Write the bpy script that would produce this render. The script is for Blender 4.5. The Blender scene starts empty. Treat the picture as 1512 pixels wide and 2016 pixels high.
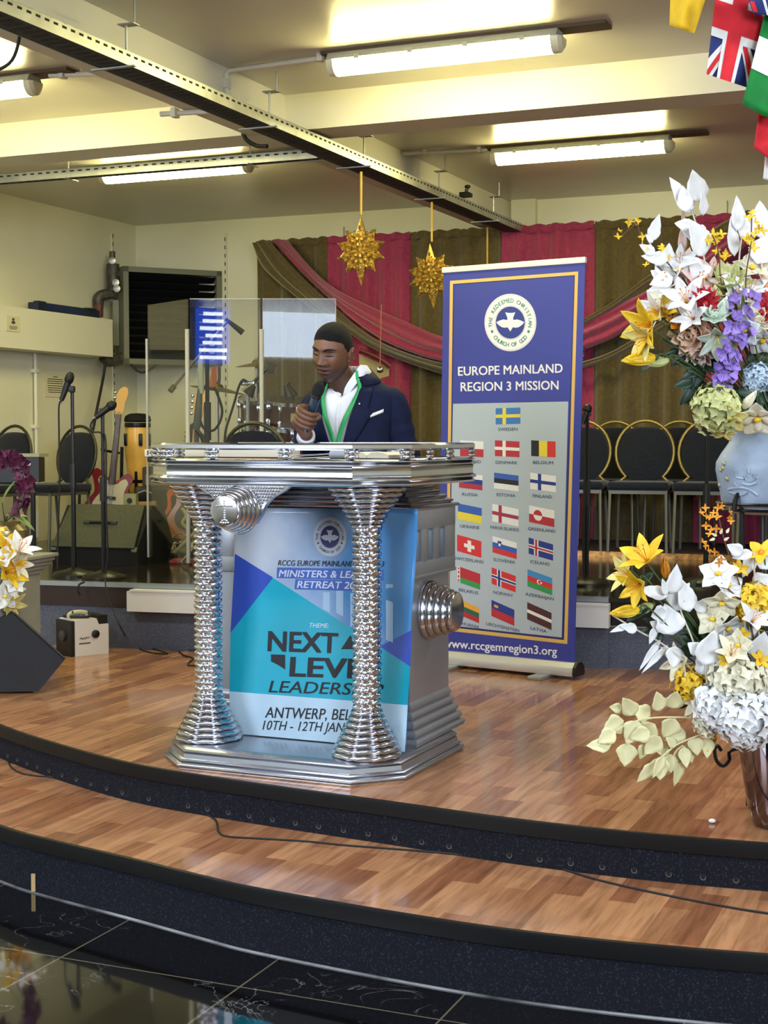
import bpy, bmesh, math, random
from mathutils import Vector as V, Matrix as M
from mathutils.geometry import tessellate_polygon
random.seed(7)
PI = math.pi
SC = bpy.context.scene
COL = SC.collection

# ---------------------------------------------------------------- camera, world, exposure, big lights
FOC, CX, CY, ZC = 2900.0, 756.0, 1008.0, 1.2
PITCH = math.atan(148 / FOC)
TH = math.atan(1224 / FOC)          # the room is turned by this against the camera
RZ = -TH
cam_d = bpy.data.cameras.new('camera')
cam = bpy.data.objects.new('camera', cam_d)
COL.objects.link(cam)
cam.location = (0, 0, ZC)
cam.rotation_euler = (PI / 2 - PITCH, 0, 0)
cam_d.sensor_fit = 'HORIZONTAL'
cam_d.sensor_width = 36
cam_d.lens = FOC / 1512 * 36
cam_d.clip_start = 0.05
SC.camera = cam

SC.view_settings.view_transform = 'Standard'
SC.view_settings.look = 'None'
SC.view_settings.gamma = 1
SC.view_settings.use_curve_mapping = False
SC.view_settings.exposure = 1.0
try:
    SC.cycles.use_denoising = True
    SC.cycles.max_bounces = 8
    SC.cycles.transparent_max_bounces = 16
    SC.cycles.sample_clamp_indirect = 6
    SC.cycles.caustics_reflective = False
    SC.cycles.caustics_refractive = False
except Exception:
    pass
world = bpy.data.worlds.new('World')
SC.world = world
world.use_nodes = True
world.node_tree.nodes['Background'].inputs[0].default_value = (0.75, 0.85, 1.0, 1)
world.node_tree.nodes['Background'].inputs[1].default_value = 0.35

CO, SI = math.cos(TH), math.sin(TH)
def R(u, v, z=0.0):                   # room axes (u along the back wall, v into depth) -> world
    return V((CO * u + SI * v, -SI * u + CO * v, z))
def ray(px, py):
    a = (px - CX) / FOC; b = -(py - CY) / FOC
    return V((a, math.cos(PITCH) + b * math.sin(PITCH), -math.sin(PITCH) + b * math.cos(PITCH)))
def onz(px, py, z):
    d = ray(px, py); t = (z - ZC) / d.z
    return V((0, 0, ZC)) + d * t
def at(px, py, Y):
    d = ray(px, py); return V((0, 0, ZC)) + d * (Y / d.y)
def onv(px, py, v):
    d = ray(px, py); t = v / (SI * d.x + CO * d.y)
    return V((0, 0, ZC)) + d * t
def onplane(px, py, P0, n):
    d = ray(px, py); o = V((0, 0, ZC)); t = (V(P0) - o).dot(n) / d.dot(n)
    return o + d * t
def uv(P):
    return (CO * P.x - SI * P.y, SI * P.x + CO * P.y)

def area(name, loc, target, sx, sy, power, col):
    l = bpy.data.lights.new(name, 'AREA'); l.shape = 'RECTANGLE'; l.size = sx; l.size_y = sy
    l.energy = power; l.color = col
    o = bpy.data.objects.new(name, l); COL.objects.link(o); o.location = loc
    o.rotation_euler = (V(target) - V(loc)).to_track_quat('-Z', 'Y').to_euler()
    return o
COOL_FILL = (0.78, 0.87, 1.0)  # cool tint of the two added fill lights
WARM = (1.0, 0.92, 0.6)
area('added_front_fill', (2.6, -2.6, 2.3), (-0.3, 5.4, 0.8), 2.6, 1.6, 190, COOL_FILL)  # added area light floating behind the camera for assumed cool daylight; no window there
area('added_side_fill', (-4.6, 1.0, 2.2), (-0.4, 5.4, 0.7), 2.2, 1.5, 95, COOL_FILL)  # added cool side fill, floating inside the room at left without any window
for (lu, lv) in ((-2.4, 3.9), (-5.2, 3.8), (-2.4, 1.2), (0.4, 3.9), (0.4, 6.6)):
    p = R(lu, lv, 2.9)
    lo = area('assumed_tube_light', p, (p.x, p.y, 0), 1.2, 0.1, 19, (0.93, 0.96, 1.0))  # area lights for assumed ceiling lamps out of view, lighting the lectern front
    lo.rotation_euler = (0, 0, RZ)

# ---------------------------------------------------------------- materials
def lin(c):
    return tuple(((x / 255) / 12.92 if x / 255 <= 0.04045 else ((x / 255 + 0.055) / 1.055) ** 2.4) for x in c) + (1.0,)
def mat(name, col, rough=0.5, metal=0.0, spec=0.5, noise=None, bump=None, emit=None, sheen=0, coat=0, trans=0, sss=0):
    m = bpy.data.materials.new(name); m.use_nodes = True
    nt = m.node_tree; b = nt.nodes['Principled BSDF']
    b.inputs['Base Color'].default_value = lin(col)
    b.inputs['Roughness'].default_value = rough
    b.inputs['Metallic'].default_value = metal
    b.inputs['Specular IOR Level'].default_value = spec
    if sheen: b.inputs['Sheen Weight'].default_value = sheen
    if coat: b.inputs['Coat Weight'].default_value = coat
    if trans: b.inputs['Transmission Weight'].default_value = trans
    tc = None
    if noise or bump:
        tc = nt.nodes.new('ShaderNodeTexCoord')
    if noise:
        sc, amt = noise[0], noise[1]
        n = nt.nodes.new('ShaderNodeTexNoise'); n.inputs['Scale'].default_value = sc; n.inputs['Detail'].default_value = 4
        nt.links.new(tc.outputs['Object'], n.inputs['Vector'])
        r = nt.nodes.new('ShaderNodeValToRGB')
        r.color_ramp.elements[0].position = 0.3; r.color_ramp.elements[1].position = 0.7
        r.color_ramp.elements[0].color = lin(tuple(max(0, x * (1 - amt)) for x in col))
        r.color_ramp.elements[1].color = lin(tuple(min(255, x * (1 + amt) + 6 * amt) for x in col))
        nt.links.new(n.outputs['Fac'], r.inputs['Fac'])
        nt.links.new(r.outputs['Color'], b.inputs['Base Color'])
    if bump:
        n = nt.nodes.new('ShaderNodeTexNoise'); n.inputs['Scale'].default_value = bump[0]; n.inputs['Detail'].default_value = 3
        nt.links.new(tc.outputs['Object'], n.inputs['Vector'])
        bp = nt.nodes.new('ShaderNodeBump'); bp.inputs['Strength'].default_value = bump[1]; bp.inputs['Distance'].default_value = 0.01
        nt.links.new(n.outputs['Fac'], bp.inputs['Height'])
        nt.links.new(bp.outputs['Normal'], b.inputs['Normal'])
    if emit:
        b.inputs['Emission Color'].default_value = lin(emit[0]); b.inputs['Emission Strength'].default_value = emit[1]
    return m

def wood_mat(name, c1, c2, c3, rough):
    m = bpy.data.materials.new(name); m.use_nodes = True
    nt = m.node_tree; b = nt.nodes['Principled BSDF']
    tc = nt.nodes.new('ShaderNodeTexCoord')
    mp = nt.nodes.new('ShaderNodeMapping'); mp.inputs['Rotation'].default_value = (0, 0, PI / 2)
    nt.links.new(tc.outputs['Object'], mp.inputs['Vector'])
    def brick(w, h, a, c, bias, off):
        k = nt.nodes.new('ShaderNodeTexBrick')
        k.inputs['Scale'].default_value = 1; k.inputs['Mortar Size'].default_value = 0.0
        k.inputs['Brick Width'].default_value = w; k.inputs['Row Height'].default_value = h
        k.inputs['Color1'].default_value = lin(a); k.inputs['Color2'].default_value = lin(c); k.inputs['Mortar'].default_value = lin(a)
        k.inputs['Bias'].default_value = bias; k.offset = off; k.offset_frequency = 2; k.squash = 1
        nt.links.new(mp.outputs['Vector'], k.inputs['Vector'])
        return k
    k1 = brick(0.46, 0.08, c1, c2, 0.0, 0.37)
    k2 = brick(0.46, 0.08, (255, 255, 255), c3, -0.45, 0.37)
    mx = nt.nodes.new('ShaderNodeMixRGB'); mx.blend_type = 'MULTIPLY'; mx.inputs['Fac'].default_value = 0.75
    nt.links.new(k1.outputs['Color'], mx.inputs['Color1']); nt.links.new(k2.outputs['Color'], mx.inputs['Color2'])
    mp2 = nt.nodes.new('ShaderNodeMapping'); mp2.inputs['Scale'].default_value = (26, 2.2, 1)
    nt.links.new(tc.outputs['Object'], mp2.inputs['Vector'])
    n = nt.nodes.new('ShaderNodeTexNoise'); n.inputs['Scale'].default_value = 1.6; n.inputs['Detail'].default_value = 6; n.inputs['Distortion'].default_value = 0.6
    nt.links.new(mp2.outputs['Vector'], n.inputs['Vector'])
    rp = nt.nodes.new('ShaderNodeValToRGB')
    rp.color_ramp.elements[0].position = 0.3; rp.color_ramp.elements[0].color = (0.55, 0.5, 0.45, 1)
    rp.color_ramp.elements[1].position = 0.62; rp.color_ramp.elements[1].color = (1.05, 1.03, 1.0, 1)
    nt.links.new(n.outputs['Fac'], rp.inputs['Fac'])
    m2 = nt.nodes.new('ShaderNodeMixRGB'); m2.blend_type = 'MULTIPLY'; m2.inputs['Fac'].default_value = 0.85
    nt.links.new(mx.outputs['Color'], m2.inputs['Color1']); nt.links.new(rp.outputs['Color'], m2.inputs['Color2'])
    nt.links.new(m2.outputs['Color'], b.inputs['Base Color'])
    b.inputs['Roughness'].default_value = rough
    return m

def tile_mat():
    m = bpy.data.materials.new('black_marble_tile'); m.use_nodes = True
    nt = m.node_tree; b = nt.nodes['Principled BSDF']
    tc = nt.nodes.new('ShaderNodeTexCoord')
    mp = nt.nodes.new('ShaderNodeMapping')
    mp.inputs['Location'].default_value = (0.15, 0.02, 0)
    nt.links.new(tc.outputs['Object'], mp.inputs['Vector'])
    k = nt.nodes.new('ShaderNodeTexBrick'); k.offset = 0
    k.inputs['Scale'].default_value = 1; k.inputs['Brick Width'].default_value = 0.6; k.inputs['Row Height'].default_value = 0.6
    k.inputs['Mortar Size'].default_value = 0.003; k.inputs['Mortar Smooth'].default_value = 0
    k.inputs['Color1'].default_value = lin((22, 22, 24)); k.inputs['Color2'].default_value = lin((14, 14, 16)); k.inputs['Mortar'].default_value = lin((105, 98, 82))
    nt.links.new(mp.outputs['Vector'], k.inputs['Vector'])
    n = nt.nodes.new('ShaderNodeTexNoise'); n.inputs['Scale'].default_value = 5; n.inputs['Detail'].default_value = 8; n.inputs['Distortion'].default_value = 1.4
    nt.links.new(tc.outputs['Object'], n.inputs['Vector'])
    rp = nt.nodes.new('ShaderNodeValToRGB')
    e = rp.color_ramp.elements
    e[0].position = 0.492; e[0].color = (0, 0, 0, 1); e[1].position = 0.508; e[1].color = (0, 0, 0, 1)
    x = e.new(0.5); x.color = (0.5, 0.5, 0.5, 1)
    nt.links.new(n.outputs['Fac'], rp.inputs['Fac'])
    n2 = nt.nodes.new('ShaderNodeTexNoise'); n2.inputs['Scale'].default_value = 2.5
    nt.links.new(tc.outputs['Object'], n2.inputs['Vector'])
    r2 = nt.nodes.new('ShaderNodeValToRGB'); r2.color_ramp.elements[0].position = 0.52; r2.color_ramp.elements[1].position = 0.66
    nt.links.new(n2.outputs['Fac'], r2.inputs['Fac'])
    mm = nt.nodes.new('ShaderNodeMixRGB'); mm.blend_type = 'MULTIPLY'; mm.inputs['Fac'].default_value = 1
    nt.links.new(rp.outputs['Color'], mm.inputs['Color1']); nt.links.new(r2.outputs['Color'], mm.inputs['Color2'])
    mx = nt.nodes.new('ShaderNodeMixRGB'); mx.blend_type = 'ADD'; mx.inputs['Fac'].default_value = 0.5
    nt.links.new(k.outputs['Color'], mx.inputs['Color1']); nt.links.new(mm.outputs['Color'], mx.inputs['Color2'])
    nt.links.new(mx.outputs['Color'], b.inputs['Base Color'])
    b.inputs['Roughness'].default_value = 0.05; b.inputs['Specular IOR Level'].default_value = 1.0; b.inputs['Coat Weight'].default_value = 0.6; b.inputs['Coat Roughness'].default_value = 0.04
    return m

def speckle_mat(name, base, dots, scale, rough=0.9):
    m = bpy.data.materials.new(name); m.use_nodes = True
    nt = m.node_tree; b = nt.nodes['Principled BSDF']
    tc = nt.nodes.new('ShaderNodeTexCoord')
    n = nt.nodes.new('ShaderNodeTexNoise'); n.inputs['Scale'].default_value = scale; n.inputs['Detail'].default_value = 2
    nt.links.new(tc.outputs['Object'], n.inputs['Vector'])
    rp = nt.nodes.new('ShaderNodeValToRGB')
    rp.color_ramp.elements[0].position = 0.55; rp.color_ramp.elements[0].color = lin(base)
    rp.color_ramp.elements[1].position = 0.75; rp.color_ramp.elements[1].color = lin(dots)
    nt.links.new(n.outputs['Fac'], rp.inputs['Fac']); nt.links.new(rp.outputs['Color'], b.inputs['Base Color'])
    b.inputs['Roughness'].default_value = rough
    b.inputs['Specular IOR Level'].default_value = 0.2
    return m

def clear_mat(name, tint, ior=1.5, extra=0.0):
    m = bpy.data.materials.new(name); m.use_nodes = True
    nt = m.node_tree; nt.nodes.remove(nt.nodes['Principled BSDF'])
    out = nt.nodes['Material Output']
    t = nt.nodes.new('ShaderNodeBsdfTransparent'); t.inputs[0].default_value = tint
    g = nt.nodes.new('ShaderNodeBsdfGlossy'); g.inputs['Roughness'].default_value = 0.01
    f = nt.nodes.new('ShaderNodeLayerWeight'); f.inputs['Blend'].default_value = 0.5
    pw = nt.nodes.new('ShaderNodeMath'); pw.operation = 'POWER'; pw.inputs[1].default_value = 5
    nt.links.new(f.outputs['Facing'], pw.inputs[0])
    a = nt.nodes.new('ShaderNodeMath'); a.operation = 'MULTIPLY_ADD'; a.inputs[1].default_value = .94; a.inputs[2].default_value = ((ior - 1) / (ior + 1)) ** 2 + extra; a.use_clamp = True
    nt.links.new(pw.outputs[0], a.inputs[0])
    mx = nt.nodes.new('ShaderNodeMixShader')
    nt.links.new(a.outputs[0], mx.inputs[0]); nt.links.new(t.outputs[0], mx.inputs[1]); nt.links.new(g.outputs[0], mx.inputs[2])
    nt.links.new(mx.outputs[0], out.inputs['Surface'])
    return m

K = {}
def km(name, *a, **k):
    if name not in K: K[name] = mat(name, *a, **k)
    return K[name]
wall_m = km('wall_paint', (222, 219, 196), 0.6, noise=(1.2, 0.03))
ceil_m = km('ceiling_paint', (205, 198, 186), 0.31, spec=0.65, noise=(0.8, 0.04), bump=(6, 0.04))
beam_m = km('beam_paint', (226, 222, 204), 0.5, noise=(1.5, 0.02))
chrome = km('chrome', (200, 202, 208), 0.16, 1.0)
chrome_d = km('dark_chrome', (128, 130, 138), 0.2, 1.0)
silver = km('silver_paint', (158, 162, 170), 0.36, 0.6, noise=(3, 0.05), bump=(40, 0.03))
black = km('black_plastic', (14, 14, 16), 0.45)
blackm = km('black_metal', (18, 19, 20), 0.35, 0.3)
matte = km('matte_black', (12, 12, 13), 0.85)
white = km('white_plastic', (225, 225, 220), 0.45)
steel = km('galvanised_steel', (172, 174, 168), 0.4, 0.7, noise=(8, 0.08))
gold = km('gold_metal', (186, 154, 82), 0.32, 0.9)
cable_m = km('black_rubber', (16, 16, 17), 0.6)
navy_fab = km('navy_upholstery', (28, 31, 42), 0.95, spec=0.15, noise=(60, 0.12), sheen=0.2)

# ---------------------------------------------------------------- mesh builder
def basis(d, up=V((0, 0, 1))):
    d = V(d).normalized(); u = V(up)
    if abs(d.dot(u)) > 0.98: u = V((1, 0, 0))
    x = u.cross(d).normalized(); y = d.cross(x).normalized()
    return x, y, d

class MB:
    def __init__(s): s.v = []; s.f = []; s.mi = []; s.cur = 0
    def add(s, vs, fs):
        o = len(s.v); s.v += [V(p) for p in vs]; s.f += [tuple(i + o for i in f) for f in fs]; s.mi += [s.cur] * len(fs)
        return s
    def box(s, c, d, rot=None, bev=0):
        hx, hy, hz = d[0] / 2, d[1] / 2, d[2] / 2
        if bev:
            return s.rbox(c, d, bev, rot)
        P = [V((x, y, z)) for x in (-hx, hx) for y in (-hy, hy) for z in (-hz, hz)]
        if rot is not None: P = [rot @ p for p in P]
        return s.add([p + V(c) for p in P], [(0, 1, 3, 2), (4, 6, 7, 5), (0, 4, 5, 1), (2, 3, 7, 6), (0, 2, 6, 4), (1, 5, 7, 3)])
    def rbox(s, c, d, b, rot=None):
        bm = bmesh.new(); bmesh.ops.create_cube(bm, size=1)
        for q in bm.verts: q.co = V((q.co.x * d[0], q.co.y * d[1], q.co.z * d[2]))
        bmesh.ops.bevel(bm, geom=list(bm.edges), offset=min(b, min(d) * 0.49), segments=2, profile=0.6, affect='EDGES')
        P = [q.co.copy() for q in bm.verts]; bm.verts.index_update()
        F = [tuple(q.index for q in f.verts) for f in bm.faces]; bm.free()
        if rot is not None: P = [rot @ p for p in P]
        return s.add([p + V(c) for p in P], F)
    def tube(s, pts, r, seg=8, caps=True, flat=1.0):
        pts = [V(p) for p in pts]; n = len(pts)
        rs = r if isinstance(r, (list, tuple)) else [r] * n
        vs, fs = [], []; px = None
        for i, p in enumerate(pts):
            d = (pts[min(i + 1, n - 1)] - pts[max(i - 1, 0)])
            if d.length < 1e-9: d = V((0, 0, 1))
            d.normalize()
            if px is None: x, y, _ = basis(d)
            else:
                x = (px - d * px.dot(d))
                if x.length < 1e-6: x, y, _ = basis(d)
                x.normalize(); y = d.cross(x)
            px = x
            for k in range(seg):
                a = 2 * PI * k / seg
                vs.append(p + (x * math.cos(a) + y * math.sin(a) * flat) * rs[i])
        for i in range(n - 1):
            for k in range(seg):
                a, b = i * seg + k, i * seg + (k + 1) % seg
                fs.append((a, b, b + seg, a + seg))
        if caps: fs.append(tuple(range(seg - 1, -1, -1))); fs.append(tuple(range((n - 1) * seg, n * seg)))
        return s.add(vs, fs)
    def lathe(s, prof, seg=24, mt=None, mod=None, closed=False):
        vs, fs = [], []
        for j, (r, z) in enumerate(prof):
            for k in range(seg):
                a = 2 * PI * k / seg; rr, zz = (mod(r, z, a) if mod else (r, z))
                p = V((rr * math.cos(a), rr * math.sin(a), zz)); vs.append(mt @ p if mt else p)
        n = len(prof)
        for j in range(n - 1):
            for k in range(seg):
                a, b = j * seg + k, j * seg + (k + 1) % seg
                fs.append((a, b, b + seg, a + seg))
        if not closed:
            fs.append(tuple(range(seg - 1, -1, -1))); fs.append(tuple(range((n - 1) * seg, n * seg)))
        return s.add(vs, fs)
    def loft(s, rings, caps=True, close=True):
        n = len(rings[0]); vs = [V(p) for r in rings for p in r]; fs = []
        for j in range(len(rings) - 1):
            for k in range(n if close else n - 1):
                a, b = j * n + k, j * n + (k + 1) % n
                fs.append((a, b, b + n, a + n))
        if caps and close: fs.append(tuple(range(n - 1, -1, -1))); fs.append(tuple(range((len(rings) - 1) * n, len(rings) * n)))
        return s.add(vs, fs)
    def prism(s, poly, z0, z1, mt=None):
        n = len(poly)
        P = [V((x, y, z0)) for x, y in poly] + [V((x, y, z1)) for x, y in poly]
        if mt: P = [mt @ p for p in P]
        return s.add(P, [tuple(range(n - 1, -1, -1)), tuple(range(n, 2 * n))] + [(i, (i + 1) % n, (i + 1) % n + n, i + n) for i in range(n)])
    def ell(s, c, r, rot=None, nu=14, nv=9):
        vs, fs = [], []
        for j in range(nv + 1):
            t = PI * j / nv
            for k in range(nu):
                a = 2 * PI * k / nu
                p = V((r[0] * math.sin(t) * math.cos(a), r[1] * math.sin(t) * math.sin(a), r[2] * math.cos(t)))
                if rot is not None: p = rot @ p
                vs.append(p + V(c))
        for j in range(nv):
            for k in range(nu):
                a, b = j * nu + k, j * nu + (k + 1) % nu
                fs.append((a, a + nu, b + nu, b))
        return s.add(vs, fs)
    def sheet(s, nu, nv, fn):
        vs = [V(fn(i / nu, j / nv)) for j in range(nv + 1) for i in range(nu + 1)]
        fs = [(j * (nu + 1) + i, j * (nu + 1) + i + 1, (j + 1) * (nu + 1) + i + 1, (j + 1) * (nu + 1) + i) for j in range(nv) for i in range(nu)]
        return s.add(vs, fs)
    def build(s, name, m, parent=None, loc=None, rot=None, smooth=35, sol=0):
        me = bpy.data.meshes.new(name)
        bm = bmesh.new()
        for p in s.v: bm.verts.new(p)
        bm.verts.ensure_lookup_table()
        for f, k in zip(s.f, s.mi):
            try:
                q = bm.faces.new([bm.verts[i] for i in f]); q.material_index = k
            except ValueError: pass
        bmesh.ops.remove_doubles(bm, verts=bm.verts, dist=1e-6)
        bmesh.ops.recalc_face_normals(bm, faces=bm.faces)
        bm.normal_update()
        if smooth:
            lim = math.radians(smooth)
            for f in bm.faces: f.smooth = True
            for e in bm.edges:
                if len(e.link_faces) == 2 and e.calc_face_angle(0) > lim: e.smooth = False
        bm.to_mesh(me); bm.free()
        for q in (m if isinstance(m, (list, tuple)) else [m]): me.materials.append(q)
        o = bpy.data.objects.new(name, me); COL.objects.link(o)
        if parent: o.parent = parent
        if loc is not None: o.location = loc
        if rot is not None: o.rotation_euler = rot if not isinstance(rot, (int, float)) else (0, 0, rot)
        if sol:
            md = o.modifiers.new('thickness', 'SOLIDIFY'); md.thickness = sol; md.offset = 0
        return o

def thing(name, label, cat, loc=(0, 0, 0), rotz=0, group=None):
    o = bpy.data.objects.new(name, None); COL.objects.link(o); o.empty_display_size = 0.05
    o.location = loc; o.rotation_euler = (0, 0, rotz)
    o['label'] = label; o['category'] = cat
    if group: o['group'] = group
    return o
def tag(o, label, cat, group=None, kind=None):
    o['label'] = label; o['category'] = cat
    if group: o['group'] = group
    if kind: o['kind'] = kind
    return o
def struct(o): o['kind'] = 'structure'; return o
def dup(root, loc, rotz=None, label=None, group=None):
    r = root.copy(); COL.objects.link(r); r.location = loc
    if rotz is not None: r.rotation_euler = (0, 0, rotz)
    if label: r['label'] = label
    if group: r['group'] = group
    for ch in list(root.children):
        c = ch.copy(); COL.objects.link(c); c.parent = r
        for g in list(ch.children):
            d = g.copy(); COL.objects.link(d); d.parent = c
    return r

def text_verts(s, size, shear=0, sx=1.0, bold=0.0, align='CENTER', ext=0.0):
    """-> (verts, faces) of a line of lettering in the xy plane, baseline at y=0"""
    cu = bpy.data.curves.new('lettering', 'FONT'); cu.body = s; cu.size = size; cu.shear = shear
    cu.align_x = align; cu.extrude = ext; cu.resolution_u = 3
    o = bpy.data.objects.new('lettering', cu); COL.objects.link(o)
    dg = bpy.context.evaluated_depsgraph_get(); dg.update()
    me = bpy.data.meshes.new_from_object(o.evaluated_get(dg))
    vs = [V((p.co.x * sx, p.co.y, p.co.z)) for p in me.vertices]; fs = [tuple(f.vertices) for f in me.polygons]
    if bold:                              # heavier strokes: the line set a few times, slightly shifted
        n0 = len(vs); b_ = bold * .55 if bold > .005 or size < .5 else bold
        base_v, base_f = list(vs), list(fs); vs, fs = [], []
        for q, (dx, dy) in enumerate(((-1, -.7), (1, -.7), (-1, .7), (1, .7))):
            vs += [p + V((dx * b_, dy * b_, q)) for p in base_v]; fs += [tuple(i + q * n0 for i in f) for f in base_f]
    bpy.data.objects.remove(o); bpy.data.curves.remove(cu); bpy.data.meshes.remove(me)
    return vs, fs
def fit_text(s, w, h, shear=0, bold=0.0):
    """lettering scaled to width w and cap height h, centred on x, baseline at 0"""
    vs, fs = text_verts(s, 1.0, shear, 1.0, bold)
    x0 = min(p.x for p in vs); x1 = max(p.x for p in vs); ch = 0.72
    return [V(((p.x - (x0 + x1) / 2) * w / (x1 - x0), p.y * h / ch, p.z)) for p in vs], fs
def arc_text(s, rad, size, a0, a1, inward=False):
    """letters along a circle from angle a0 to a1 (radians, counter-clockwise from +x)"""
    V_, F_ = [], []
    n = len(s)
    for i, ch in enumerate(s):
        if ch == ' ': continue
        a = a0 + (a1 - a0) * (i / (n - 1))
        vs, fs = text_verts(ch, size, 0, 0.95, 0.012 * size)
        rot = a - PI / 2 if not inward else a + PI / 2
        c, q = math.cos(rot), math.sin(rot)
        r = rad if not inward else rad + size * 0.7
        o = len(V_)
        V_ += [V((c * p.x - q * p.y + r * math.cos(a), q * p.x + c * p.y + r * math.sin(a), p.z)) for p in vs]
        F_ += [tuple(k + o for k in f) for f in fs]
    return V_, F_
def disc(r0, r1, n=40):
    vs = [V((r1 * math.cos(2 * PI * k / n), r1 * math.sin(2 * PI * k / n), 0)) for k in range(n)]
    if r0 <= 0: return vs, [tuple(range(n))]
    vs += [V((r0 * math.cos(2 * PI * k / n), r0 * math.sin(2 * PI * k / n), 0)) for k in range(n)]
    return vs, [(k, (k + 1) % n, n + (k + 1) % n, n + k) for k in range(n)]
DOVE = [(-0.36, 0.66), (-0.13, 0.62), (0.13, 0.62), (0.36, 0.66), (0.2, 0.3), (0.22, 0.16), (0.5, 0.2), (0.78, 0.12), (1.0, 0.02), (0.86, -0.14),
        (0.6, -0.3), (0.38, -0.34), (0.2, -0.3), (0.1, -0.42), (0, -0.58), (-0.1, -0.42), (-0.2, -0.3), (-0.38, -0.34), (-0.6, -0.3), (-0.86, -0.14), (-1.0, 0.02),
        (-0.78, 0.12), (-0.5, 0.2), (-0.22, 0.16), (-0.2, 0.3)]
def catmull(pts, n=8):
    pts = [V(p) for p in pts]; out = []
    for i in range(len(pts) - 1):
        p0 = pts[max(i - 1, 0)]; p1 = pts[i]; p2 = pts[i + 1]; p3 = pts[min(i + 2, len(pts) - 1)]
        for k in range(n):
            t = k / n
            out.append(0.5 * ((2 * p1) + (p2 - p0) * t + (2 * p0 - 5 * p1 + 4 * p2 - p3) * t * t + (3 * p1 - p0 - 3 * p2 + p3) * t ** 3))
    out.append(pts[-1]); return out
# ================================================================ THE SETTING
ZT = -0.34      # tile floor; the stage floor is z = 0
ZS = -0.145     # the step
ZP = 0.37       # the platform behind
CEIL = 3.055
UL, UR, VB, VR = -7.1, 4.2, 11.2, -4.0

def rb(mb, u0, u1, v0, v1, z0, z1):
    return mb.box(((u0 + u1) / 2, (v0 + v1) / 2, (z0 + z1) / 2), (abs(u1 - u0), abs(v1 - v0), abs(z1 - z0)))
def room(mb, name, m, **k):
    return mb.build(name, m, rot=RZ, **k)

struct(room(rb(MB(), UL - .1, UR + .1, VR - .1, VB + .1, ZT - .1, ZT), 'floor', tile_mat(), smooth=0))
struct(room(rb(MB(), UL - .1, UR + .1, VR - .1, VB + .1, CEIL, CEIL + .1), 'ceiling', ceil_m, smooth=0))
struct(room(rb(MB(), UL - .1, UL, VR - .1, VB + .1, ZT, CEIL), 'wall_left', wall_m, smooth=0))
struct(room(rb(MB(), UR, UR + .1, VR - .1, VB + .1, ZT, CEIL), 'wall_right', wall_m, smooth=0))
struct(room(rb(MB(), UL, UR, VB, VB + .1, ZT, CEIL), 'wall_back', wall_m, smooth=0))
struct(room(rb(MB(), UL, UR, VR - .1, VR, ZT, CEIL), 'wall_rear', wall_m, smooth=0))
# shallow pilasters on the back wall
mb = MB(); rb(mb, -5.43, -5.08, VB - .03, VB, ZP, CEIL - .12); rb(mb, -2.3, -1.95, VB - .03, VB, ZP, CEIL - .1); rb(mb, -3.62, -3.42, VB - .06, VB, ZP, CEIL)
struct(room(mb, 'trim_1', wall_m, smooth=0))
# beams
struct(room(rb(MB(), -3.89, -3.655, VR, VB, 2.86, CEIL), 'trim_2', beam_m, smooth=0))
mb = MB(); rb(mb, -3.655, UR, 7.265, 7.54, 2.86, CEIL); rb(mb, UL, -3.89, 7.265, 7.54, 2.86, CEIL)
struct(room(mb, 'trim_3', beam_m, smooth=0))
mb = MB(); rb(mb, -3.655, UR, 2.2, 2.47, 2.86, CEIL); rb(mb, UL, -3.89, 2.2, 2.47, 2.86, CEIL)
struct(room(mb, 'trim_4', beam_m, smooth=0))
# window in the rear wall (seen only as a reflection in the drum screen)
sky_e = mat('daylight_pane', (205, 222, 245), 0.3, emit=((205, 222, 245), 3.6))
struct(room(rb(MB(), -.28, .9, VR + .012, VR + .03, 2.38, 3.04), 'window_1', sky_e, smooth=0))

# ---------------------------------------------------------------- curved stage and step
edge = [(-3.6, 10.4), (-2.9, 8.6), (-2.25, 7.1), (-1.9, 6.53), (-1.6, 6.081), (-1.309, 5.735), (-0.947, 5.373), (-0.64, 5.162), (-0.32, 4.975), (0, 4.798), (0.39, 4.578), (0.761, 4.412), (1.133, 4.289), (1.6, 4.17), (2.4, 4.02), (3.4, 3.95)]
edge2 = [(-4.4, 10.4), (-3.5, 8.4), (-2.6, 6.6), (-1.9, 5.62), (-1.327, 5.029), (-1.111, 4.85), (-0.821, 4.643), (-0.553, 4.443), (-0.387, 4.327), (0, 4.116), (0.338, 3.957), (0.666, 3.845), (0.997, 3.761), (1.5, 3.66), (2.3, 3.55), (3.4, 3.5)]
E1 = [p.to_2d() for p in catmull([V((x, y, 0)) for x, y in edge], 5)]
E2 = [p.to_2d() for p in catmull([V((x, y, 0)) for x, y in edge2], 5)]
def to_room(p): return uv(V((p[0], p[1], 0)))
def inset(line, d):
    out = []
    for i, p in enumerate(line):
        t = (V(line[min(i + 1, len(line) - 1)]) - V(line[max(i - 1, 0)])).normalized()
        out.append(V((p[0] - t.y * d, p[1] + t.x * d)))
    return out
wood = wood_mat('parquet_laminate', (186, 138, 100), (154, 106, 76), (184, 156, 140), 0.15)
carpet = speckle_mat('black_riser_carpet', (20, 22, 30), (54, 57, 70), 170)
nose_m = km('nosing_rubber', (8, 8, 10), 0.5, spec=.25)
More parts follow.
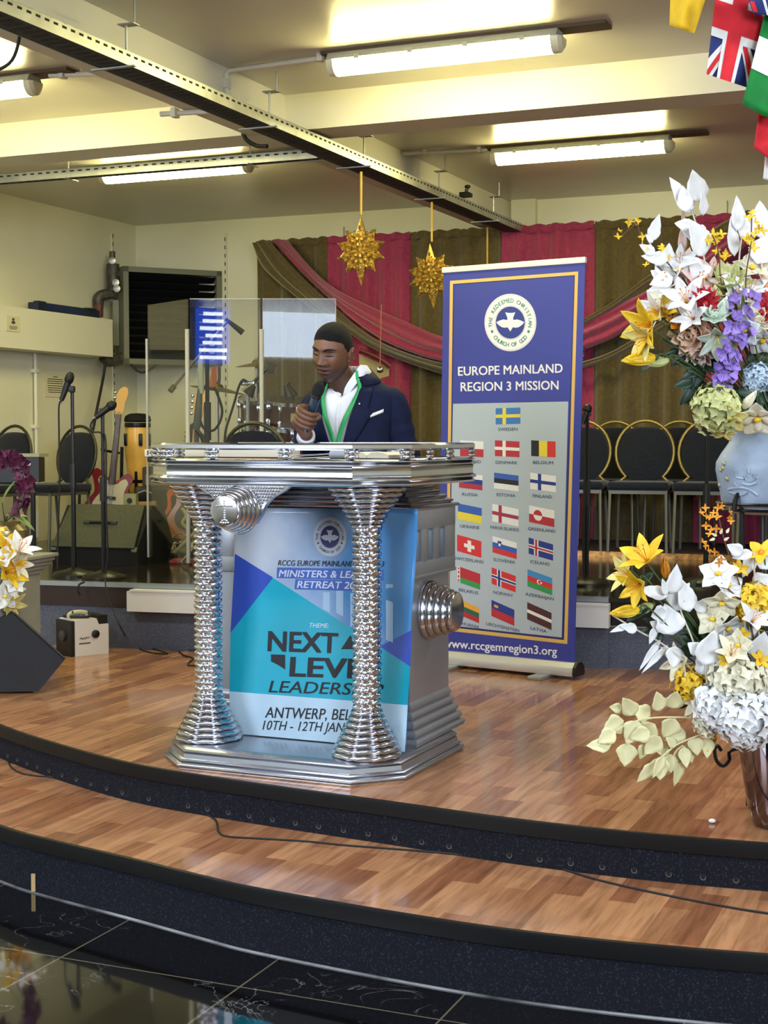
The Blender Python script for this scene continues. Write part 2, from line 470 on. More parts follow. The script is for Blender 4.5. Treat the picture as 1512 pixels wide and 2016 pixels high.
def tier(name, line, z1, z0, back):
    poly = [to_room(p) for p in line] + back
    mb = MB(); mb.prism(poly, z1 - .012, z1)
    top = struct(room(mb, name, wood, smooth=0))
    ins = inset(line, .012)
    mb = MB(); mb.prism([to_room(p) for p in ins] + back, z0, z1 - .012)
    struct(room(mb, name + '_riser', carpet, smooth=0))
    # nosing: a rounded strip that laps over the edge
    o2 = inset(line, -.006); i2 = inset(line, .01)
    rings = []
    for a, b in zip(o2, i2):
        rings.append([(b.x, b.y, z1 + .003), (a.x, a.y, z1 + .003), (a.x - (b.x - a.x) * .1, a.y - (b.y - a.y) * .1, z1 - .006), (a.x, a.y, z1 - .045), (b.x, b.y, z1 - .045)])
    mb = MB(); mb.loft(rings); struct(mb.build(name + '_nosing', nose_m))
back = [(1.9, 6.0), (1.9, 11.1), (-7.0, 11.1)]
tier('stage', E1, 0.0, ZS, back)
tier('stage_step', E2, ZS, ZT, back)
# row of vent holes low on the upper riser
mb = MB(); rim = MB()
ln = inset(E1, .0115)
acc = 0; s0 = None
holes_px = [14, 33, 52, 72, 95, 121, 149, 178, 209, 240, 292, 370, 408, 449, 490, 536, 581, 627, 676, 725, 777, 830, 884, 1003, 1063, 1124, 1186, 1249, 1317, 1385, 1450]
pxs = [CX + FOC * p.x / (p.y * math.cos(PITCH) + 1.2 * math.sin(PITCH)) for p in ln]
for hp in holes_px:
    for i in range(len(ln) - 1):
        if pxs[i] <= hp < pxs[i + 1]:
            t = (hp - pxs[i]) / (pxs[i + 1] - pxs[i]); p = ln[i].lerp(ln[i + 1], t)
            d = (ln[i + 1] - ln[i]).normalized(); n = V((d.y, -d.x, 0))
            x = V((d.x, d.y, 0)); c = V((p.x, p.y, ZS + .028))
            cir = [c + x * (.0075 * math.cos(k * PI / 5)) + V((0, 0, .0085 * math.sin(k * PI / 5))) for k in range(10)]
            mb.loft([[q - n * .004 for q in cir], [q + n * .0012 for q in cir]])
            cr = [c + x * (.0095 * math.cos(k * PI / 5)) + V((0, 0, -.002 + .0095 * math.sin(k * PI / 5))) for k in range(10)]
            rim.loft([[q - n * .004 for q in cr], [q + n * .0006 for q in cr]])
            break
struct(mb.build('trim_5', matte, smooth=0)); struct(rim.build('trim_6', km('hole_rim', (92, 92, 92), 0.6), smooth=0))
# pale seal line where the step meets the tiles
ss = inset(E2, .006); so = inset(E2, -.001); mb = MB()
mb.loft([[(a.x, a.y, ZT), (b.x, b.y, ZT), (b.x, b.y, ZT + .004), (a.x, a.y, ZT + .004)] for a, b in zip(ss, so)])
struct(mb.build('trim_7', km('sealant', (120, 122, 124), 0.6, noise=(5, 0.5)), smooth=0))

# ---------------------------------------------------------------- platform behind the lectern
A = V((-1.99, 8.46)); B = V((1.14, 7.57)); dA = (B - A).normalized(); nA = V((dA.y, -dA.x))
def pl(t, off=0):                   # point along the platform front, metres from A, off = towards the camera
    q = A + dA * t + nA * off; return (q.x, q.y)
dark_wood = km('dark_stage_boards', (36, 31, 22), 0.14, noise=(7, 0.35))
fasc = speckle_mat('blue_grey_carpet', (86, 91, 104), (122, 127, 140), 140)
TE = (B - A).length
def pr(name, t0, t1, o0, o1, z0, z1, m):
    mb = MB(); mb.prism([pl(t0, o1), pl(t1, o1), pl(t1, o0), pl(t0, o0)], z0, z1)
    return struct(mb.build(name, m, smooth=0))
mb = MB(); mb.prism([pl(-3.2), pl(6.0), R(1.8, 11.15).to_2d()[:], R(-7.05, 11.15).to_2d()[:]], ZP - .02, ZP)
struct(mb.build('platform_floor', dark_wood, smooth=0))
pr('platform_fascia', -3.2, TE + .02, -.06, -.01, 0, .235, fasc)
pr('platform_fascia_low', TE + .02, 6.0, -.10, -.05, 0, .215, fasc)
pr('platform_board', -3.2, TE, -.06, 0, .235, ZP - .02, km('dark_brown_board', (42, 25, 20), 0.4))
pr('platform_board_black', TE, 6.0, -.06, -.02, .225, ZP - .02, km('black_board', (14, 12, 11), 0.25))
pr('trim_8', -3.2, TE + .02, -.03, .008, ZP - .022, ZP + .004, km('aluminium_edge', (172, 178, 186), 0.3, 0.8))
pr('trim_9', TE + .02, 6.0, -.05, -.044, .215, .222, km('aluminium_edge', (172, 178, 186), 0.3, 0.8))
pr('platform_core', -3.1, 5.9, -3.0, -.12, 0, ZP - .02, matte)
# white trunking box along the platform front
t0 = (V(at(258, 1190, 8.28)[:2]) - A).dot(dA)
mb = MB(); mb.prism([pl(t0, .075), pl(TE + .03, .075), pl(TE + .03, .006), pl(t0, .006)], .222, .335)
mb.prism([pl(t0 + .02, .08), pl(TE + .03, .08), pl(TE + .03, .006), pl(t0 + .02, .006)], .335, .345)
o = mb.build('trunking_box', km('white_trunking', (214, 214, 210), 0.4), smooth=0)
tag(o, 'long white trunking box fixed along the front of the dark platform', 'trunking')
# low choir dais with a gilt edge
mb = MB(); rb(mb, -4.2, 1.8, 9.98, 11.1, ZP, ZP + .035)
struct(room(mb, 'choir_dais', km('dark_red_carpet', (40, 20, 20), 0.9, noise=(30, 0.2)), smooth=0))
mb = MB(); rb(mb, -4.2, 1.8, 9.955, 9.98, ZP, ZP + .038)
struct(room(mb, 'trim_10', km('gilt_edge', (168, 122, 66), 0.35, 0.5, noise=(25, 0.3)), smooth=0))

# ---------------------------------------------------------------- fluorescent lamps
tube_e = mat('lit_diffuser', (255, 250, 205), 0.4, emit=((255, 243, 166), 33.0))
brown_b = km('mounting_board_brown', (92, 74, 50), 0.7)
grey_h = km('lamp_housing', (170, 172, 160), 0.5)
clear_cap = km('lamp_end_cap', (226, 222, 190), 0.25)
def lamp(label, u, v, L=1.14):
    t = thing('fluorescent_lamp', label, 'lamp', R(u, v, CEIL), RZ, 'fluorescent lamps on the ceiling')
    mb = MB(); mb.box((.09, .02, -.008), (L + .26, .12, .016)); mb.build('mounting_board', brown_b, t, smooth=0)
    mb = MB(); mb.prism([(-.045, -.016), (.045, -.016), (.064, -.05), (-.064, -.05)], -L / 2, L / 2, M.Rotation(PI / 2, 4, 'Y') @ M.Rotation(PI / 2, 4, 'Z')); mb.build('housing', grey_h, t, smooth=0)
    mb = MB(); prof = [(.06 * math.cos(a), -.05 - .068 * math.sin(a)) for a in [PI * k / 12 for k in range(13)]]
    mb.loft([[(x, y, z) for y, z in prof] for x in (-L / 2 + .03, L / 2 - .03)]); mb.build('diffuser', tube_e, t)
    for s in (-1, 1):
        mb = MB(); mb.loft([[(s * (L / 2 - .03 + q), y * k, -.05 + (z + .05) * k) for y, z in prof] for q, k in ((0, 1), (.035, .98), (.05, .7))]); mb.build('end_cap', clear_cap, t)
    for k in range(4):
        for s in (-1, 1):
            mb = MB(); mb.box((-L * .36 + k * L * .24, s * .063, -.048), (.025, .008, .022)); mb.build('clip', grey_h, t, smooth=0)
    return t
lamp('largest fluorescent strip lamp, on the ceiling before the cross beam, top centre', -2.47, 6.55)
lamp('fluorescent strip lamp behind the cross beam, above the pink and olive curtain', -2.5, 9.08)
lamp('fluorescent strip lamp partly behind the slotted cross tray, ceiling left', -5.2, 8.69)
lamp('fluorescent strip lamp cut off by the left edge of the photo', -5.17, 6.32)

# ---------------------------------------------------------------- cable trays
dark_slot = km('slot_black', (20, 20, 18), 0.8)
tray_in = km('tray_inside', (44, 42, 38), 0.7, noise=(20, 0.4))
def tray(name, label, p0, p1, right, w, h, hang):
    """p0,p1 in room axes (lower edge nearest the camera side), right = unit vector across"""
    t = thing(name, label, 'cable tray', R(*p0), RZ)
    p0 = V(p0); p1 = V(p1); d = p1 - p0; L = d.length; d.normalize(); r = V(right); z = V((0, 0, 1))
    def seg(mb, a, b, o0, o1, h0, h1):
        P = [d * s + r * o + z * q for s in (a, b) for o in (o0, o1) for q in (h0, h1)]
        mb.add(P, [(0, 1, 3, 2), (4, 6, 7, 5), (0, 4, 5, 1), (2, 3, 7, 6), (0, 2, 6, 4), (1, 5, 7, 3)])
    mb = MB(); seg(mb, 0, L, -.003, 0, 0, h); seg(mb, 0, L, -w, -w + .003, 0, h); seg(mb, 0, L, -.012, 0, h - .003, h); seg(mb, 0, L, -w, -w + .012, h - .003, h)
    mb.cur = 1; k = .03
    while k < L:
        seg(mb, k, k + .028, 0, .0012, h * .62, h * .78); seg(mb, k, k + .028, -w * .75, -w * .25, .0008, .0019); k += .058
    mb.build('side_rail', [steel, dark_slot], t, smooth=0)
    mb = MB(); seg(mb, 0, L, -w + .003, -.003, .002, .006); mb.build('bottom_plate', tray_in, t, smooth=0)
    for s in hang:
        mb = MB(); c = d * s
        mb.tube([c + r * .03 + z * (CEIL - p0.z), c + r * .03 + z * (h + .11), ], .004, 6)
        mb.box(c + r * .0 + z * (h + .11), (.05 + abs(r.x) * .03, .05 + abs(r.y) * .03, .005)); mb.tube([c + r * (-.012) + z * (h + .11), c + r * (-.012) + z * (-.004)], .005, 6)
        mb.box(c + r * (-w / 2) + z * (-.005), (abs(r.x) * (w + .05) + .02, abs(r.y) * (w + .05) + .02, .006))
        mb.build('hanger', steel, t, smooth=0)
    return t
TU, TZ = -3.485, 2.785
def tv(px): 
    d = ray(px, 300); t = TU / (CO * d.x - SI * d.y); return SI * d.x * t + CO * d.y * t
tray('cable_tray', 'long slotted steel cable tray running along the ceiling beam towards the curtain', (TU, 1.0, TZ), (TU, 11.0, TZ), (1, 0, 0), .15, .06,
     [tv(255) - 1, tv(535) - 1, tv(720) - 1, tv(868) - 1, tv(975) - 1])
tray('cross_cable_tray', 'shorter slotted steel cable tray crossing from the left wall to the long tray', (UL + .02, 7.62, 2.785), (TU - .16, 7.66, 2.785), (0, -1, 0), .07, .055, [1.75, 3.0])
# small clamp on the long tray
p = R(TU + .02, tv(912), TZ + .07)
t = thing('clamp', 'small black clamp sitting on the long cable tray', 'clamp', p, RZ)
mb = MB(); mb.box((0, 0, .01), (.07, .09, .03), bev=.006); mb.build('clamp_body', black, t)
mb = MB(); mb.tube([(0, 0, .02), (.01, .0, .06)], .012, 8); mb.ell((.012, 0, .065), (.022, .018, .013)); mb.build('knob', black, t)
# conduits
def conduit(label, pts, sad):
    t = thing('ceiling_conduit', label, 'pipe', R(*pts[0]), RZ)
    p0 = V(pts[0])
    mb = MB(); mb.tube([V(p) - p0 for p in pts], .013, 10); mb.build('pipe', beam_m, t)
    for s in sad:
        mb = MB(); mb.box(V(s) - p0 + V((0, 0, .012)), (.03, .05, .05), bev=.006); mb.build('saddle', beam_m, t)
conduit('white conduit pipe from the beam to the largest strip lamp', [(-3.645, 6.6, 2.8), (-3.645, 6.6, 3.02), (-3.62, 6.6, 3.035), (-3.08, 6.56, 3.035)], [(-3.1, 6.56, 3.03), (-3.645, 6.6, 2.96)])
conduit('white conduit pipe from the left-edge strip lamp to the beam', [(-4.52, 6.33, 3.035), (-3.9, 6.5, 3.035)], [(-4.45, 6.35, 3.03)])
conduit('white conduit pipe from the beam to the strip lamp above the curtain', [(-3.65, 8.95, 3.035), (-3.1, 9.05, 3.035)], [(-3.5, 8.98, 3.03), (-3.15, 9.04, 3.03)])
conduit('short white conduit under the beam beside the long tray', [(-4.0, 6.55, 2.84), (-3.7, 6.6, 2.84)], [(-3.92, 6.56, 2.83)])
def cable(name, label, pts, r=.005, m=None, n=8, cat='cable', group=None):
    pts = [V(p) for p in pts]; o0 = V((pts[0].x, pts[0].y, pts[0].z))
    mb = MB(); mb.tube([p - o0 for p in catmull(pts, n)], r, 7)
    o = mb.build(name, m or cable_m, loc=o0); tag(o, label, cat, group); return o
cable('loose_cable', 'black cable loop hanging under the ceiling tray, top left corner', [R(-3.74, 5.05, 2.86), R(-3.78, 5.02, 2.72), R(-3.95, 4.95, 2.66), R(-4.1, 4.95, 2.70), R(-4.25, 5.0, 2.78)], .007)
cable('loose_cable', 'short black cable end sticking out under the beam, beside the cross tray', [at(478, 262, 8.2), at(486, 276, 8.2), at(505, 287, 8.2), at(526, 288, 8.15)], .012)

# ---------------------------------------------------------------- left corner: boxing, heater, pipes, notices
mb = MB(); rb(mb, UL, -6.85, 5.0, 10.44, 1.862, 2.17)
o = room(mb, 'wall_boxing', km('white_boxing', (226, 224, 205), 0.5), smooth=0); tag(o, 'long white pipe boxing along the left wall under the corner', 'boxing')
def on_left(px, py, u=-6.85):
    d = ray(px, py); t = u / (CO * d.x - SI * d.y); return V((0, 0, ZC)) + d * t
p = on_left(140, 612); q = uv(p)
t = thing('long_case', 'long narrow dark green and blue case lying on the white boxing', 'case', R(-6.93, uv(on_left(82, 605))[1], 2.17), RZ)
L = uv(on_left(203, 620))[1] - uv(on_left(82, 605))[1]
mb = MB(); mb.box((0, L / 2, .035), (.10, L, .068), bev=.01); mb.build('case_body', km('dark_blue_case', (18, 30, 58), 0.5, noise=(3, 0.6)), t)
for y_, l_ in ((.06, .1), (L - .1, .12)): MB().box((.02, y_, .072), (.05, l_, .012), bev=.004).build('latch', km('dark_green_case', (24, 44, 30), 0.5), t)
paper = km('notice_paper', (216, 210, 178), 0.7)
ink = km('notice_ink', (78, 74, 60), 0.8)
def notice(name, label, v0, v1, z0, z1, u, lines, pic):
    t = thing(name, label, 'notice', R(u, (v0 + v1) / 2, (z0 + z1) / 2), RZ)
    w, h = v1 - v0, z1 - z0
    mb = MB(); mb.box((.002, 0, 0), (.004, w, h)); mb.build('sheet', paper, t, smooth=0)
    mb = MB()
    if pic:
        mb.ell((.0045, 0, h * .28), (.001, w * .10, h * .1)); mb.ell((.0045, 0, h * .08), (.001, w * .16, h * .1))
    for z, f in lines: mb.box((.0046, 0, z * h), (.001, w * f, h * .035))
    mb.build('print', ink, t, smooth=0)
va = uv(on_left(12, 632))[1]; vb_ = uv(on_left(38, 632))[1]
notice('paper_notice', 'small pale notice with a dark picture stuck on the white boxing', va, vb_, 1.985, 2.1, -6.849, [(-.18, .6), (-.26, .62), (-.34, .5)], True)
va = uv(on_left(87, 760, UL))[1]; vb_ = uv(on_left(129, 760, UL))[1]
notice('paper_notice', 'pale typed notice on the left wall beside the tall microphone', va, vb_, 1.52, 1.71, UL + .001, [(.36, .2), (.26, .72), (.17, .76), (.08, .74), (-.02, .74), (-.11, .7), (-.2, .72), (-.29, .66)], False)
vp = uv(on_left(64, 760, UL))[1]
t = thing('wall_pipe', 'thin white conduit running down the left wall from the boxing', 'pipe', R(UL + .03, vp, 1.0), RZ)
mb = MB(); mb.tube([(0, 0, .86), (0, 0, -.6)], .014, 10); mb.build('pipe', beam_m, t)
for z in (.72, .28): mb = MB(); mb.box((-.005, 0, z), (.05, .06, .03), bev=.005); mb.build('saddle', beam_m, t)
def slotrail(label, p, axis, z0, z1):
    t = thing('slotted_wall_rail', label, 'wall rail', p, RZ)
    d = (.012, .03) if axis == 'v' else (.03, .012)
    s = 1 if axis == 'v' else -1
    mb = MB(); mb.box((0, 0, (z0 + z1) / 2), (d[0], d[1], z1 - z0)); mb.cur = 1; z = z0 + .03
    while z < z1 - .02:
        mb.box((.006 if axis == 'v' else 0, 0 if axis == 'v' else -.006, z), (.004 if axis == 'v' else .008, .008 if axis == 'v' else .004, .032)); z += .07
    mb.build('rail', [km('rail_white', (214, 212, 190), 0.5), dark_slot], t, smooth=0)
slotrail('slotted white wall rail on the left wall above the pipe valves', R(UL + .006, 10.82, 0), 'v', 1.0, 2.94)
slotrail('slotted white wall rail on the back wall right of the black heater', R(-6.2, VB - .006, 0), 'u', .9, 2.94)
# black louvred heater hung across the corner
hl = at(243, 620, 12.35); hr = at(436, 620, 12.74)
ang = math.atan2(hr.y - hl.y, hr.x - hl.x); W = (hr.xy - hl.xy).length
t = thing('unit_heater', 'black louvred heater in a grey frame hung across the far left corner', 'heater', ((hl.x + hr.x) / 2, (hl.y + hr.y) / 2, 1.81), ang)
H = .81; fr = km('heater_frame', (112, 114, 98), 0.5)
mb = MB()
for x in (-W / 2 + .022, W / 2 - .022): mb.box((x, .1, H / 2), (.045, .22, H))
for z in (.022, H - .022): mb.box((0, .1, z), (W, .22, .045))
mb.build('frame', fr, t, smooth=0)
mb = MB(); mb.box((0, .19, H / 2), (W - .08, .03, H - .08)); mb.build('core', matte, t, smooth=0)
for k in range(11):
    mb = MB(); mb.box((0, .04, .08 + k * .065), (W - .095, .075, .006), rot=M.Rotation(-.6, 3, 'X')); mb.build('louvre', km('louvre_black', (10, 11, 17), 0.8, spec=.15), t, smooth=0)
pm = km('grey_iron', (72, 68, 60), 0.55, 0.4, noise=(20, 0.3)); rust = km('red_oxide_pipe', (98, 52, 44), 0.6)
t = thing('heater_pipework', 'grey iron pipes and valves at the left side of the black heater', 'pipework', at(221, 560, 12.45))
o = at(221, 560, 12.45)
def rel(px, py, Y): return at(px, py, Y) - o
mb = MB(); mb.tube([rel(221, 495, 12.45), rel(221, 520, 12.45)], .025, 10); mb.tube([rel(222, 520, 12.45), rel(224, 574, 12.45)], .055, 12)
mb.tube([rel(224, 540, 12.45), rel(246, 540, 12.45)], .04, 10); mb.build('pipe', pm, t)
mb = MB(); mb.tube(catmull([rel(222, 578, 12.45), rel(205, 580, 12.42), rel(195, 585, 12.4), rel(194, 600, 12.4)], 4), .045, 10); mb.build('elbow', pm, t)
mb = MB(); mb.tube([rel(194, 598, 12.4), rel(193, 624, 12.4)], .042, 10); mb.build('red_pipe', rust, t)['label'] = 'red oxide pipe'
for (a, b) in ((231, 569), (222, 514), (229, 557)):
    mb = MB(); mb.lathe([(0.02, 0), (.03, .01), (.03, .03), (.012, .035)], 12, M.Translation(rel(a, b, 12.36)) @ M.Rotation(PI / 2, 4, 'X')); mb.build('valve', steel, t)
mb = MB(); mb.tube(catmull([rel(204, 702, 12.3), rel(215, 711, 12.35), rel(232, 708, 12.4), rel(246, 702, 12.45)], 4), .05, 10); mb.build('lower_pipe', pm, t)
mb = MB(); mb.box(rel(232, 636, 12.5), (.07, .06, .38)); mb.build('side_plate', fr, t, smooth=0)
cable('wall_cable', 'black cable hanging from the end of the white boxing down the wall', [at(208, 712, 12.2), at(203, 745, 12.15), at(192, 800, 12.05), at(178, 870, 12.0), at(160, 930, 11.9), at(155, 1030, 11.7)], .012)
cable('wall_cable', 'thin dark cable drooping under the black heater', [at(258, 718, 12.4), at(270, 730, 12.4), at(283, 733, 12.4), at(298, 726, 12.45), at(312, 716, 12.5)], .009)

# ---------------------------------------------------------------- curtains, swags
olive = mat('olive_drape', (88, 74, 38), 0.75, spec=0.25, noise=(40, 0.12), sheen=0.5, bump=(90, 0.2))
pink = mat('magenta_drape', (150, 44, 80), 0.7, spec=0.3, noise=(40, 0.1), sheen=0.5, bump=(90, 0.2))
def drape(label, u0, u1, m, seed):
    rnd = random.Random(seed)
    ph = [rnd.uniform(0, 6) for _ in range(4)]
    W = u1 - u0
    t = thing('curtain', label, 'curtain', R((u0 + u1) / 2, 11.06, ZP + .04), RZ, 'back wall curtains')
    def fn(s, q):
        x = (s - .5) * W; z = q * 2.42
        a = .02 + .018 * (1 - q)
        y = a * math.sin(x * 38 + ph[0] + .6 * math.sin(x * 9 + ph[1])) + .012 * math.sin(x * 17 + ph[2] + q * .8)
        if q > .985: y *= .4
        if q == 1: z += .012 * math.sin(x * 60 + ph[3])
        return (x, y, z)
    mb = MB(); mb.sheet(90, 10, fn); mb.build('drape', m, t, smooth=80)
    mb = MB(); mb.sheet(60, 3, lambda s, q: ((s - .5) * W, -.012 - .018 * math.sin(q * PI) + .006 * math.sin(s * W * 70), 2.37 + q * .06 + .007 * math.sin(s * W * 45 + ph[1]))); mb.build('heading', m, t, smooth=80)
drape('olive curtain at the far left end of the backdrop, behind the drum screen', -5.83, -5.17, olive, 1)
drape('magenta curtain second from the left, behind the left gold star', -5.165, -4.435, pink, 2)
drape('olive curtain in the middle of the backdrop, behind the right gold star', -4.43, -3.675, olive, 3)
drape('magenta curtain just behind the right half of the blue banner', -3.67, -2.925, pink, 4)
drape('olive curtain between the blue banner and the tall flowers', -2.92, -2.155, olive, 5)
drape('magenta curtain behind the tall flower arrangement', -2.15, -1.415, pink, 6)
drape('olive curtain at the far right end of the backdrop', -1.41, -.5, olive, 7)
def swag(label, up, lo, m, v, folds, seed, amp=.03):
    U = catmull([onv(a, b, v) for a, b in up], 6); Lw = catmull([onv(a, b, v) for a, b in lo], 6)
    n = min(len(U), len(Lw)) - 1
    o0 = V((U[n // 2].x, U[n // 2].y, Lw[n // 2].z)); N = R(0, -1, 0)
    rings = []
    for i in range(n + 1):
        row = []
        for k in range(25):
            q = k / 24
            p = U[i].lerp(Lw[i], q)
            b = math.sin(q * PI) ** .7 * .05 + amp * math.sin(q * folds * PI + .5 * math.sin(i * .13 + seed)) * math.sin(q * PI) ** .4
            row.append(p + N * b - o0)
        rings.append(row)
    mb = MB(); mb.loft(rings, caps=False, close=False)
    ob = mb.build('swag', m, loc=o0, smooth=80); tag(ob, label, 'swag', 'draped swags on the backdrop'); return ob
swag('magenta swag draped from the upper left corner down behind the banner', [(566, 473), (619, 534), (665, 571), (730, 603), (804, 635), (873, 663), (960, 676), (1010, 678), (1075, 668), (1152, 633)], [(538, 473), (596, 538), (656, 594), (706, 638), (758, 672), (815, 696), (873, 712), (960, 724), (1075, 716), (1152, 690)], pink, 10.88, 5, 0)
swag('olive swag draped along the lower edge of the left magenta swag', [(530, 474), (590, 540), (650, 596), (700, 640), (752, 674), (812, 698), (873, 714), (960, 726), (1075, 718), (1152, 692)], [(497, 480), (520, 530), (590, 590), (650, 628), (700, 664), (750, 694), (873, 738), (960, 752), (1075, 745), (1152, 720)], olive, 10.92, 5, 1, .022)
swag('magenta swag rising from behind the banner to the upper right flowers', [(1152, 633), (1210, 604), (1280, 568), (1350, 520), (1420, 466), (1490, 418)], [(1152, 688), (1210, 664), (1270, 622), (1350, 572), (1420, 520), (1500, 462)], pink, 10.88, 5, 2)
swag('narrow olive swag along the top of the right magenta swag', [(1152, 627), (1210, 592), (1280, 540), (1350, 492), (1410, 446), (1470, 414)], [(1152, 640), (1210, 606), (1280, 558), (1350, 520), (1420, 468), (1490, 420)], olive, 10.85, 3, 3, .012)
swag('narrow olive swag looping low from the banner behind the yellow lilies', [(1140, 714), (1190, 698), (1240, 672), (1320, 622), (1400, 566), (1500, 480)], [(1140, 726), (1190, 712), (1240, 688), (1320, 640), (1400, 584), (1500, 500)], olive, 10.85, 3, 4, .012)
# ================================================================ LECTERN
LR = math.radians(-23.5)
lex = V((math.cos(LR), math.sin(LR), 0)); ley = V((-math.sin(LR), math.cos(LR), 0))
LO = lex * -2.45 + ley * 4.987
lect = thing('lectern', 'large silver and chrome lectern with two ringed columns at the stage front', 'lectern', LO, LR)
def octa(hw, hd, ch, z):
    return [V(p) for p in ((-hw + ch, -hd, z), (hw - ch, -hd, z), (hw, -hd + ch, z), (hw, hd - ch, z), (hw - ch, hd, z), (-hw + ch, hd, z), (-hw, hd - ch, z), (-hw, -hd + ch, z))]
def recta(x0, x1, y0, y1, z): return [V((x0, y0, z)), V((x1, y0, z)), V((x1, y1, z)), V((x0, y1, z))]
def bull(z0, z1, o0, b, n=5):          # (offset, z) points of a bullnose between z0 and z1
    return [(o0 + b * math.sin(PI * k / n), z0 + (z1 - z0) * k / n) for k in range(n + 1)]
prof = [(-.004, 0)] + bull(0.002, .02, -.004, .007) + bull(.021, .034, -.014, .006) + [(-.02, .036), (-.022, .05)] + bull(.052, .066, -.028, .007) + [(-.034, .0705), (-.05, .075)]
mb = MB(); mb.loft([octa(.49 + o, .435 + o, .145 + o * .4, z) for o, z in prof]); mb.build('base', km('base_silver', (180, 185, 194), 0.27, 0.9), lect)
# tray
tp = [(-.05, 1.026)] + bull(1.03, 1.043, -.008, .009) + bull(1.044, 1.062, -.006, .011) + [(-.007, 1.064), (-.007, 1.092)] + bull(1.094, 1.108, -.006, .011) + bull(1.109, 1.122, -.01, .009) + [(-.03, 1.124), (-.04, 1.118)]
mb = MB(); mb.loft([octa(.525 + o, .47 + o, .155 + o * .4, z) for o, z in tp]); mb.build('tray', chrome, lect)
# top gallery rail
rail = octa(.515, .46, .152, 0)
mb = MB()
rr = []
for o, z in [(-.012, 1.154), (.006, 1.154), (.012, 1.160), (.012, 1.172), (.006, 1.178), (-.012, 1.178)]:
    rr.append(octa(.512 + o, .457 + o, .15 + o * .4, z))
mb.loft(rr + [rr[0]], caps=False); mb.build('gallery_rail', chrome, lect)
def seglerp(a, b, t): return a.lerp(b, t)
bal = []
c8 = rail
for a, b, ts in ((0, 1, (0, .25, .38 + .27, 1)), (1, 2, (.94,)), (2, 3, (.3, .62, 1)), (3, 4, (1,)), (4, 5, (.33, .66, 1)), (5, 6, ()), (6, 7, (0, .35, .7)), (7, 0, (.05, .5))):
    for tt in ts:
        p = seglerp(c8[a], c8[b], tt); d = (c8[b] - c8[a]).normalized(); bal.append((p, d))
for p, d in bal:
    mb = MB(); rot = M.Rotation(math.atan2(d.y, d.x), 3, 'Z')
    for z in (1.131, 1.147): mb.ell((p.x, p.y, z), (.024, .014, .0088), rot, 12, 8); mb.ell(V((p.x, p.y, z)) + d * .021, (.008, .008, .007), rot, 8, 6); mb.ell(V((p.x, p.y, z)) - d * .021, (.008, .008, .007), rot, 8, 6)
    mb.build('baluster', chrome, lect)
# cabinet
CX0, CX1, CY0, CY1 = -.40, .40, -.04, .36
mb = MB()
mb.loft([recta(CX0, CX1, CY0, CY1, z) for z in (.2, .935)])
st = [(.05, .075)] + bull(.077, .098, .046, .006) + bull(.10, .128, .034, .008) + bull(.13, .16, .022, .009) + bull(.162, .19, .011, .008) + bull(.192, .222, .002, .006) + [(0, .226)]
mb.loft([recta(CX0 - o, CX1 + o, CY0 - o, CY1 + o, z) for o, z in st])
mb.build('cabinet', silver, lect)
mb = MB()                              # arrow-slit frieze: bars left proud of the cabinet
for s in (1, -1):
    x = s * .409
    for y0, y1 in ((-.055, -.03), (.025, .085), (.15, .205), (.27, .372)): mb.rbox((x, (y0 + y1) / 2, .80), (.028, y1 - y0, .14), .005)
    mb.rbox((x, .158, .895), (.03, .43, .075), .006); mb.rbox((x, .158, .714), (.03, .43, .06), .008)
    mb.rbox((x * .998, .158, .688), (.034, .44, .014), .005)
for x0, x1 in ((-.42, -.3), (-.2, -.06), (.06, .2), (.3, .42)): mb.rbox(((x0 + x1) / 2, -.05, .80), (x1 - x0, .026, .14), .005)
mb.rbox((0, -.05, .895), (.84, .028, .075), .006); mb.rbox((0, -.05, .714), (.84, .028, .06), .006)
mb.build('slit_frieze', silver, lect)
sp = []
for k in range(6): sp += bull(.932 + k * .0165, .947 + k * .0165, .026 - k * .019, .008, 4)
mb = MB(); mb.loft([recta(CX0 - o, CX1 + o, CY0 - o, CY1 + o, z) for o, z in sp]); mb.build('cornice', chrome, lect)
# columns
def column(x, y):
    sh = []
    n = 30; z0, z1 = .235, .885
    h = (z1 - z0) / n
    for i in range(n):
        for k in range(5): sh.append((.0435 + .0075 * math.sin(PI * k / 5) ** .8, z0 + h * (i + k / 5), ))
    def mod(r, z, a):
        i = int((z - z0) / h + 1e-6)
        return r * (1 + .05 * math.cos(8 * a + PI * (i % 2)) * (r - .042) / .006), z + .0022 * math.cos(8 * a + PI * (i % 2))
    mt = M.Translation((x, y, 0))
    c = MB().lathe(sh, 40, mt, mod).build('column', chrome, lect, smooth=60)
    def flare(zs, rs, step):
        o = []
        for r, (a, b) in zip(rs, zs): o += [(r - .012, a)] + [(r - .012 + .012 * math.sin(PI * k / 4) ** .6, a + (b - a) * k / 4) for k in range(1, 4)] + [(r - .012, b)]
        return o
    m2 = lambda r, z, a: (r * (1 + .018 * math.cos(8 * a)), z + .002 * math.cos(16 * a))
    N = 8; a, b = .075, .24
    MB().lathe(flare([(a + (b - a) * i / N, a + (b - a) * (i + 1) / N - .001) for i in range(N)], [.127, .12, .109, .098, .087, .077, .067, .059], 0), 40, mt, m2).build('column_base', chrome, c, smooth=60)
    N = 8; a, b = .878, 1.028
    MB().lathe(flare([(a + (b - a) * i / N, a + (b - a) * (i + 1) / N - .001) for i in range(N)], [.058, .066, .076, .088, .101, .115, .128, .14], 0), 40, mt, m2).build('capital', chrome, c, smooth=60)
column(-.325, -.245); column(.335, -.275)
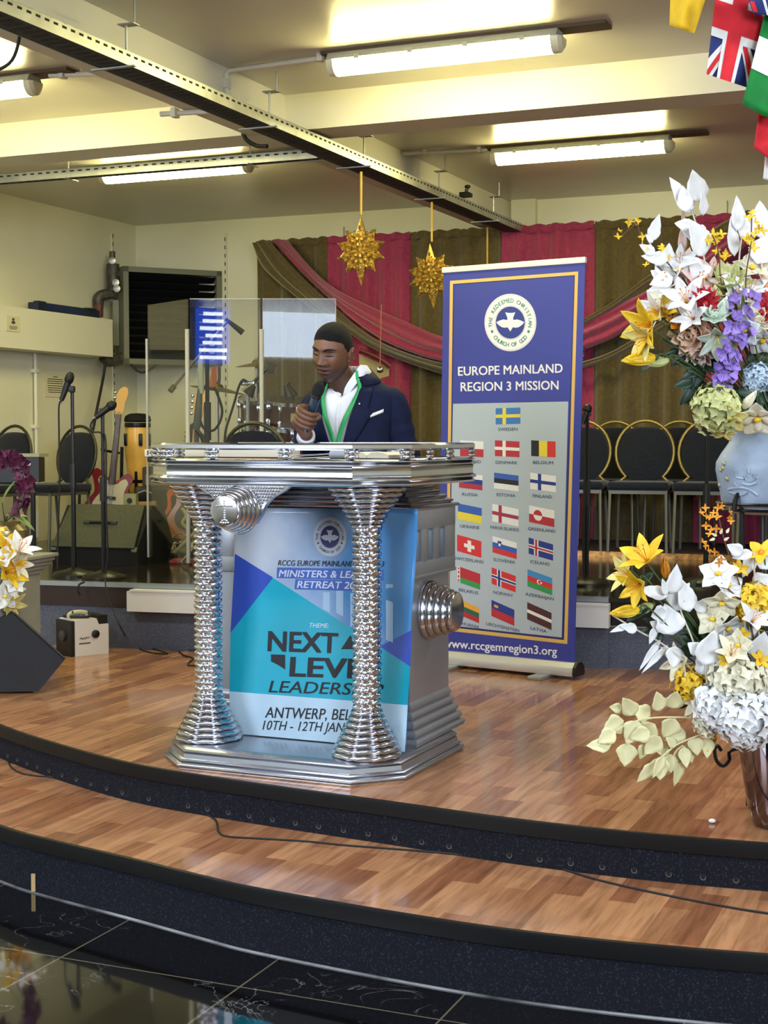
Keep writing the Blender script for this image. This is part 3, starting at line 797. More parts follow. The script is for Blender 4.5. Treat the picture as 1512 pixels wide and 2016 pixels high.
# winged crest and roundels
cr = [(-.19, .0), (.19, .0), (.165, -.018), (.12, -.04), (.09, -.068), (.075, -.1), (.05, -.135), (.0, -.16), (-.05, -.14), (-.08, -.1), (-.095, -.068), (-.125, -.04), (-.17, -.016)]
CXC, CZC = -.055, 1.032
mt = M.Translation((CXC, -.455, CZC)) @ M.Rotation(PI / 2, 4, 'X')
crest = MB().prism(cr, -.012, .012, mt).build('winged_crest', chrome, lect, smooth=0)
mb = MB()
def inside(p, poly, m=.007):
    c = False; n = len(poly)
    for i in range(n):
        a, b = poly[i], poly[(i + 1) % n]
        if (a[1] > p[1]) != (b[1] > p[1]) and p[0] < (b[0] - a[0]) * (p[1] - a[1]) / (b[1] - a[1]) + a[0]: c = not c
        e = V((b[0] - a[0], b[1] - a[1])); w = V((p[0] - a[0], p[1] - a[1])); t = max(0, min(1, w.dot(e) / e.dot(e)))
        if (w - e * t).length < m: return False
    return c
for j in range(14):
    for i in range(-20, 21):
        p = (i * .0105 + (j % 2) * .005, -.008 - j * .0105)
        if inside(p, cr) and math.hypot(p[0] + .02, p[1] + .075) > .07: mb.ell((CXC + p[0], -.468, CZC + p[1]), (.0054, .005, .0054), None, 8, 5)
mb.build('bead_ornament', chrome, crest)
def roundel(c, axis, rs, L, name, par):
    mt = M.Translation(c) @ (M.Rotation(PI / 2, 4, 'X') if axis == 'y' else M.Rotation(PI / 2, 4, 'Y'))
    prof = []; n = len(rs)
    for i, r in enumerate(rs): prof += [(r - .006, L * i / n)] + [(r - .006 + .006 * math.sin(PI * k / 4), L * (i + k / 4) / n) for k in range(1, 4)] + [(r - .006, L * (i + 1) / n)]
    prof += [(rs[-1] - .01, L + .001)]
    return MB().lathe(prof, 36, mt, None).build(name, chrome, par, smooth=50)
fr_ = roundel((CXC - .012, -.467, .945), 'y', [.086, .08, .074, .067, .06], .105, 'roundel', lect)
mb = MB()
cz = .945; cxx = CXC - .012; fy = -.467 - .1075
for k in range(9): mb.ell((cxx, fy, cz + .034 - k * .008), (.0037, .004, .0037), None, 8, 5)
for k in range(-4, 5):
    if k: mb.ell((cxx + k * .0075, fy, cz + .018), (.0036, .004, .0036), None, 8, 5)
for dx, dz in ((-.008, -.033), (.008, -.033), (-.014, -.04), (-.005, -.041), (.005, -.041), (.014, -.04)): mb.ell((cxx + dx, fy, cz + dz), (.0036, .004, .0036), None, 8, 5)
mb.build('stud_cross', chrome, fr_)
roundel((.40, .14, .55), 'x', [.112, .104, .096, .086, .076], .12, 'roundel', lect)
roundel((-.52, .14, .55), 'x', [.076, .086, .096, .104, .112], .12, 'roundel', lect)
# papers and books on the tray
def on_tray(px, py, z=1.12):
    return onz(px, py, z)
def lw(x, y, z): return LO + lex * x + ley * y + V((0, 0, z))
page = km('book_page', (214, 208, 188), 0.7); red_c = km('dark_red_cover', (84, 18, 26), 0.5)
t = thing('book', 'dark red covered book lying on the left of the lectern tray', 'book', lw(-.17, -.12, 1.119), LR + .1)
MB().box((0, 0, .004), (.26, .19, .007)).box((0, 0, .043), (.26, .19, .006)).box((0, .094, .0235), (.26, .004, .045)).build('cover', red_c, t, smooth=0); MB().box((0, -.003, .0235), (.25, .18, .034)).build('pages', page, t, smooth=0)
t = thing('document', 'loose white papers spread on the middle of the lectern tray', 'papers', lw(.1, -.1, 1.119), LR - .08)
for k in range(3):
    MB().sheet(8, 6, lambda s, q, k=k: ((s - .5) * .24 + k * .012, (q - .5) * .2, .002 + .004 * k + .014 * s * s + .006 * math.sin(q * 3 + k))).build('sheet', km('paper', (228, 228, 226), 0.6), t, sol=.0008)
t = thing('open_bible', 'open cream-paged book lying at the right of the lectern tray', 'book', lw(.33, -.16, 1.119), LR - .15)
MB().box((0, 0, .003), (.2, .17, .006)).build('cover', km('black_leather', (18, 16, 16), 0.5), t, smooth=0)
for s in (-1, 1):
    rings = [[(s * x, -.078, .006), (s * x, .078, .006), (s * x, .078, .008 + h), (s * x, -.078, .008 + h)] for x, h in ((.001, .008), (.02, .018), (.045, .02), (.07, .016), (.09, .009))]
    MB().loft(rings).build('page_block', page, t)
t = thing('tray_bottle', 'small grey capped container lying beside the open book on the lectern', 'container', lw(.2, -.2, 1.135), LR)
mt = M.Rotation(PI / 2, 4, 'Y')
MB().lathe([(.016, -.04), (.017, -.038), (.017, .03), (.012, .036)], 16, mt).build('container_body', km('grey_plastic', (150, 156, 166), 0.4), t); MB().lathe([(.013, .036), (.013, .05)], 16, mt).build('cap', white, t)

# ================================================================ POSTER on the lectern
PN = -ley
PP0 = LO + ley * -.085
pO = LO + ley * -.085
def P_map(px, py, off=0.0):
    y = 0
    for _ in range(4):
        w = onplane(px, py, PP0 + ley * y, PN) - LO
        x, z = w.dot(lex), w.z
        k = max(0, (x - .12) / .26); kl = max(0, (-.2 - x) / .2)
        y = -.05 * k * k - .02 * kl * kl - .06 * max(0, min(1, (.6 - z) / .52)) ** 1.3 - .004 * math.sin(z * 22) * k
    return V((x, y - off, max(z, .079)))
poster = thing('poster', 'glossy blue and turquoise event poster hung on the lectern between its columns', 'poster', pO, LR)
vinyl = mat('poster_sky', (150, 186, 226), 0.22)
nt = vinyl.node_tree; bs = nt.nodes['Principled BSDF']
tc = nt.nodes.new('ShaderNodeTexCoord'); sx = nt.nodes.new('ShaderNodeSeparateXYZ'); nt.links.new(tc.outputs['Object'], sx.inputs[0])
nz = nt.nodes.new('ShaderNodeTexNoise'); nz.inputs['Scale'].default_value = 3.5; nz.inputs['Detail'].default_value = 5; nt.links.new(tc.outputs['Object'], nz.inputs['Vector'])
ma = nt.nodes.new('ShaderNodeMath'); ma.operation = 'MULTIPLY_ADD'; ma.inputs[1].default_value = 1.1; nt.links.new(sx.outputs['X'], ma.inputs[0]); nt.links.new(nz.outputs['Fac'], ma.inputs[2])
rp = nt.nodes.new('ShaderNodeValToRGB'); rp.color_ramp.elements[0].position = 0.25; rp.color_ramp.elements[0].color = lin((196, 206, 222)); rp.color_ramp.elements[1].position = 0.82; rp.color_ramp.elements[1].color = lin((74, 142, 205))
nt.links.new(ma.outputs[0], rp.inputs['Fac']); nt.links.new(rp.outputs['Color'], bs.inputs['Base Color'])
def quad_px(c, s, q):
    a = V(c[0]).lerp(V(c[1]), s); b = V(c[3]).lerp(V(c[2]), s); return a.lerp(b, q)
PC = [(464, 1000), (823, 1002), (797, 1481), (452, 1452)]
def pf(s, q):
    c = quad_px(PC, s, q)
    wob = 2.5 * math.sin(q * 9) * (s - .5)
    return P_map(c.x + wob, c.y)
sheet_o = MB().sheet(40, 48, pf).build('vinyl_sheet', vinyl, poster, sol=.001)
def poly_px(name, poly, m, mapf, par, off, cuts=3):
    bm = bmesh.new(); vs = [bm.verts.new((x, y, 0)) for x, y in poly]; bm.faces.new(vs)
    bmesh.ops.triangulate(bm, faces=bm.faces[:])
    for _ in range(cuts): bmesh.ops.subdivide_edges(bm, edges=bm.edges[:], cuts=1, use_grid_fill=True)
    P = [mapf(v.co.x, v.co.y, off) for v in bm.verts]; bm.verts.index_update(); F = [tuple(v.index for v in f.verts) for f in bm.faces]; bm.free()
    return MB().add(P, F).build(name, m, par, smooth=80)
def text_px(name, s, cx, cy, w, h, m, mapf, par, off, shear=0, bold=0.0, slope=0.0):
    vs, fs = fit_text(s, w, h, shear, bold)
    P = [mapf(cx + p.x, cy - p.y + h / 2 + slope * p.x, off + .00022 * p.z) for p in vs]
    return MB().add(P, fs).build(name, m, par, smooth=0)
gl = .22
blue_p = mat('print_blue', (52, 84, 190), gl); teal_p = mat('print_teal', (24, 170, 200), gl, noise=(3, .06)); pale_p = mat('print_pale_blue', (186, 216, 238), gl, noise=(4, .05))
ink_p = mat('print_black', (16, 18, 26), .4, spec=.3); navy_p = mat('print_navy', (44, 42, 104), .4); white_p = mat('print_white', (232, 236, 242), .3); lil_p = mat('print_highlight', (74, 108, 190), gl); lt_p = mat('print_lilac_text', (214, 222, 246), gl)
poly_px('pale_band', [(452, 1361), (803, 1388), (797, 1480), (453, 1451)], pale_p, P_map, poster, .0012)
poly_px('teal_field', [(537, 1137), (808, 1312), (803, 1388), (452, 1361), (454, 1246)], teal_p, P_map, poster, .0014, 4)
poly_px('blue_field', [(463, 1090), (538, 1137), (454, 1246)], blue_p, P_map, poster, .0014)
poly_px('blue_field', [(812, 1240), (748, 1272), (808, 1312)], blue_p, P_map, poster, .0014)
tow = mat('print_skyline', (168, 200, 232), gl)
for x, y0 in ((636, 1166), (662, 1158), (690, 1168), (760, 1150)):
    poly_px('skyline', [(x, y0), (x + 14, y0), (x + 14, y0 + (x - 620) * .62 + 30), (x, y0 + (x - 620) * .62 + 22)], tow, P_map, poster, .0012, 1)
def emblem(par, mapf, cx, cy, rx, ry, off, navy, green, whitem, ringm):
    def mp(vs, o): return [mapf(cx + p.x * rx, cy - p.y * ry, off + o + .0002 * p.z) for p in vs]
    def polar(rad):
        P = [V((0, 0, 0))] + [V((rad * j / 6 * math.cos(2 * PI * k / 48), rad * j / 6 * math.sin(2 * PI * k / 48), 0)) for j in range(1, 7) for k in range(48)]
        F = [(0, 1 + k, 1 + (k + 1) % 48) for k in range(48)] + [(1 + (j - 1) * 48 + k, 1 + j * 48 + k, 1 + j * 48 + (k + 1) % 48, 1 + (j - 1) * 48 + (k + 1) % 48) for j in range(1, 6) for k in range(48)]
        return P, F
    vs, fs = polar(1.0); em = MB().add(mp(vs, 0), fs).build('round_emblem', whitem, par, smooth=0)
    mb = MB()
    for r in (.97, .60): vs, fs = disc(r - .018, r); mb.add(mp(vs, .0006), fs)
    mb.build('emblem_ring', ringm, em, smooth=0)
    vs, fs = polar(.56); MB().add(mp(vs, .0007), fs).build('emblem_disc', navy, em, smooth=0)
    vs = [V((x * .54, y * .54, 0)) for x, y in DOVE]; MB().add(mp(vs, .0014), [tuple(f) for f in tessellate_polygon([vs])]).build('dove', whitem, em, smooth=0)
    mb = MB(); D = math.radians
    vs, fs = arc_text('THE REDEEMED CHRISTIAN', .70, .2, D(188), D(-8)); mb.add(mp(vs, .0008), fs)
    vs, fs = arc_text('CHURCH OF GOD', .70, .2, D(222), D(318), True); mb.add(mp(vs, .0008), fs)
    for a in (D(204), D(-24)):
        st = [V(((.08 if k % 2 else .035) * math.cos(k * PI / 5) + .77 * math.cos(a), (.08 if k % 2 else .035) * math.sin(k * PI / 5) + .77 * math.sin(a), 0)) for k in range(10)]
        mb.add(mp(st, .0008), [tuple(range(10))])
    mb.build('emblem_lettering', green, em, smooth=0)
emblem(poster, P_map, 650, 1057, 33, 39, .0014, navy_p, ink_p, mat('print_emblem_grey', (196, 206, 222), .3), mat('print_ring', (150, 156, 172), .3))
def ptext(s, x0, x1, cy, h, m, shear=.25, bold=.02, off=.0024, slope=.03): return text_px('lettering', s, (x0 + x1) / 2, cy, x1 - x0, h, m, P_map, poster, off, shear, bold, slope)
ptext('RCCG EUROPE MAINLAND REGION 3', 548, 757, 1109, 11, ink_p, .2, .012, slope=.012)
poly_px('highlight_bar', [(546, 1117), (756, 1121), (755, 1143), (545, 1138)], lil_p, P_map, poster, .0016, 5)
ptext('MINISTERS & LEADERS', 549, 752, 1130, 14, lt_p, .2, .03, slope=.018)
poly_px('highlight_bar', [(582, 1140), (710, 1143), (710, 1164), (580, 1160)], lil_p, P_map, poster, .0018, 5)
ptext('RETREAT 20', 585, 700, 1151, 14, lt_p, .2, .03, slope=.02)
ptext('THEME:', 610, 648, 1231, 9, lt_p, .25, .0)
ptext('NEXT', 527, 667, 1263, 40, ink_p, .05, .05)
poly_px('arrow', [(690, 1250), (708, 1278), (672, 1278)], ink_p, P_map, poster, .0024, 1)
poly_px('corner_mark', [(534, 1288), (562, 1289), (562, 1318), (548, 1309), (534, 1302)], ink_p, P_map, poster, .0024, 1)
ptext('LEVEL', 570, 752, 1314, 39, ink_p, .05, .05)
ptext('LEADERSHIP', 529, 756, 1354, 24, ink_p, .22, .015)
ptext('ANTWERP, BELGIUM', 522, 754, 1405, 22, ink_p, .22, .015)
ptext('10TH - 12TH JANUARY', 517, 738, 1430, 19, ink_p, .3, .01)

# ================================================================ ROLL-UP BANNER
bR = onz(1141, 1338, 0); bd = V((-.83, .557, 0)).normalized()
bx = -bd; by = V((-bx.y, bx.x, 0)); BO = bR + bd * .44
BRZ = math.atan2(bx.y, bx.x)
ban = thing('roll_up_banner', 'tall blue roll-up banner with a round emblem and rows of national flags', 'banner', BO, BRZ)
def B_map(px, py, off=0.0):
    w = onplane(px, py, BO, by) - BO
    return V((w.dot(bx), -off, w.z))
gbl = .3
ban_blue = mat('banner_blue', (54, 62, 150), gbl, noise=(1.5, .05))
MB().add([B_map(x, y, o) for o in (0, -.002) for x, y in ((873, 538), (1152, 517), (1131, 1312), (862, 1286))], [(0, 1, 2, 3), (7, 6, 5, 4), (0, 4, 5, 1), (1, 5, 6, 2), (2, 6, 7, 3), (3, 7, 4, 0)]).build('graphic_panel', ban_blue, ban, smooth=0)
tl, tr = B_map(871, 537), B_map(1153.5, 516)
mb = MB(); mb.box(((tl.x + tr.x) / 2, .002, tl.z + .012), ((tr - tl).length, .022, .03), bev=.006); mb.build('top_rail', km('banner_rail', (222, 222, 218), 0.35), ban)
MB().box(((tl.x + tr.x) / 2, .012, tl.z + .02), (.05, .03, .03)).build('pole_clip', black, ban, smooth=0)
MB().tube([(0, .03, .06), ((tl.x + tr.x) / 2, .02, tl.z)], .009, 10).build('support_pole', steel, ban)
mb = MB(); pr_ = [(-.045, .018), (-.05, .03), (-.045, .06), (-.02, .083), (.02, .083), (.045, .06), (.05, .03), (.045, .018)]
mb.loft([[(x, a, b) for a, b in pr_] for x in (-.425, .425)]); mb.build('cassette', km('cassette_alu', (206, 206, 202), 0.3, 0.5), ban)
for s in (-1, 1):
    mb = MB(); mb.loft([[(x, a * 1.06, .016 + (b - .016) * 1.05) for a, b in pr_] for x in (s * .425, s * .442)]); mb.build('end_cap', black, ban)
for x in (-.27, .26): MB().box((x, -.02, .009), (.075, .24, .018), bev=.004).build('foot', steel, ban)
gold_p = mat('banner_gold', (214, 176, 96), gbl); grey_p = mat('banner_grey', (172, 186, 196), gbl); nav2 = mat('banner_navy', (28, 36, 96), gbl); wh2 = mat('banner_white', (232, 234, 236), gbl)
def band(name, m, outer, inner, off):
    P = [B_map(x, y, off) for x, y in outer] + [B_map(x, y, off) for x, y in inner]
    MB().add(P, [(i, (i + 1) % 4, (i + 1) % 4 + 4, i + 4) for i in range(4)]).build(name, m, ban, smooth=0)
band('gold_border', gold_p, [(886, 553), (1138.5, 534.5), (1117, 1268), (877, 1241)], [(892, 559), (1132, 541.5), (1110.5, 1260), (883, 1234.5)], .0006)
band('navy_border', nav2, [(892, 559), (1132, 541.5), (1110.5, 1260), (883, 1234.5)], [(893.3, 560.5), (1130.4, 543), (1107, 1257), (886, 1232)], .0007)
MB().add([B_map(x, y, .0008) for x, y in ((892, 795), (1119, 790.5), (1106, 1255), (884, 1231))], [(0, 1, 2, 3)]).build('grey_field', grey_p, ban, smooth=0)
emblem(ban, B_map, 1005, 635, 51, 56.5, .0009, mat('banner_emblem_blue', (44, 60, 140), .3), mat('banner_green', (34, 128, 100), .3), wh2, mat('banner_ring', (200, 176, 186), .3))
def btext(s, cx, cy, w, h, m, bold=.03, slope=0): text_px('lettering', s, cx, cy, w, h, m, B_map, ban, .0012, 0, bold, slope)
btext('EUROPE MAINLAND', 1005, 727.5, 206, 18, wh2, .03, -.03)
btext('REGION 3 MISSION', 1003.5, 759.5, 193, 18, wh2, .03, -.018)
btext('www.rccgemregion3.org', 985, 1273.5, 224, 17, wh2, .03, .075)
txt_d = mat('banner_grey_text', (62, 74, 92), .4)
RGB = lambda n, c: km('flag_' + n, c, gbl)
C_ = dict(w=RGB('white', (226, 228, 226)), r=RGB('red', (178, 44, 56)), br=RGB('bright_red', (206, 50, 52)), k=RGB('black', (26, 28, 32)), y=RGB('yellow', (226, 206, 60)), b=RGB('blue', (52, 92, 178)), db=RGB('dark_blue', (32, 56, 140)), sb=RGB('sky_blue', (60, 140, 205)), g=RGB('green', (52, 150, 82)), o=RGB('orange', (224, 166, 60)), dg=RGB('dark_green', (44, 96, 72)), m=RGB('maroon', (74, 36, 44)), by=RGB('swedish_blue', (56, 116, 186)))
# every flag: name, centre of its name, flag corners in the print, then layers (colour, x0, y0, x1, y1) in flag fractions
def cross(bg, cs): return [(bg, 0, 0, 1, 1)] + cs
FL = [
 ('SWEDEN', 1000, 845, 38, (976, 803, 1024.7, 835), [('by', 0, 0, 1, 1), ('y', .28, 0, .42, 1), ('y', 0, .4, 1, .6)]),
 ('POLAND', 929, 908.5, 36, (906, 868, 952, 899), [('w', 0, 0, 1, .5), ('r', 0, .5, 1, 1)]),
 ('DENMARK', 997.5, 910.5, 43, (974.6, 868, 1023, 899), [('r', 0, 0, 1, 1), ('w', .31, 0, .44, 1), ('w', 0, .4, 1, .6)]),
 ('BELGIUM', 1069.5, 910.5, 40, (1046, 868, 1094, 899), [('k', 0, 0, .32, 1), ('y', .32, 0, .66, 1), ('br', .66, 0, 1, 1)]),
 ('RUSSIA', 925.6, 973.5, 31, (904, 933, 950, 962.5), [('w', 0, 0, 1, .333), ('db', 0, .333, 1, .667), ('r', 0, .667, 1, 1)]),
 ('ESTONIA', 996.6, 974.5, 37, (973, 933.4, 1021, 964.5), [('b', 0, 0, 1, .333), ('k', 0, .333, 1, .64), ('w', 0, .64, 1, 1)]),
 ('FINLAND', 1068, 977, 38, (1044, 933.7, 1094.6, 965.8), [('w', 0, 0, 1, 1), ('db', .3, 0, .43, 1), ('db', 0, .4, 1, .6)]),
 ('UKRAINE', 925, 1037, 38, (901.8, 995.7, 948.7, 1027), [('b', 0, 0, 1, .5), ('y', 0, .5, 1, 1)]),
 ('FAROE ISLANDS', 994, 1040.5, 56, (969.4, 997, 1021, 1031.4), [('w', 0, 0, 1, 1), ('db', .24, 0, .36, 1), ('db', 0, .4, 1, .6), ('r', .255, 0, .345, 1), ('r', 0, .43, 1, .57)]),
 ('GREENLAND', 1066.7, 1043, 54, (1041.9, 999.8, 1091.5, 1032.6), 'greenland'),
 ('SWITZERLAND', 923.7, 1102.4, 57, (900, 1059, 948, 1091.5), [('br', 0, 0, 1, 1), ('w', .43, .16, .58, .84), ('w', .29, .4, .72, .62)]),
 ('SLOVENIA', 993, 1104, 43, (969.9, 1061.8, 1017.5, 1093.9), [('w', 0, 0, 1, .36), ('b', 0, .36, 1, .68), ('br', 0, .68, 1, 1), ('db', .22, .2, .37, .48), ('w', .25, .34, .34, .5)]),
 ('ICELAND', 1063.5, 1108, 38, (1041, 1065, 1089, 1097), [('db', 0, 0, 1, 1), ('w', .22, 0, .4, 1), ('w', 0, .38, 1, .62), ('r', .27, 0, .35, 1), ('r', 0, .45, 1, .55)]),
 ('BELARUS', 922.7, 1164, 38, (900.8, 1122, 945.6, 1153), [('r', 0, 0, 1, .66), ('g', 0, .66, 1, 1), ('w', 0, 0, .12, 1), ('r', .03, .05, .09, .2), ('r', .03, .28, .09, .45), ('r', .03, .55, .09, .72), ('r', .03, .8, .09, .95)]),
 ('NORWAY', 991, 1169, 39, (968.2, 1125.5, 1015.6, 1157.8), [('br', 0, 0, 1, 1), ('w', .22, 0, .4, 1), ('w', 0, .38, 1, .62), ('db', .265, 0, .355, 1), ('db', 0, .44, 1, .56)]),
 ('AZERBAIJAN', 1062.5, 1174, 56, (1038.7, 1129.4, 1087.3, 1163), 'azerbaijan'),
 ('LITHUANIA', 921, 1229.6, 46, (899, 1187, 943.4, 1217.4), [('o', 0, 0, 1, .35), ('dg', 0, .35, 1, .67), ('r', 0, .67, 1, 1)]),
 ('LIECHTENSTEIN', 990, 1234.5, 65, (967.7, 1190.7, 1012.7, 1222.3), [('db', 0, 0, 1, .5), ('r', 0, .5, 1, 1), ('o', .12, .2, .3, .36)]),
 ('LATVIA', 1060.6, 1239.5, 32, (1038.2, 1196, 1086, 1229.6), [('m', 0, 0, 1, .4), ('w', 0, .4, 1, .6), ('m', 0, .6, 1, 1)]),
]
for nm, tx, ty, tw, (x0, y0, x1, y1), lay in FL:
    sl = .0016 * (ty - 868) / 4
    if lay == 'greenland': lay = [('w', 0, 0, 1, .5), ('r', 0, .5, 1, 1), ('r', .18, .18, .52, .5, 'u'), ('w', .18, .5, .52, .82, 'd')]
    if lay == 'azerbaijan': lay = [('sb', 0, 0, 1, .35), ('br', 0, .35, 1, .67), ('g', 0, .67, 1, 1), ('w', .38, .37, .58, .65, 'c'), ('br', .43, .4, .6, .62, 'c'), ('w', .52, .46, .6, .57, 'c')]
    keys = []; mb = MB()
    for i, q in enumerate(lay):
        if q[0] not in keys: keys.append(q[0])
        mb.cur = keys.index(q[0])
        def fp(a, b, o): return B_map(x0 + (x1 - x0) * a, y0 + (y1 - y0) * b + sl * (x1 - x0) * (a - .5) * 3, .0011 + .00035 * o)
        if len(q) == 5: mb.add([fp(q[1], q[2], i), fp(q[3], q[2], i), fp(q[3], q[4], i), fp(q[1], q[4], i)], [(0, 1, 2, 3)])
        else:
            a0, a1 = {'c': (0, 2 * PI), 'u': (PI, 2 * PI), 'd': (0, PI)}[q[5]]
            cx_, rx_ = (q[1] + q[3]) / 2, (q[3] - q[1]) / 2
            if q[5] == 'c': cy_, ry_ = (q[2] + q[4]) / 2, (q[4] - q[2]) / 2
            elif q[5] == 'u': cy_, ry_ = q[4], q[4] - q[2]
            else: cy_, ry_ = q[2], q[4] - q[2]
            n = 20; mb.add([fp(cx_ + rx_ * math.cos(a0 + (a1 - a0) * k / n), cy_ + ry_ * math.sin(a0 + (a1 - a0) * k / n), i) for k in range(n + (0 if q[5] == 'c' else 1))], [tuple(range(n + (0 if q[5] == 'c' else 1)))])
    mb.build('printed_flag', [C_[k] for k in keys], ban, smooth=0)
    btext(nm, tx, ty, tw, 6.2, txt_d, .02, sl * 1.5)
# ================================================================ ON THE DARK PLATFORM
def gr(px, py, Y=None, z=ZP):          # foot point on the platform: from its pixel row, or straight down at depth Y
    if Y is None: return onz(px, py, z)
    q = at(px, py, Y); return V((q.x, q.y, z))
def mk(name, label, cat, loc, rz=0, group=None): return thing(name, label, cat, loc, rz, group)

# ---- banquet chairs (front of the seat towards local -y)
leg_m = km('chair_leg_grey', (118, 116, 104), 0.4, 0.7)
hoop_gold = km('hoop_gold', (150, 132, 74), 0.38, 0.55); hoop_dark = km('hoop_bronze', (70, 70, 52), 0.4, 0.6)
def make_chair(label, group, hoopm):
    t = mk('banquet_chair', label, 'chair', (0, 0, 0), 0, group)
    mb = MB()
    pts = []
    for k in range(25):
        a = PI * (-.28 + 1.56 * k / 24); pts.append(V((.205 * math.cos(a), 0, .685 + .225 * math.sin(a))))
    full = [V((.165, .19, .40)), V((.168, .205, .48))] + [V((p.x, .215 + (p.z - .5) * .16, p.z)) for p in pts] + [V((-.168, .205, .48)), V((-.165, .19, .40))]
    mb.tube(full, .0115, 8); mb.build('back_hoop', hoopm, t, smooth=60)
    n = 30; R0 = []; 
    for sc_, dy in ((.86, -.018), (.97, -.008), (.97, .012), (.86, .02)):
        ring = []
        for k in range(n):
            a = 2 * PI * k / n; x = .194 * math.cos(a); z = .224 * math.sin(a)
            if math.sin(a) > .76: z -= .034 * ((math.sin(a) - .76) / .24) ** 1.2
            z = .68 + z * sc_; x *= sc_
            ring.append(V((x, .215 + (z - .5) * .16 + dy, z)))
        R0.append(ring)
    MB().loft(R0).build('backrest', navy_fab, t, smooth=60)
    MB().rbox((0, -.005, .455), (.42, .42, .06), .022).build('seat', navy_fab, t, smooth=60)
    mb = MB(); 
    for y in (-.19, .18): mb.box((0, y, .415), (.40, .02, .025))
    for x in (-.19, .19): mb.box((x, 0, .415), (.02, .38, .025))
    mb.build('seat_frame', leg_m, t, smooth=0)
    for x in (-1, 1):
        MB().tube([(x * .19, -.19, .42), (x * .2, -.215, 0)], .0115, 8).build('leg', leg_m, t)
        MB().tube([(x * .175, .19, .42), (x * .19, .24, 0)], .0115, 8).build('leg', leg_m, t)
    return t
ch0 = make_chair('black upholstered chair with a gold hoop back, centre of the front choir row', 'choir chairs with gold hoops', hoop_gold)
ZD = ZP + .035
c0 = gr(1262, 1087, None, ZD); cu, cv = uv(c0); cv = 10.18
def chu(px, v): 
    d = ray(px, 900); 
    lo, hi = -6, 3
    for _ in range(50):
        m_ = (lo + hi) / 2; p = R(m_, v)
        if p.x / p.y < (px - CX) / FOC: lo = m_
        else: hi = m_
    return lo
first = True
row1 = [(1136, 'black hoop-backed choir chair half hidden behind the right edge of the blue banner'),
        (1262, 'black hoop-backed choir chair seen whole in the front row, right of the banner'),
        (1390, 'black hoop-backed choir chair left of the pale blue urn'),
        (1515, 'black hoop-backed choir chair behind the pale blue urn'), (1640, None)]
for px, lb in row1:
    if lb is None: continue
    p = R(chu(px, 10.18), 10.18, ZD)
    if first: ch0.location = p; ch0.rotation_euler = (0, 0, RZ + .12); ch0['label'] = lb; first = False
    else: dup(ch0, p, RZ + .12, lb)
for px, lb in ((1200, 'back-row choir chair showing between the two leftmost front choir chairs'), (1330, 'back-row choir chair showing between the whole front chair and the urn-side chair'), (1075, 'back-row choir chair hidden behind the blue banner'), (1455, 'back-row choir chair behind the tall urn and its flowers')):
    dup(ch0, R(chu(px, 10.68), 10.68, ZD), RZ + .1, lb)
ch1 = make_chair('black chair with a bronze hoop back at the left wall, behind the tall microphone', 'dark chairs on the left', hoop_dark)
p = at(103, 980, 10.9); ch1.location = (p.x, p.y, ZP); ch1.rotation_euler = (0, 0, -.62)
p = at(-28, 980, 10.6); dup(ch1, (p.x, p.y, ZP), -.6, 'black hoop-backed chair cut off by the left edge, behind the keyboard')
p = at(534, 900, 8.75); dup(ch1, (p.x, p.y, ZP), PI - .3, 'black hoop-backed drummer chair top showing behind the lectern')

# ---- microphones on stands
def mic_mesh(parent, a, b, r=.024, head_at_b=True):
    a, b = V(a), V(b); d = (b - a).normalized()
    MB().tube([a, a + (b - a) * .66], [r * .55, r * .8], 12).build('mic_handle', black, parent)
    MB().tube([a + (b - a) * .64, a + (b - a) * .7, a + (b - a) * .78, a + (b - a) * .9, b], [r * .85, r * 1.05, r * 1.05, r * .95, r * .4], 12).build('mic_head', km('mic_grille', (34, 34, 36), .5, .6), parent)
def mic_stand(label, foot, h, mic=None, base_r=.13, clutch=.55, boom=None):
    t = mk('microphone_stand', label, 'microphone stand', foot, 0, 'microphone stands')
    MB().lathe([(base_r, 0), (base_r, .012), (base_r * .9, .024), (.05, .04), (.022, .05)], 28).build('base', km('stand_base', (40, 40, 34), .35, .5), t)
    MB().tube([(0, 0, .04), (0, 0, h * clutch)], .0145, 10).build('lower_tube', blackm, t)
    MB().tube([(0, 0, h * clutch - .08), (0, 0, h * clutch + .06)], .021, 10).build('clutch', black, t)
    MB().tube([(0, 0, h * clutch), (0, 0, h)], .0105, 10).build('upper_tube', blackm, t)
    return t
def stand_mic(label, tp, a_px, b_px, Y, st):
    """microphone held in the clip of a stand; a = cable end, b = head"""
    a = at(*a_px, Y); b = at(*b_px, Y)
    m = mk('microphone', label, 'microphone', a, 0, 'microphones')
    mic_mesh(m, (0, 0, 0), b - a, .026)
    MB().tube([V((0, 0, 0)) - (b - a) * .12, (0, 0, 0)], .009, 8).build('plug', steel, m)
    return m
f1 = gr(146, 1134); h1 = at(141, 768, f1.y).z - ZP
s1 = mic_stand('taller black microphone stand on the left of the dark platform', f1, h1)
f2 = gr(205, 1139); h2 = at(206, 812, f2.y).z - ZP
s2 = mic_stand('shorter black round-base microphone stand in front of the wedge speaker', f2, h2)
f3 = gr(1154, 1151); h3 = at(1155, 815, f3.y).z - ZP
s3 = mic_stand('black microphone stand just right of the blue banner', f3, h3)
f4 = gr(1389, 1149); h4 = at(1388, 830, f4.y).z - ZP
s4 = mic_stand('thin black microphone stand beside the pale blue urn', f4, h4)
stand_mic('microphone pointing up on the taller left stand', None, (121, 788), (141, 733), f1.y - .03, s1)
stand_mic('microphone pointing right on the shorter left stand', None, (188, 822), (228, 792), f2.y - .03, s2)
stand_mic('microphone with a bronze ball head on the stand beside the banner', None, (1146, 835), (1159, 796), f3.y - .03, s3)
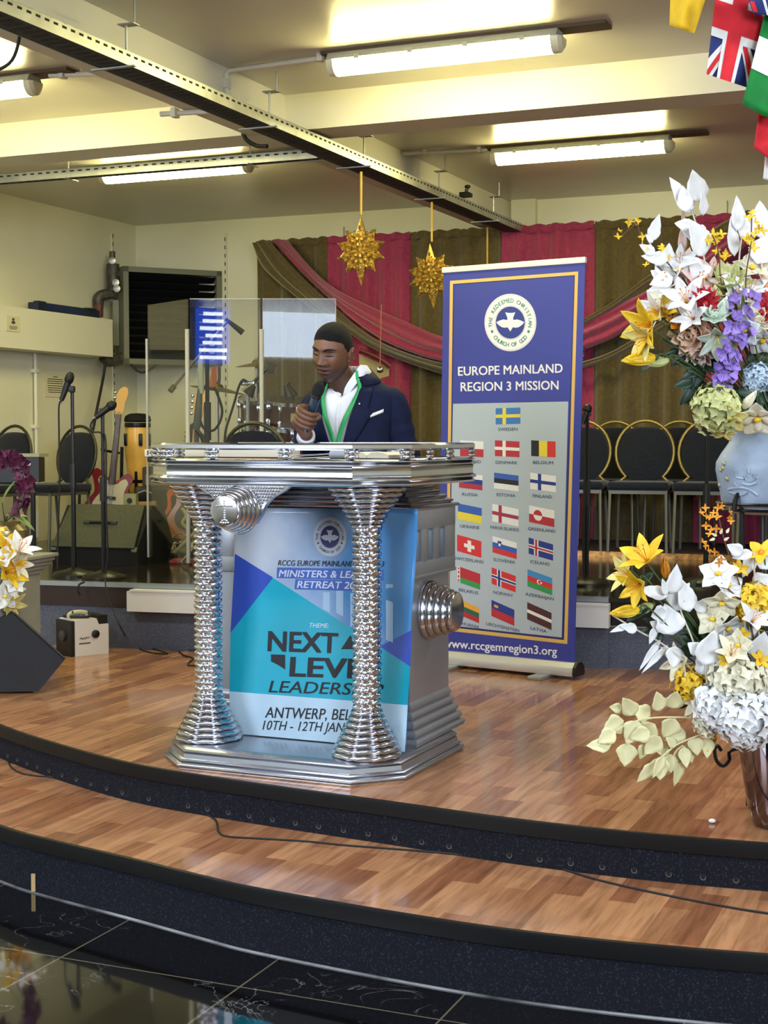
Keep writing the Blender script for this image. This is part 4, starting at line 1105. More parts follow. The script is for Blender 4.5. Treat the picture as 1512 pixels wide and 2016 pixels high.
for st_, h_ in ((s1, h1), (s2, h2), (s3, h3), (s4, h4)):
    MB().rbox((0, -.01, h_ + .005), (.035, .06, .04), .01).build('mic_clip', black, st_)
q = f1.y - .05
cable('microphone_cable', 'cable hanging from the microphone on the taller left stand', [at(121, 788, q), at(116, 800, q), at(116, 850, q), at(117, 950, q), at(114, 1050, q), at(113, 1120, q - .02)], .0055)
q = f2.y - .05
cable('microphone_cable', 'cable looping from the microphone on the shorter left stand', [at(186, 823, q), at(178, 838, q), at(184, 850, q), at(198, 852, q), at(208, 870, q), at(209, 1000, q), at(212, 1090, q), at(207, 1130, q)], .0055)
q = f3.y - .05
cable('microphone_cable', 'cable hanging from the microphone beside the banner', [at(1146, 836, q), at(1141, 850, q), at(1150, 870, q), at(1151, 960, q), at(1147, 1050, q), at(1150, 1140, q)], .0055)

# ---- wedge floor monitor on the platform
ga = gr(104, 1112); gb_ = gr(332, 1108)
grille = km('olive_grille', (66, 68, 50), .7, noise=(120, .15)); 
Wm = .63; am = -.33; gw = gr(188, 1112)
t = mk('floor_monitor', 'wide wedge-shaped floor monitor speaker with an olive front grille', 'speaker', gw + V((0.04, .12, 0)), am)
def wedge(mb, w, prof):
    n = len(prof); P = [V((s * w / 2, y, z)) for s in (-1, 1) for y, z in prof]
    mb.add(P, [tuple(range(n - 1, -1, -1)), tuple(range(n, 2 * n))] + [(i, (i + 1) % n, (i + 1) % n + n, i + n) for i in range(n)])
mb = MB(); wedge(mb, Wm, [(-.13, 0), (.28, 0), (.36, .12), (.22, .375), (.06, .375), (-.15, .1)]); mb.build('cabinet', matte, t, smooth=0)
nrm = V((0, -.275, .21)).normalized(); 
mb = MB(); c = V((0, -.052, .2425)); up = V((0, .21, .275)).normalized()
P = []
for o_ in (.002, .016):
    for sx_, sz_ in ((-1, -1), (1, -1), (1, 1), (-1, 1)):
        P.append(c + V((sx_ * (Wm / 2 - .012 - (.03 if sz_ > 0 else 0)), 0, 0)) + up * sz_ * .168 + V((0, -.795, .606)) * o_)
mb.add(P, [(0, 3, 2, 1), (4, 5, 6, 7), (0, 1, 5, 4), (1, 2, 6, 5), (2, 3, 7, 6), (3, 0, 4, 7)]); mb.build('grille', grille, t, smooth=0)
mb = MB(); g0 = c + V((0, -.795, .606)) * .022 + up * .02
mb.tube([g0 + V((-.11, 0, 0)), g0 + V((.11, 0, 0))], .01, 8); mb.build('handle_bar', black, t)
for s in (-1, 1): mb = MB(); mb.rbox(g0 + V((s * .1, 0, 0)), (.045, .022, .02), .006); mb.build('handle_end', km('handle_grey', (70, 72, 66), .4, .5), t)
for s in (-1, 1): mb = MB(); mb.rbox(V((s * (Wm / 2 - .02), -.14, .105)), (.04, .03, .03), .008); mb.build('corner_cap', km('corner_cap', (120, 118, 92), .5), t)

# ---- big wedge speaker, front left
q0 = onz(-60, 1369, 0); q1 = onz(84, 1362, 0)
t = mk('wedge_speaker', 'large plain black wedge speaker cut off by the left edge of the photo', 'speaker', onz(-20, 1366, 0), 0)
mb = MB()
fp = [(-1, -.0), (.225, -.0)]
S = onz(-20, 1366, 0)
def rel2(px, py, Y): v_ = at(px, py, Y) - S; return v_
Y0 = S.y
face = [rel2(-160, 1366, Y0), rel2(76, 1361, Y0), rel2(129, 1297, Y0 + .02), rel2(28, 1206, Y0 + .02), rel2(-110, 1330 - 60, Y0 + .02)]
face = [V((p.x, p.y, max(0, p.z))) for p in face]
backf = [p + V((-.2, .46, 0)) for p in face]
n = len(face); mb.add(face + backf, [tuple(range(n)), tuple(range(2 * n - 1, n - 1, -1))] + [(i, i + n, (i + 1) % n + n, (i + 1) % n) for i in range(n)])
mb.build('cabinet', km('speaker_black', (19, 20, 25), .75, noise=(60, .15)), t, smooth=0)
mb = MB(); e_ = [face[1], face[2], face[3], face[4]]
mb.tube([p + V((0, -.004, 0)) for p in e_[1:3]], .006, 6); mb.build('edge_trim', black, t)

# ---- grey pedestal and left flowers are with the flowers; patch box and effects machine
t = mk('patch_box', 'black stage box full of plugged cables, behind the white machine', 'stage box', onz(108, 1262, 0) + V((0, .0, 0)), -.15)
MB().rbox((0, .1, .14), (.24, .2, .28), .008).build('box', black, t)
for i in range(3):
    for j in range(2):
        MB().tube([(-.06 + j * .09, 0, .10 + i * .065), (-.06 + j * .09, -.035, .10 + i * .065)], .011, 8).build('plug', steel, t)
        MB().tube(catmull([(-.06 + j * .09, -.035, .10 + i * .065), (-.05 + j * .09, -.07, .085 + i * .065), (-.08 + j * .09, -.07, .03), (-.1 + j * .05, -.05, .004)], 5), .004, 6).build('lead', cable_m, t)
pm_ = onz(148, 1293, 0)
t = mk('effects_machine', 'small white and black effects machine on the stage, by the big wedge speaker', 'machine', pm_, .72)
MB().prism([(.0, .0), (.21, 0), (.21, .165), (.15, .165), (.135, .2), (.0, .2)], -.17, 0, M.Rotation(PI / 2, 4, 'X')).build('white_housing', white, t, smooth=0)
MB().rbox((-.012, .085, .098), (.024, .168, .194), .006).build('black_end', black, t)
MB().box((.182, .085, .19), (.055, .15, .048)).build('rear_block', black, t, smooth=0)
MB().lathe([(.022, 0), (.022, .012), (.016, .016)], 16, M.Translation((.125, 0, .115)) @ M.Rotation(PI / 2, 4, 'X')).build('knob', black, t)
MB().lathe([(.03, 0), (.03, .012), (.02, .016)], 16, M.Translation((-.024, .085, .11)) @ M.Rotation(-PI / 2, 4, 'Y')).build('nozzle', km('dark_grey', (60, 60, 62), .4), t)
MB().tube(catmull([(.01, .08, .2), (.01, .08, .225), (.06, .08, .235), (.12, .08, .225), (.12, .08, .2)], 6), .011, 8).build('carry_handle', km('handle_cream', (196, 192, 160), .5), t)
MB().tube(catmull([(.03, -.001, .092), (.038, -.001, .102), (.046, -.001, .090), (.054, -.001, .100), (.062, -.001, .092), (.07, -.001, .103), (.078, -.001, .096), (.09, -.001, .102)], 3), .004, 5, True, .4).build('worn_print', ink, t)
MB().box((.06, -.0006, .068), (.07, .001, .007)).build('print_line', ink, t, smooth=0)
cable('cable_coil', 'dark cable coiled on top of the white machine', [pm_ + M.Rotation(.72, 3, 'Z') @ V(p) for p in ((.0, .12, .212), (.03, .04, .212), (.1, .02, .212), (.13, .1, .23), (.08, .15, .225), (.02, .12, .222), (.03, .07, .235))], .008)
t = mk('hose', 'black corrugated hose from the white machine up to the platform box', 'hose', onz(206, 1262, 0))
a_ = onz(206, 1262, 0)
MB().tube(catmull([at(205, 1246, a_.y) - a_, at(225, 1232, a_.y) - a_, at(250, 1214, a_.y + .02) - a_, at(272, 1206, a_.y + .06) - a_], 5), .02, 8).build('tube', black, t)
# ---- cables on the stage floor
z_ = .006
def floor_cable(label, px, r=.005, z=0, n=6): return cable('floor_cable', label, [onz(a, b, z) + V((0, 0, r)) for a, b in px], r, None, n)
floor_cable('long tangled black cable on the stage left of the lectern', [(238, 1262), (262, 1270), (300, 1275), (350, 1280), (400, 1283), (470, 1290)])
floor_cable('thin loop of black cable in front of the platform, left of the lectern', [(250, 1258), (285, 1283), (330, 1288), (300, 1278), (285, 1272), (330, 1270), (380, 1278), (425, 1276)], .004)
floor_cable('black cable bending forward beside the left lectern column', [(352, 1284), (362, 1292), (380, 1298), (370, 1308), (378, 1312), (420, 1310)], .005)
cable('stage_cable', 'thin cable running from the microphone stand down to the stage floor', [at(207, 1137, 8.3), at(209, 1160, 8.24), at(222, 1200, 8.2), at(240, 1240, 8.15), onz(252, 1262, 0) + V((0, 0, .005))], .004)
cable('stage_cable', 'short black cable over the aluminium platform edge', [at(166, 1146, 8.33), at(156, 1151, 8.30), at(153, 1162, 8.29), at(158, 1172, 8.3)], .006)
floor_cable('black cable along the step below the left riser', [(16, 1500), (22, 1512), (40, 1523), (70, 1529), (105, 1532), (150, 1543), (250, 1572), (330, 1590), (372, 1594)], .0035, ZS)
floor_cable('black cable lying across the step towards the right edge', [(345, 1591), (370, 1594), (398, 1602), (424, 1616), (430, 1638), (445, 1648), (500, 1652), (600, 1658), (680, 1666), (760, 1672), (880, 1682), (1000, 1696), (1080, 1706), (1180, 1735), (1300, 1762), (1440, 1789), (1530, 1803)], .0035, ZS)
t = tag(MB().ell((0, 0, .008), (.012, .008, .007), None, 8, 6).build('paper_scrap', white, loc=onz(1402, 1621, 0)), 'tiny white scrap of paper on the stage near the right vase', 'scrap')
t = tag(MB().box((0, 0, .03), (.014, .006, .06)).build('carpet_tear', km('bare_wood', (190, 160, 110), .7), loc=onz(66, 1757, ZT) + V((0, .0, 0.004)), smooth=0), 'pale splinter in the lowest riser carpet showing bare wood, at left', 'tear')  # small box standing in for bare wood seen through torn riser carpet

# ================================================================ BAND
# ---- guitars
def guitar(name, label, loc, tilt, rz, lean, body_m, guard_m, neck_m, head_m, bass=False, group='electric guitars'):
    t = mk(name, label, 'guitar', loc, rz, group)
    rot = M.Rotation(lean, 4, 'X') @ M.Rotation(tilt, 4, 'Y')
    BW = 1.2 if bass else 1.0
    half = [(.0, .0), (.1, .01), (.155, .06), (.168, .13), (.14, .2), (.108, .26), (.118, .32), (.135, .38), (.11, .425), (.07, .405), (.045, .37), (.02, .36)]
    o = catmull([V((x * BW, z, 0)) for x, z in half], 4); l = catmull([V((-x * BW, z + (.02 if z > .3 else 0), 0)) for x, z in half], 4)
    poly = [(p.x, p.y) for p in o] + [(p.x, p.y) for p in reversed(l)][:-1]
    RX = M.Rotation(PI / 2, 4, 'X')
    def ps(poly, y0, y1): return rot @ M.Translation((0, 0, 0)) @ RX
    MB().prism(poly, -.02, .022, rot @ RX).build('body', body_m, t, smooth=0)
    g = [(x * .72 + .01, .07 + z * .72) for x, z in poly]
    MB().prism(g, .0222, .0245, rot @ RX).build('pickguard', guard_m, t, smooth=0)
    for z in (.16, .22): MB().box((0, 0, 0), (.085, .012, .022)).build('pickup', black, t, rot=None, smooth=0).matrix_local = rot @ M.Translation((0, -.03, z))
    MB().box((0, 0, 0), (.08, .01, .03)).build('bridge', chrome, t, smooth=0).matrix_local = rot @ M.Translation((0, -.028, .09))
    NL = .885 if bass else .86
    MB().loft([[rot @ V((x * w, -.022 - d, z)) for x, d in ((-.5, 0), (.5, 0), (.45, .016), (-.45, .016))] for z, w in ((.33, .058), (NL, .042))]).build('neck', neck_m, t, smooth=0)
    hp = [(-.021, NL), (.021, NL), (.036, NL + .03), (.04, NL + .10), (.058, NL + .17), (.05, NL + .215), (.02, NL + .225), (-.012, NL + .2), (-.03, NL + .16), (-.034, NL + .05)]
    MB().prism(hp, .018, .034, rot @ RX).build('headstock', head_m, t, smooth=0)
    for k in range(4):
        MB().ell(rot @ V((-.045 - .0 * k, -.026, NL + .045 + k * .042)), (.016, .007, .011)).build('tuning_peg', chrome, t)
    mb = MB()
    for k in range(4): mb.tube([rot @ V((-.015 + k * .01, -.042, .09)), rot @ V((-.012 + k * .008, -.04, NL + .02))], .0012, 4)
    mb.build('strings', chrome, t)
    return t
Yg = 11.6; base = at(212, 1035, Yg)
guitar('bass_guitar', 'red and white bass guitar with a maple headstock leaning by the conga', (base.x, base.y, base.z), .10, .1, -.12, km('guitar_red', (132, 20, 26), .25), km('guitar_cream', (220, 214, 192), .3), km('rosewood', (62, 42, 28), .5), km('maple', (206, 156, 72), .35), True)
t = mk('guitar_stand', 'black stand holding the red and white bass guitar', 'guitar stand', (base.x + .07, base.y + .1, ZP))
MB().tube([(0, .06, 0), (.02, .06, .75)], .014, 8).build('post', blackm, t); MB().tube([(0, .06, .7), (-.1, -.0, .72), (-.12, -.06, .73)], .01, 8).build('yoke', blackm, t)
for s in (-1, 1): MB().tube([(0, .06, .2), (s * .2, -.12, 0)], .012, 8).build('leg', blackm, t)
Yo = 10.9; base = at(343, 1058, Yo)
go_ = guitar('electric_guitar', 'orange electric guitar with a black pickguard lying against the amplifier, behind the wedge monitor', (base.x, base.y, base.z), .06, -.25, -.3, km('guitar_orange', (176, 74, 26), .3), black, km('rosewood', (62, 42, 28), .5), km('dark_head', (36, 26, 20), .4))
Yk = 10.2
base = at(372, 1080, Yk + .3)
guitar('electric_guitar', 'guitar showing only its pale maple headstock above the lectern left end', (base.x, base.y, base.z + .06), .06, -.1, -.1, km('guitar_sunburst', (150, 90, 34), .3), black, km('maple', (206, 156, 72), .35), km('maple', (206, 156, 72), .35))
go_.scale = (.82, .82, .82)
# ---- conga with a cap on top, on a stand
Yc = 11.9; ct = at(271, 834, Yc); cb = at(270, 978, Yc); hc = ct.z - cb.z; rc = 25 * Yc / FOC
t = mk('conga_drum', 'tall yellow conga drum on a black stand in the far corner', 'drum', (ct.x, ct.y, ZP))
zc = cb.z - ZP
yel = km('conga_wood', (226, 178, 88), .3, noise=(4, .1))
MB().lathe([(rc * .62, zc), (rc * .8, zc + hc * .25), (rc * 1.03, zc + hc * .62), (rc * 1.0, zc + hc * .85), (rc * .93, zc + hc)], 28).build('shell', yel, t)
MB().lathe([(rc * 1.02, zc + hc * .95), (rc * 1.04, zc + hc * .97), (rc * 1.02, zc + hc * 1.01), (rc * .9, zc + hc * 1.012)], 28).build('hoop', blackm, t)
MB().lathe([(rc * .76, zc + hc * .19), (rc * .8, zc + hc * .21), (rc * .79, zc + hc * .235)], 28).build('stand_ring', blackm, t)
for a in (-2.5, -1.2, -.4, 1.5): MB().rbox((rc * 1.04 * math.cos(a), rc * 1.04 * math.sin(a), zc + hc * .78), (.03, .03, .1), .01).build('lug', blackm, t)
for a in (-1.6, .6, 2.6):
    MB().tube([(rc * .8 * math.cos(a), rc * .8 * math.sin(a), zc + hc * .35), (rc * .78 * math.cos(a), rc * .78 * math.sin(a), zc + hc * .2), (rc * 1.1 * math.cos(a), rc * 1.1 * math.sin(a), 0)], .013, 8).build('stand_leg', blackm, t)
t = mk('cap', 'soft black cap lying on the conga drum', 'cap', (ct.x, ct.y, ct.z + .012))
MB().lathe([(.10, 0), (.105, .02), (.095, .05), (.06, .068), (.01, .072)], 20, None, lambda r, z, a: (r * (1 + .08 * math.sin(2 * a)), z)).build('crown', matte, t)
MB().ell((.02, -.06, .012), (.10, .09, .012)).build('visor', matte, t)
# ---- clutter around the conga foot
p = at(300, 985, 11.3)
t = mk('amplifier', 'small brown and black amplifier behind the orange guitar', 'amplifier', (at(322, 1000, 11.3).x, 11.3, ZP), -.1)
MB().rbox((0, .12, .3), (.34, .24, .6), .02).build('cabinet', km('amp_brown', (66, 52, 38), .6), t); MB().box((0, -.004, .24), (.28, .01, .36)).build('grille', matte, t, smooth=0); MB().box((0, -.004, .5), (.28, .01, .08)).build('control_panel', km('amp_panel', (120, 104, 76), .4), t, smooth=0)
for k in range(4): MB().lathe([(.014, 0), (.012, .014)], 10, M.Translation((-.09 + k * .06, -.009, .5)) @ M.Rotation(PI / 2, 4, 'X')).build('knob', black, t)
t = mk('wooden_box', 'pale wooden box with black gear on it behind the wedge monitor', 'box', (at(279, 990, 11.15).x, 11.15, ZP), .05)
MB().rbox((0, .1, .17), (.2, .2, .34), .01).build('box', km('pale_wood', (150, 118, 74), .6, noise=(9, .3)), t)
t = mk('equipment_case', 'black gear case lying on the pale wooden box', 'case', (at(280, 960, 11.15).x, 11.24, ZP + .342), .2)
MB().rbox((0, 0, .055), (.13, .14, .11), .02).build('case', black, t); MB().tube([(-.05, -.07, .06), (0, -.09, .08), (.05, -.07, .06)], .008, 8).build('handle', steel, t)
t = mk('small_amplifier', 'little grey box with a dark dial left of the pale wooden box', 'amplifier', (at(255, 982, 11.1).x, 11.1, ZP), -.1)
MB().rbox((0, .05, .2), (.10, .1, .40), .008).build('case', km('pale_edge', (150, 150, 120), .5), t); MB().lathe([(.02, 0), (.018, .012)], 12, M.Translation((0, -.001, .35)) @ M.Rotation(PI / 2, 4, 'X')).build('dial', black, t)
p = onz(372, 1096, ZP)
t = mk('cloth_bundle', 'bundle of cream cloth tied with black straps on the platform', 'bundle', p, .1)
MB().ell((0, 0, .055), (.13, .07, .055), M.Rotation(.15, 3, 'Y')).build('cloth', km('cream_cloth', (206, 200, 160), .8, bump=(20, .6)), t); MB().ell((-.14, 0, .05), (.06, .06, .05)).build('cloth_end', km('cream_cloth', (206, 200, 160), .8, bump=(20, .6)), t)
MB().lathe([(.062, -.01), (.066, 0), (.062, .01)], 14, M.Translation((-.075, 0, .055)) @ M.Rotation(PI / 2, 4, 'Y')).build('strap', matte, t)
t = tag(MB().rbox((0, 0, .012), (.26, .18, .024), .006).build('red_folder', km('red_folder', (150, 30, 32), .5), loc=onz(372, 1107, ZP) + V((0.02, -.05, 0))), 'flat red folder under the cream cloth bundle', 'folder')
a_ = at(338, 1094, 9.9); b_ = at(392, 1042, 10.3)
t = mk('grey_pole', 'pale grey pole leaning over the platform behind the left lectern column', 'pole', V((a_.x, a_.y, ZP)))
MB().tube([V((0, 0, max(.015, a_.z - ZP))), b_ - V((a_.x, a_.y, ZP))], .016, 10).build('shaft', km('pole_grey', (150, 148, 132), .4), t); MB().ell((0, 0, max(.015, a_.z - ZP)), (.022, .022, .022)).build('tip', black, t)
cable('stage_cable', 'pale cable tangle under the orange guitar', [at(338, 1060, 10.2), at(352, 1050, 10.2), at(362, 1052, 10.1), at(358, 1068, 10.1), at(342, 1072, 10.1), at(348, 1082, 10.0)], .008, km('cable_grey', (120, 110, 100), .6))
cable('stage_cable', 'yellowish strap and lead hanging beside the left lectern column', [at(358, 1000, 10.4), at(366, 1015, 10.4), at(360, 1030, 10.4), at(372, 1045, 10.4), at(366, 1055, 10.4)], .012, km('strap_yellow', (176, 176, 110), .7))
# ---- keyboards
p = at(284, 898, 8.85)
KL = .55
t = mk('keyboard', 'white stage keyboard end with black lettering poking out left of the lectern', 'keyboard', (p.x, p.y, ZP), -.06)
zk = at(285, 910, 8.85).z - ZP
MB().rbox((KL / 2, .14, zk + .055), (KL, .28, .045), .008).build('case', km('keyboard_white', (214, 214, 208), .4), t)
MB().rbox((KL / 2, .16, zk + .017), (KL - .02, .26, .032), .006).build('underside', black, t)
vs, fs = fit_text('Roland', .2, .03); MB().add([V((.118 + p_.x, -.0008, zk + .042 + p_.y)) for p_ in vs], fs).build('lettering', black, t, smooth=0)
for k in range(10):
    if k not in (2, 6, 9): MB().box((.09 + k * .085, .06, zk + .082), (.03, .1, .012)).build('black_key', black, t, smooth=0)
for y_ in (.06, .22): MB().tube([(.39, y_, 0), (.39, y_, zk)], .014, 8).build('stand_leg', blackm, t)
p = at(88, 893, 9.1)
t = mk('electric_piano', 'dark keyboard with a pale top edge at the left edge of the photo', 'keyboard', (p.x, p.y, ZP), .0)
zk = at(60, 893, 9.1).z - ZP
MB().prism([(-.62, 0), (-.035, 0), (0, .1), (-.62, .1)], zk - .02, zk, None).build('top_edge', km('pale_edge', (150, 150, 120), .4), t, smooth=0)
MB().box((-.33, .09, zk - .1), (.58, .16, .155)).build('case', km('piano_black', (22, 24, 24), .45), t, smooth=0)
MB().lathe([(.014, 0), (.014, .008), (.006, .01)], 16, M.Translation((-.10, .008, zk - .065)) @ M.Rotation(PI / 2, 4, 'X')).build('jack_socket', steel, t)
for x in (-.1, -.55):
    MB().tube([(x, .1, 0), (x, .1, zk - .15)], .016, 8).build('stand_leg', blackm, t)
# ---- drum screen: three clear panels joined by hinge tubes
acr = clear_mat('clear_acrylic', (.93, .94, .93, 1), 1.49, .035)
edge_m = km('acrylic_edge', (196, 200, 196), .3)
pts = [(at(291, 700, 9.53)), (at(372, 700, 9.1)), (at(515, 700, 9.1)), (at(663, 700, 9.1))]
lab = ['clear acrylic drum screen panel at the left, turned away', 'clear acrylic drum screen panel in the middle, with a blue reflection', 'clear acrylic drum screen panel at the right, behind the preacher, with a pale window reflection']
for i in range(3):
    a, b = pts[i], pts[i + 1]; w = (b.xy - a.xy).length; an = math.atan2(b.y - a.y, b.x - a.x)
    t = mk('drum_screen_panel', lab[i], 'screen panel', ((a.x + b.x) / 2, (a.y + b.y) / 2, ZP), an, 'clear drum screen panels')
    MB().box((0, 0, .84), (w - .014, .006, 1.67)).build('pane', acr, t, smooth=0)
    if i < 2:
        MB().tube([(w / 2, -.012, .05), (w / 2, -.012, 1.49)], .0135, 10).build('hinge_tube', km('hinge_pvc', (186, 184, 172), .4), t)
    else: MB().box((w / 2 - .006, 0, .84), (.004, .0075, 1.66)).build('edge_strip', edge_m, t, smooth=0)
    if i == 0: MB().tube([(-w / 2, -.008, .05), (-w / 2, -.008, 1.46)], .008, 8).build('hinge_tube', km('hinge_pvc', (186, 184, 172), .4), t)
    if i != 0: MB().box((0, 0, 1.676), (w - .014, .0068, .004)).build('top_edge', edge_m, t, smooth=0)
# lyrics screen on the rear wall, mirrored in the middle panel
pc = V((-2.72, -3.7, 0)); us, vs_ = uv(pc)
t = mk('lyrics_screen', 'wall screen with lines of lyrics on the rear wall, seen mirrored in the drum screen', 'screen', R(us + .05, VR + .02, 2.66), RZ)
MB().box((0, 0, 0), (.5, .03, .78)).build('display', mat('screen_blue', (40, 70, 190), .3, emit=((48, 84, 205), 2.6)), t, smooth=0)
mb = MB(); rnd = random.Random(3)
for k in range(7):
    w_ = rnd.uniform(.25, .42); mb.box((rnd.uniform(-.02, .02), .018, .32 - k * .105), (w_, .006, .05))
mb.build('lyric_line', mat('screen_text', (230, 236, 255), .3, emit=((230, 238, 255), 4.5)), t, smooth=0)
# ---- drums behind the screen
shell = km('drum_mahogany', (72, 36, 26), .25, noise=(5, .3)); head_m = km('drum_head', (206, 204, 190), .5)
def drum(name, label, px, py, wpx, hpx, Y, tilt, rz, badge=False):
    c = at(px, py, Y); r = wpx * Y / FOC / 2; h = hpx * Y / FOC
    t = mk(name, label, 'drum', c, rz, 'drum kit drums')
    Rm = M.Rotation(tilt, 4, 'X')
    MB().lathe([(r, -h / 2), (r, h / 2)], 30, Rm).build('shell', shell, t)
    for z in (-h / 2, h / 2): MB().lathe([(r + .004, z - .012), (r + .014, z - .012), (r + .014, z + .012), (r + .004, z + .012)], 30, Rm).build('hoop', chrome, t)
    MB().lathe([(r - .002, h / 2 + .002), (r - .002, h / 2 + .006)], 30, Rm).build('drum_head', head_m, t)
    for k in range(8):
        a = 2 * PI * k / 8 + .2
        mb = MB()
        for z in (-h * .3, h * .3): mb.rbox(Rm @ V(((r + .012) * math.cos(a), (r + .012) * math.sin(a), z)), (.026, .026, .04), .008)
        mb.tube([Rm @ V(((r + .014) * math.cos(a), (r + .014) * math.sin(a), -h / 2)), Rm @ V(((r + .014) * math.cos(a), (r + .014) * math.sin(a), h / 2))], .004, 6)
        mb.build('lug', chrome, t)
    if badge: MB().box((0, 0, 0), (.1, .004, .055)).build('badge', km('drum_badge', (206, 190, 130), .4), t, smooth=0).matrix_local = Rm @ M.Rotation(.25, 4, 'Z') @ M.Translation((0, -r - .004, 0))
    return t
drum('tom_drum', 'left mahogany tom drum seen through the drum screen, with chrome lugs', 505, 811, 62, 52, 9.9, .25, 0)
drum('tom_drum', 'right mahogany tom drum beside the preacher, with a cream badge', 568, 814, 82, 48, 9.9, .2, .25, True)
drum('floor_tom', 'lower dark drum partly hidden under the left tom', 498, 850, 46, 46, 10.1, 0, 0)
drum('snare_drum', 'chrome-rimmed drum under the right tom, mostly hidden by the lectern', 570, 862, 78, 30, 9.75, .05, 0)
t = mk('bass_drum', 'dark bass drum hidden behind the lectern under the toms', 'drum', (at(535, 900, 10.3).x, 10.3, ZP + .28))
MB().lathe([(.275, -.2), (.275, .2)], 34, M.Rotation(PI / 2, 4, 'X')).build('shell', shell, t)
for z in (-.2, .2): MB().lathe([(.27, z - .015), (.29, z - .015), (.29, z + .015), (.27, z + .015)], 34, M.Rotation(PI / 2, 4, 'X')).build('hoop', black, t)
brass = km('cymbal_brass', (120, 106, 60), .35, .85)
def cymbal(label, px, py, rpx, Y, tx, ty):
    c = at(px, py, Y); r = rpx * Y / FOC
    t = mk('cymbal_stand', label, 'cymbal', (c.x, c.y, ZP), 0, 'cymbals on stands')
    h = c.z - ZP; Rm = M.Translation((0, 0, h)) @ M.Rotation(tx, 4, 'X') @ M.Rotation(ty, 4, 'Y')
    MB().lathe([(r, 0), (r * .6, .012), (r * .22, .022), (r * .16, .04), (.01, .046), (.01, .042), (r * .16, .036), (r * .22, .018), (r * .6, .008), (r, -.002)], 36, Rm, closed=True).build('cymbal', brass, t)
    MB().tube([(0, 0, .4), (0, 0, h + .06)], .011, 8).build('pole', chrome, t)
    MB().rbox((0, 0, h * .62), (.04, .04, .05), .01).build('clamp', chrome, t)
    for k in range(3): a = 2 * PI * k / 3 + .4; MB().tube([(0, 0, .5), (.28 * math.cos(a), .28 * math.sin(a), 0)], .009, 8).build('leg', chrome, t)
cymbal('brass cymbal hanging low at the left, behind the middle screen panel', 428, 768, 54, 10.0, .05, .16)
cymbal('dark bronze cymbal level with the screen hinge, beside the preacher', 505, 721, 42, 9.9, .06, -.03)
p = at(488, 755, 9.7)
t = mk('microphone_stand', 'chrome drum microphone stand with a short boom, behind the hinge tube', 'microphone stand', (p.x, p.y, ZP), 0, 'microphone stands')
h = p.z - ZP
MB().tube([(0, 0, 0.02), (0, 0, h)], .0125, 10).build('tube', chrome, t); MB().lathe([(.12, 0), (.12, .015), (.02, .03)], 20).build('base', blackm, t); MB().rbox((0, 0, h), (.09, .05, .03), .01).build('boom_clamp', chrome, t)
MB().tube([(0.03, 0, h), (.14, 0, h + .11)], .012, 8).build('boom', blackm, t); MB().rbox((.15, 0, h + .10), (.04, .04, .07), .01).build('mic_clip', black, t)
p0 = at(480, 752, 9.68)
cable('microphone_cable', 'cable curling from the chrome drum microphone stand to the floor', [at(487, 752, 9.66), at(478, 748, 9.66), at(470, 762, 9.66), at(462, 790, 9.66), at(452, 822, 9.66), at(444, 850, 9.66), at(440, 900, 9.66)], .008)
# two drum microphones
for lb, a, b, Y in (('small dark microphone clipped over the left tom', (500, 758), (486, 776), 9.6), ('small dark microphone over the right tom', (563, 758), (574, 782), 9.6)):
    A_, B_ = at(*a, Y), at(*b, Y); m = mk('microphone', lb, 'microphone', A_, 0, 'microphones')
    MB().tube([(0, 0, 0), (B_ - A_)], [.018, .05], 10).build('mic_body', black, m); MB().tube([(0, 0, 0), V((.02, 0, .02)), V((.05, .02, -.1))], .006, 6).build('gooseneck', black, m)
# black boom stand with a long mic arm across the left panel
p = at(408, 762, 9.75)
t = mk('boom_stand', 'black boom microphone stand whose long arm slants across the left screen panel', 'microphone stand', (p.x, p.y, ZP), 0, 'microphone stands')
h = p.z - ZP
MB().tube([(0, 0, 0), (0, 0, h + .33)], .014, 8).build('tube', blackm, t); MB().tube([(0, 0, h - .1), (0, 0, h - .35)], .024, 8).build('clutch', black, t)
e1 = at(335, 770, 9.6) - V((p.x, p.y, ZP)); e2 = at(448, 632, 9.9) - V((p.x, p.y, ZP)); e3 = at(478, 655, 9.9) - V((p.x, p.y, ZP))
MB().tube([e1, e2], .010, 8).build('boom_arm', km('boom_grey', (78, 80, 76), .4, .4), t); MB().tube([e1, e1 + (e2 - e1) * .07], .02, 8).build('counterweight', black, t)
MB().tube([at(444, 628, 9.9) - V((p.x, p.y, ZP)), e3], [.012, .022], 10).build('boom_microphone', black, t)
for k in range(3): a = 2 * PI * k / 3; MB().tube([(0, 0, .2), (.3 * math.cos(a), .3 * math.sin(a), .01)], .012, 8).build('leg', blackm, t)
MB().tube(catmull([(0, -.02, h + .02), (-.06, -.02, h - .1), (-.03, -.02, h - .26), (.05, -.02, h - .28), (.1, -.02, h - .16), (.05, -.02, h)], 6), .009, 7).build('cable_loop', cable_m, t)
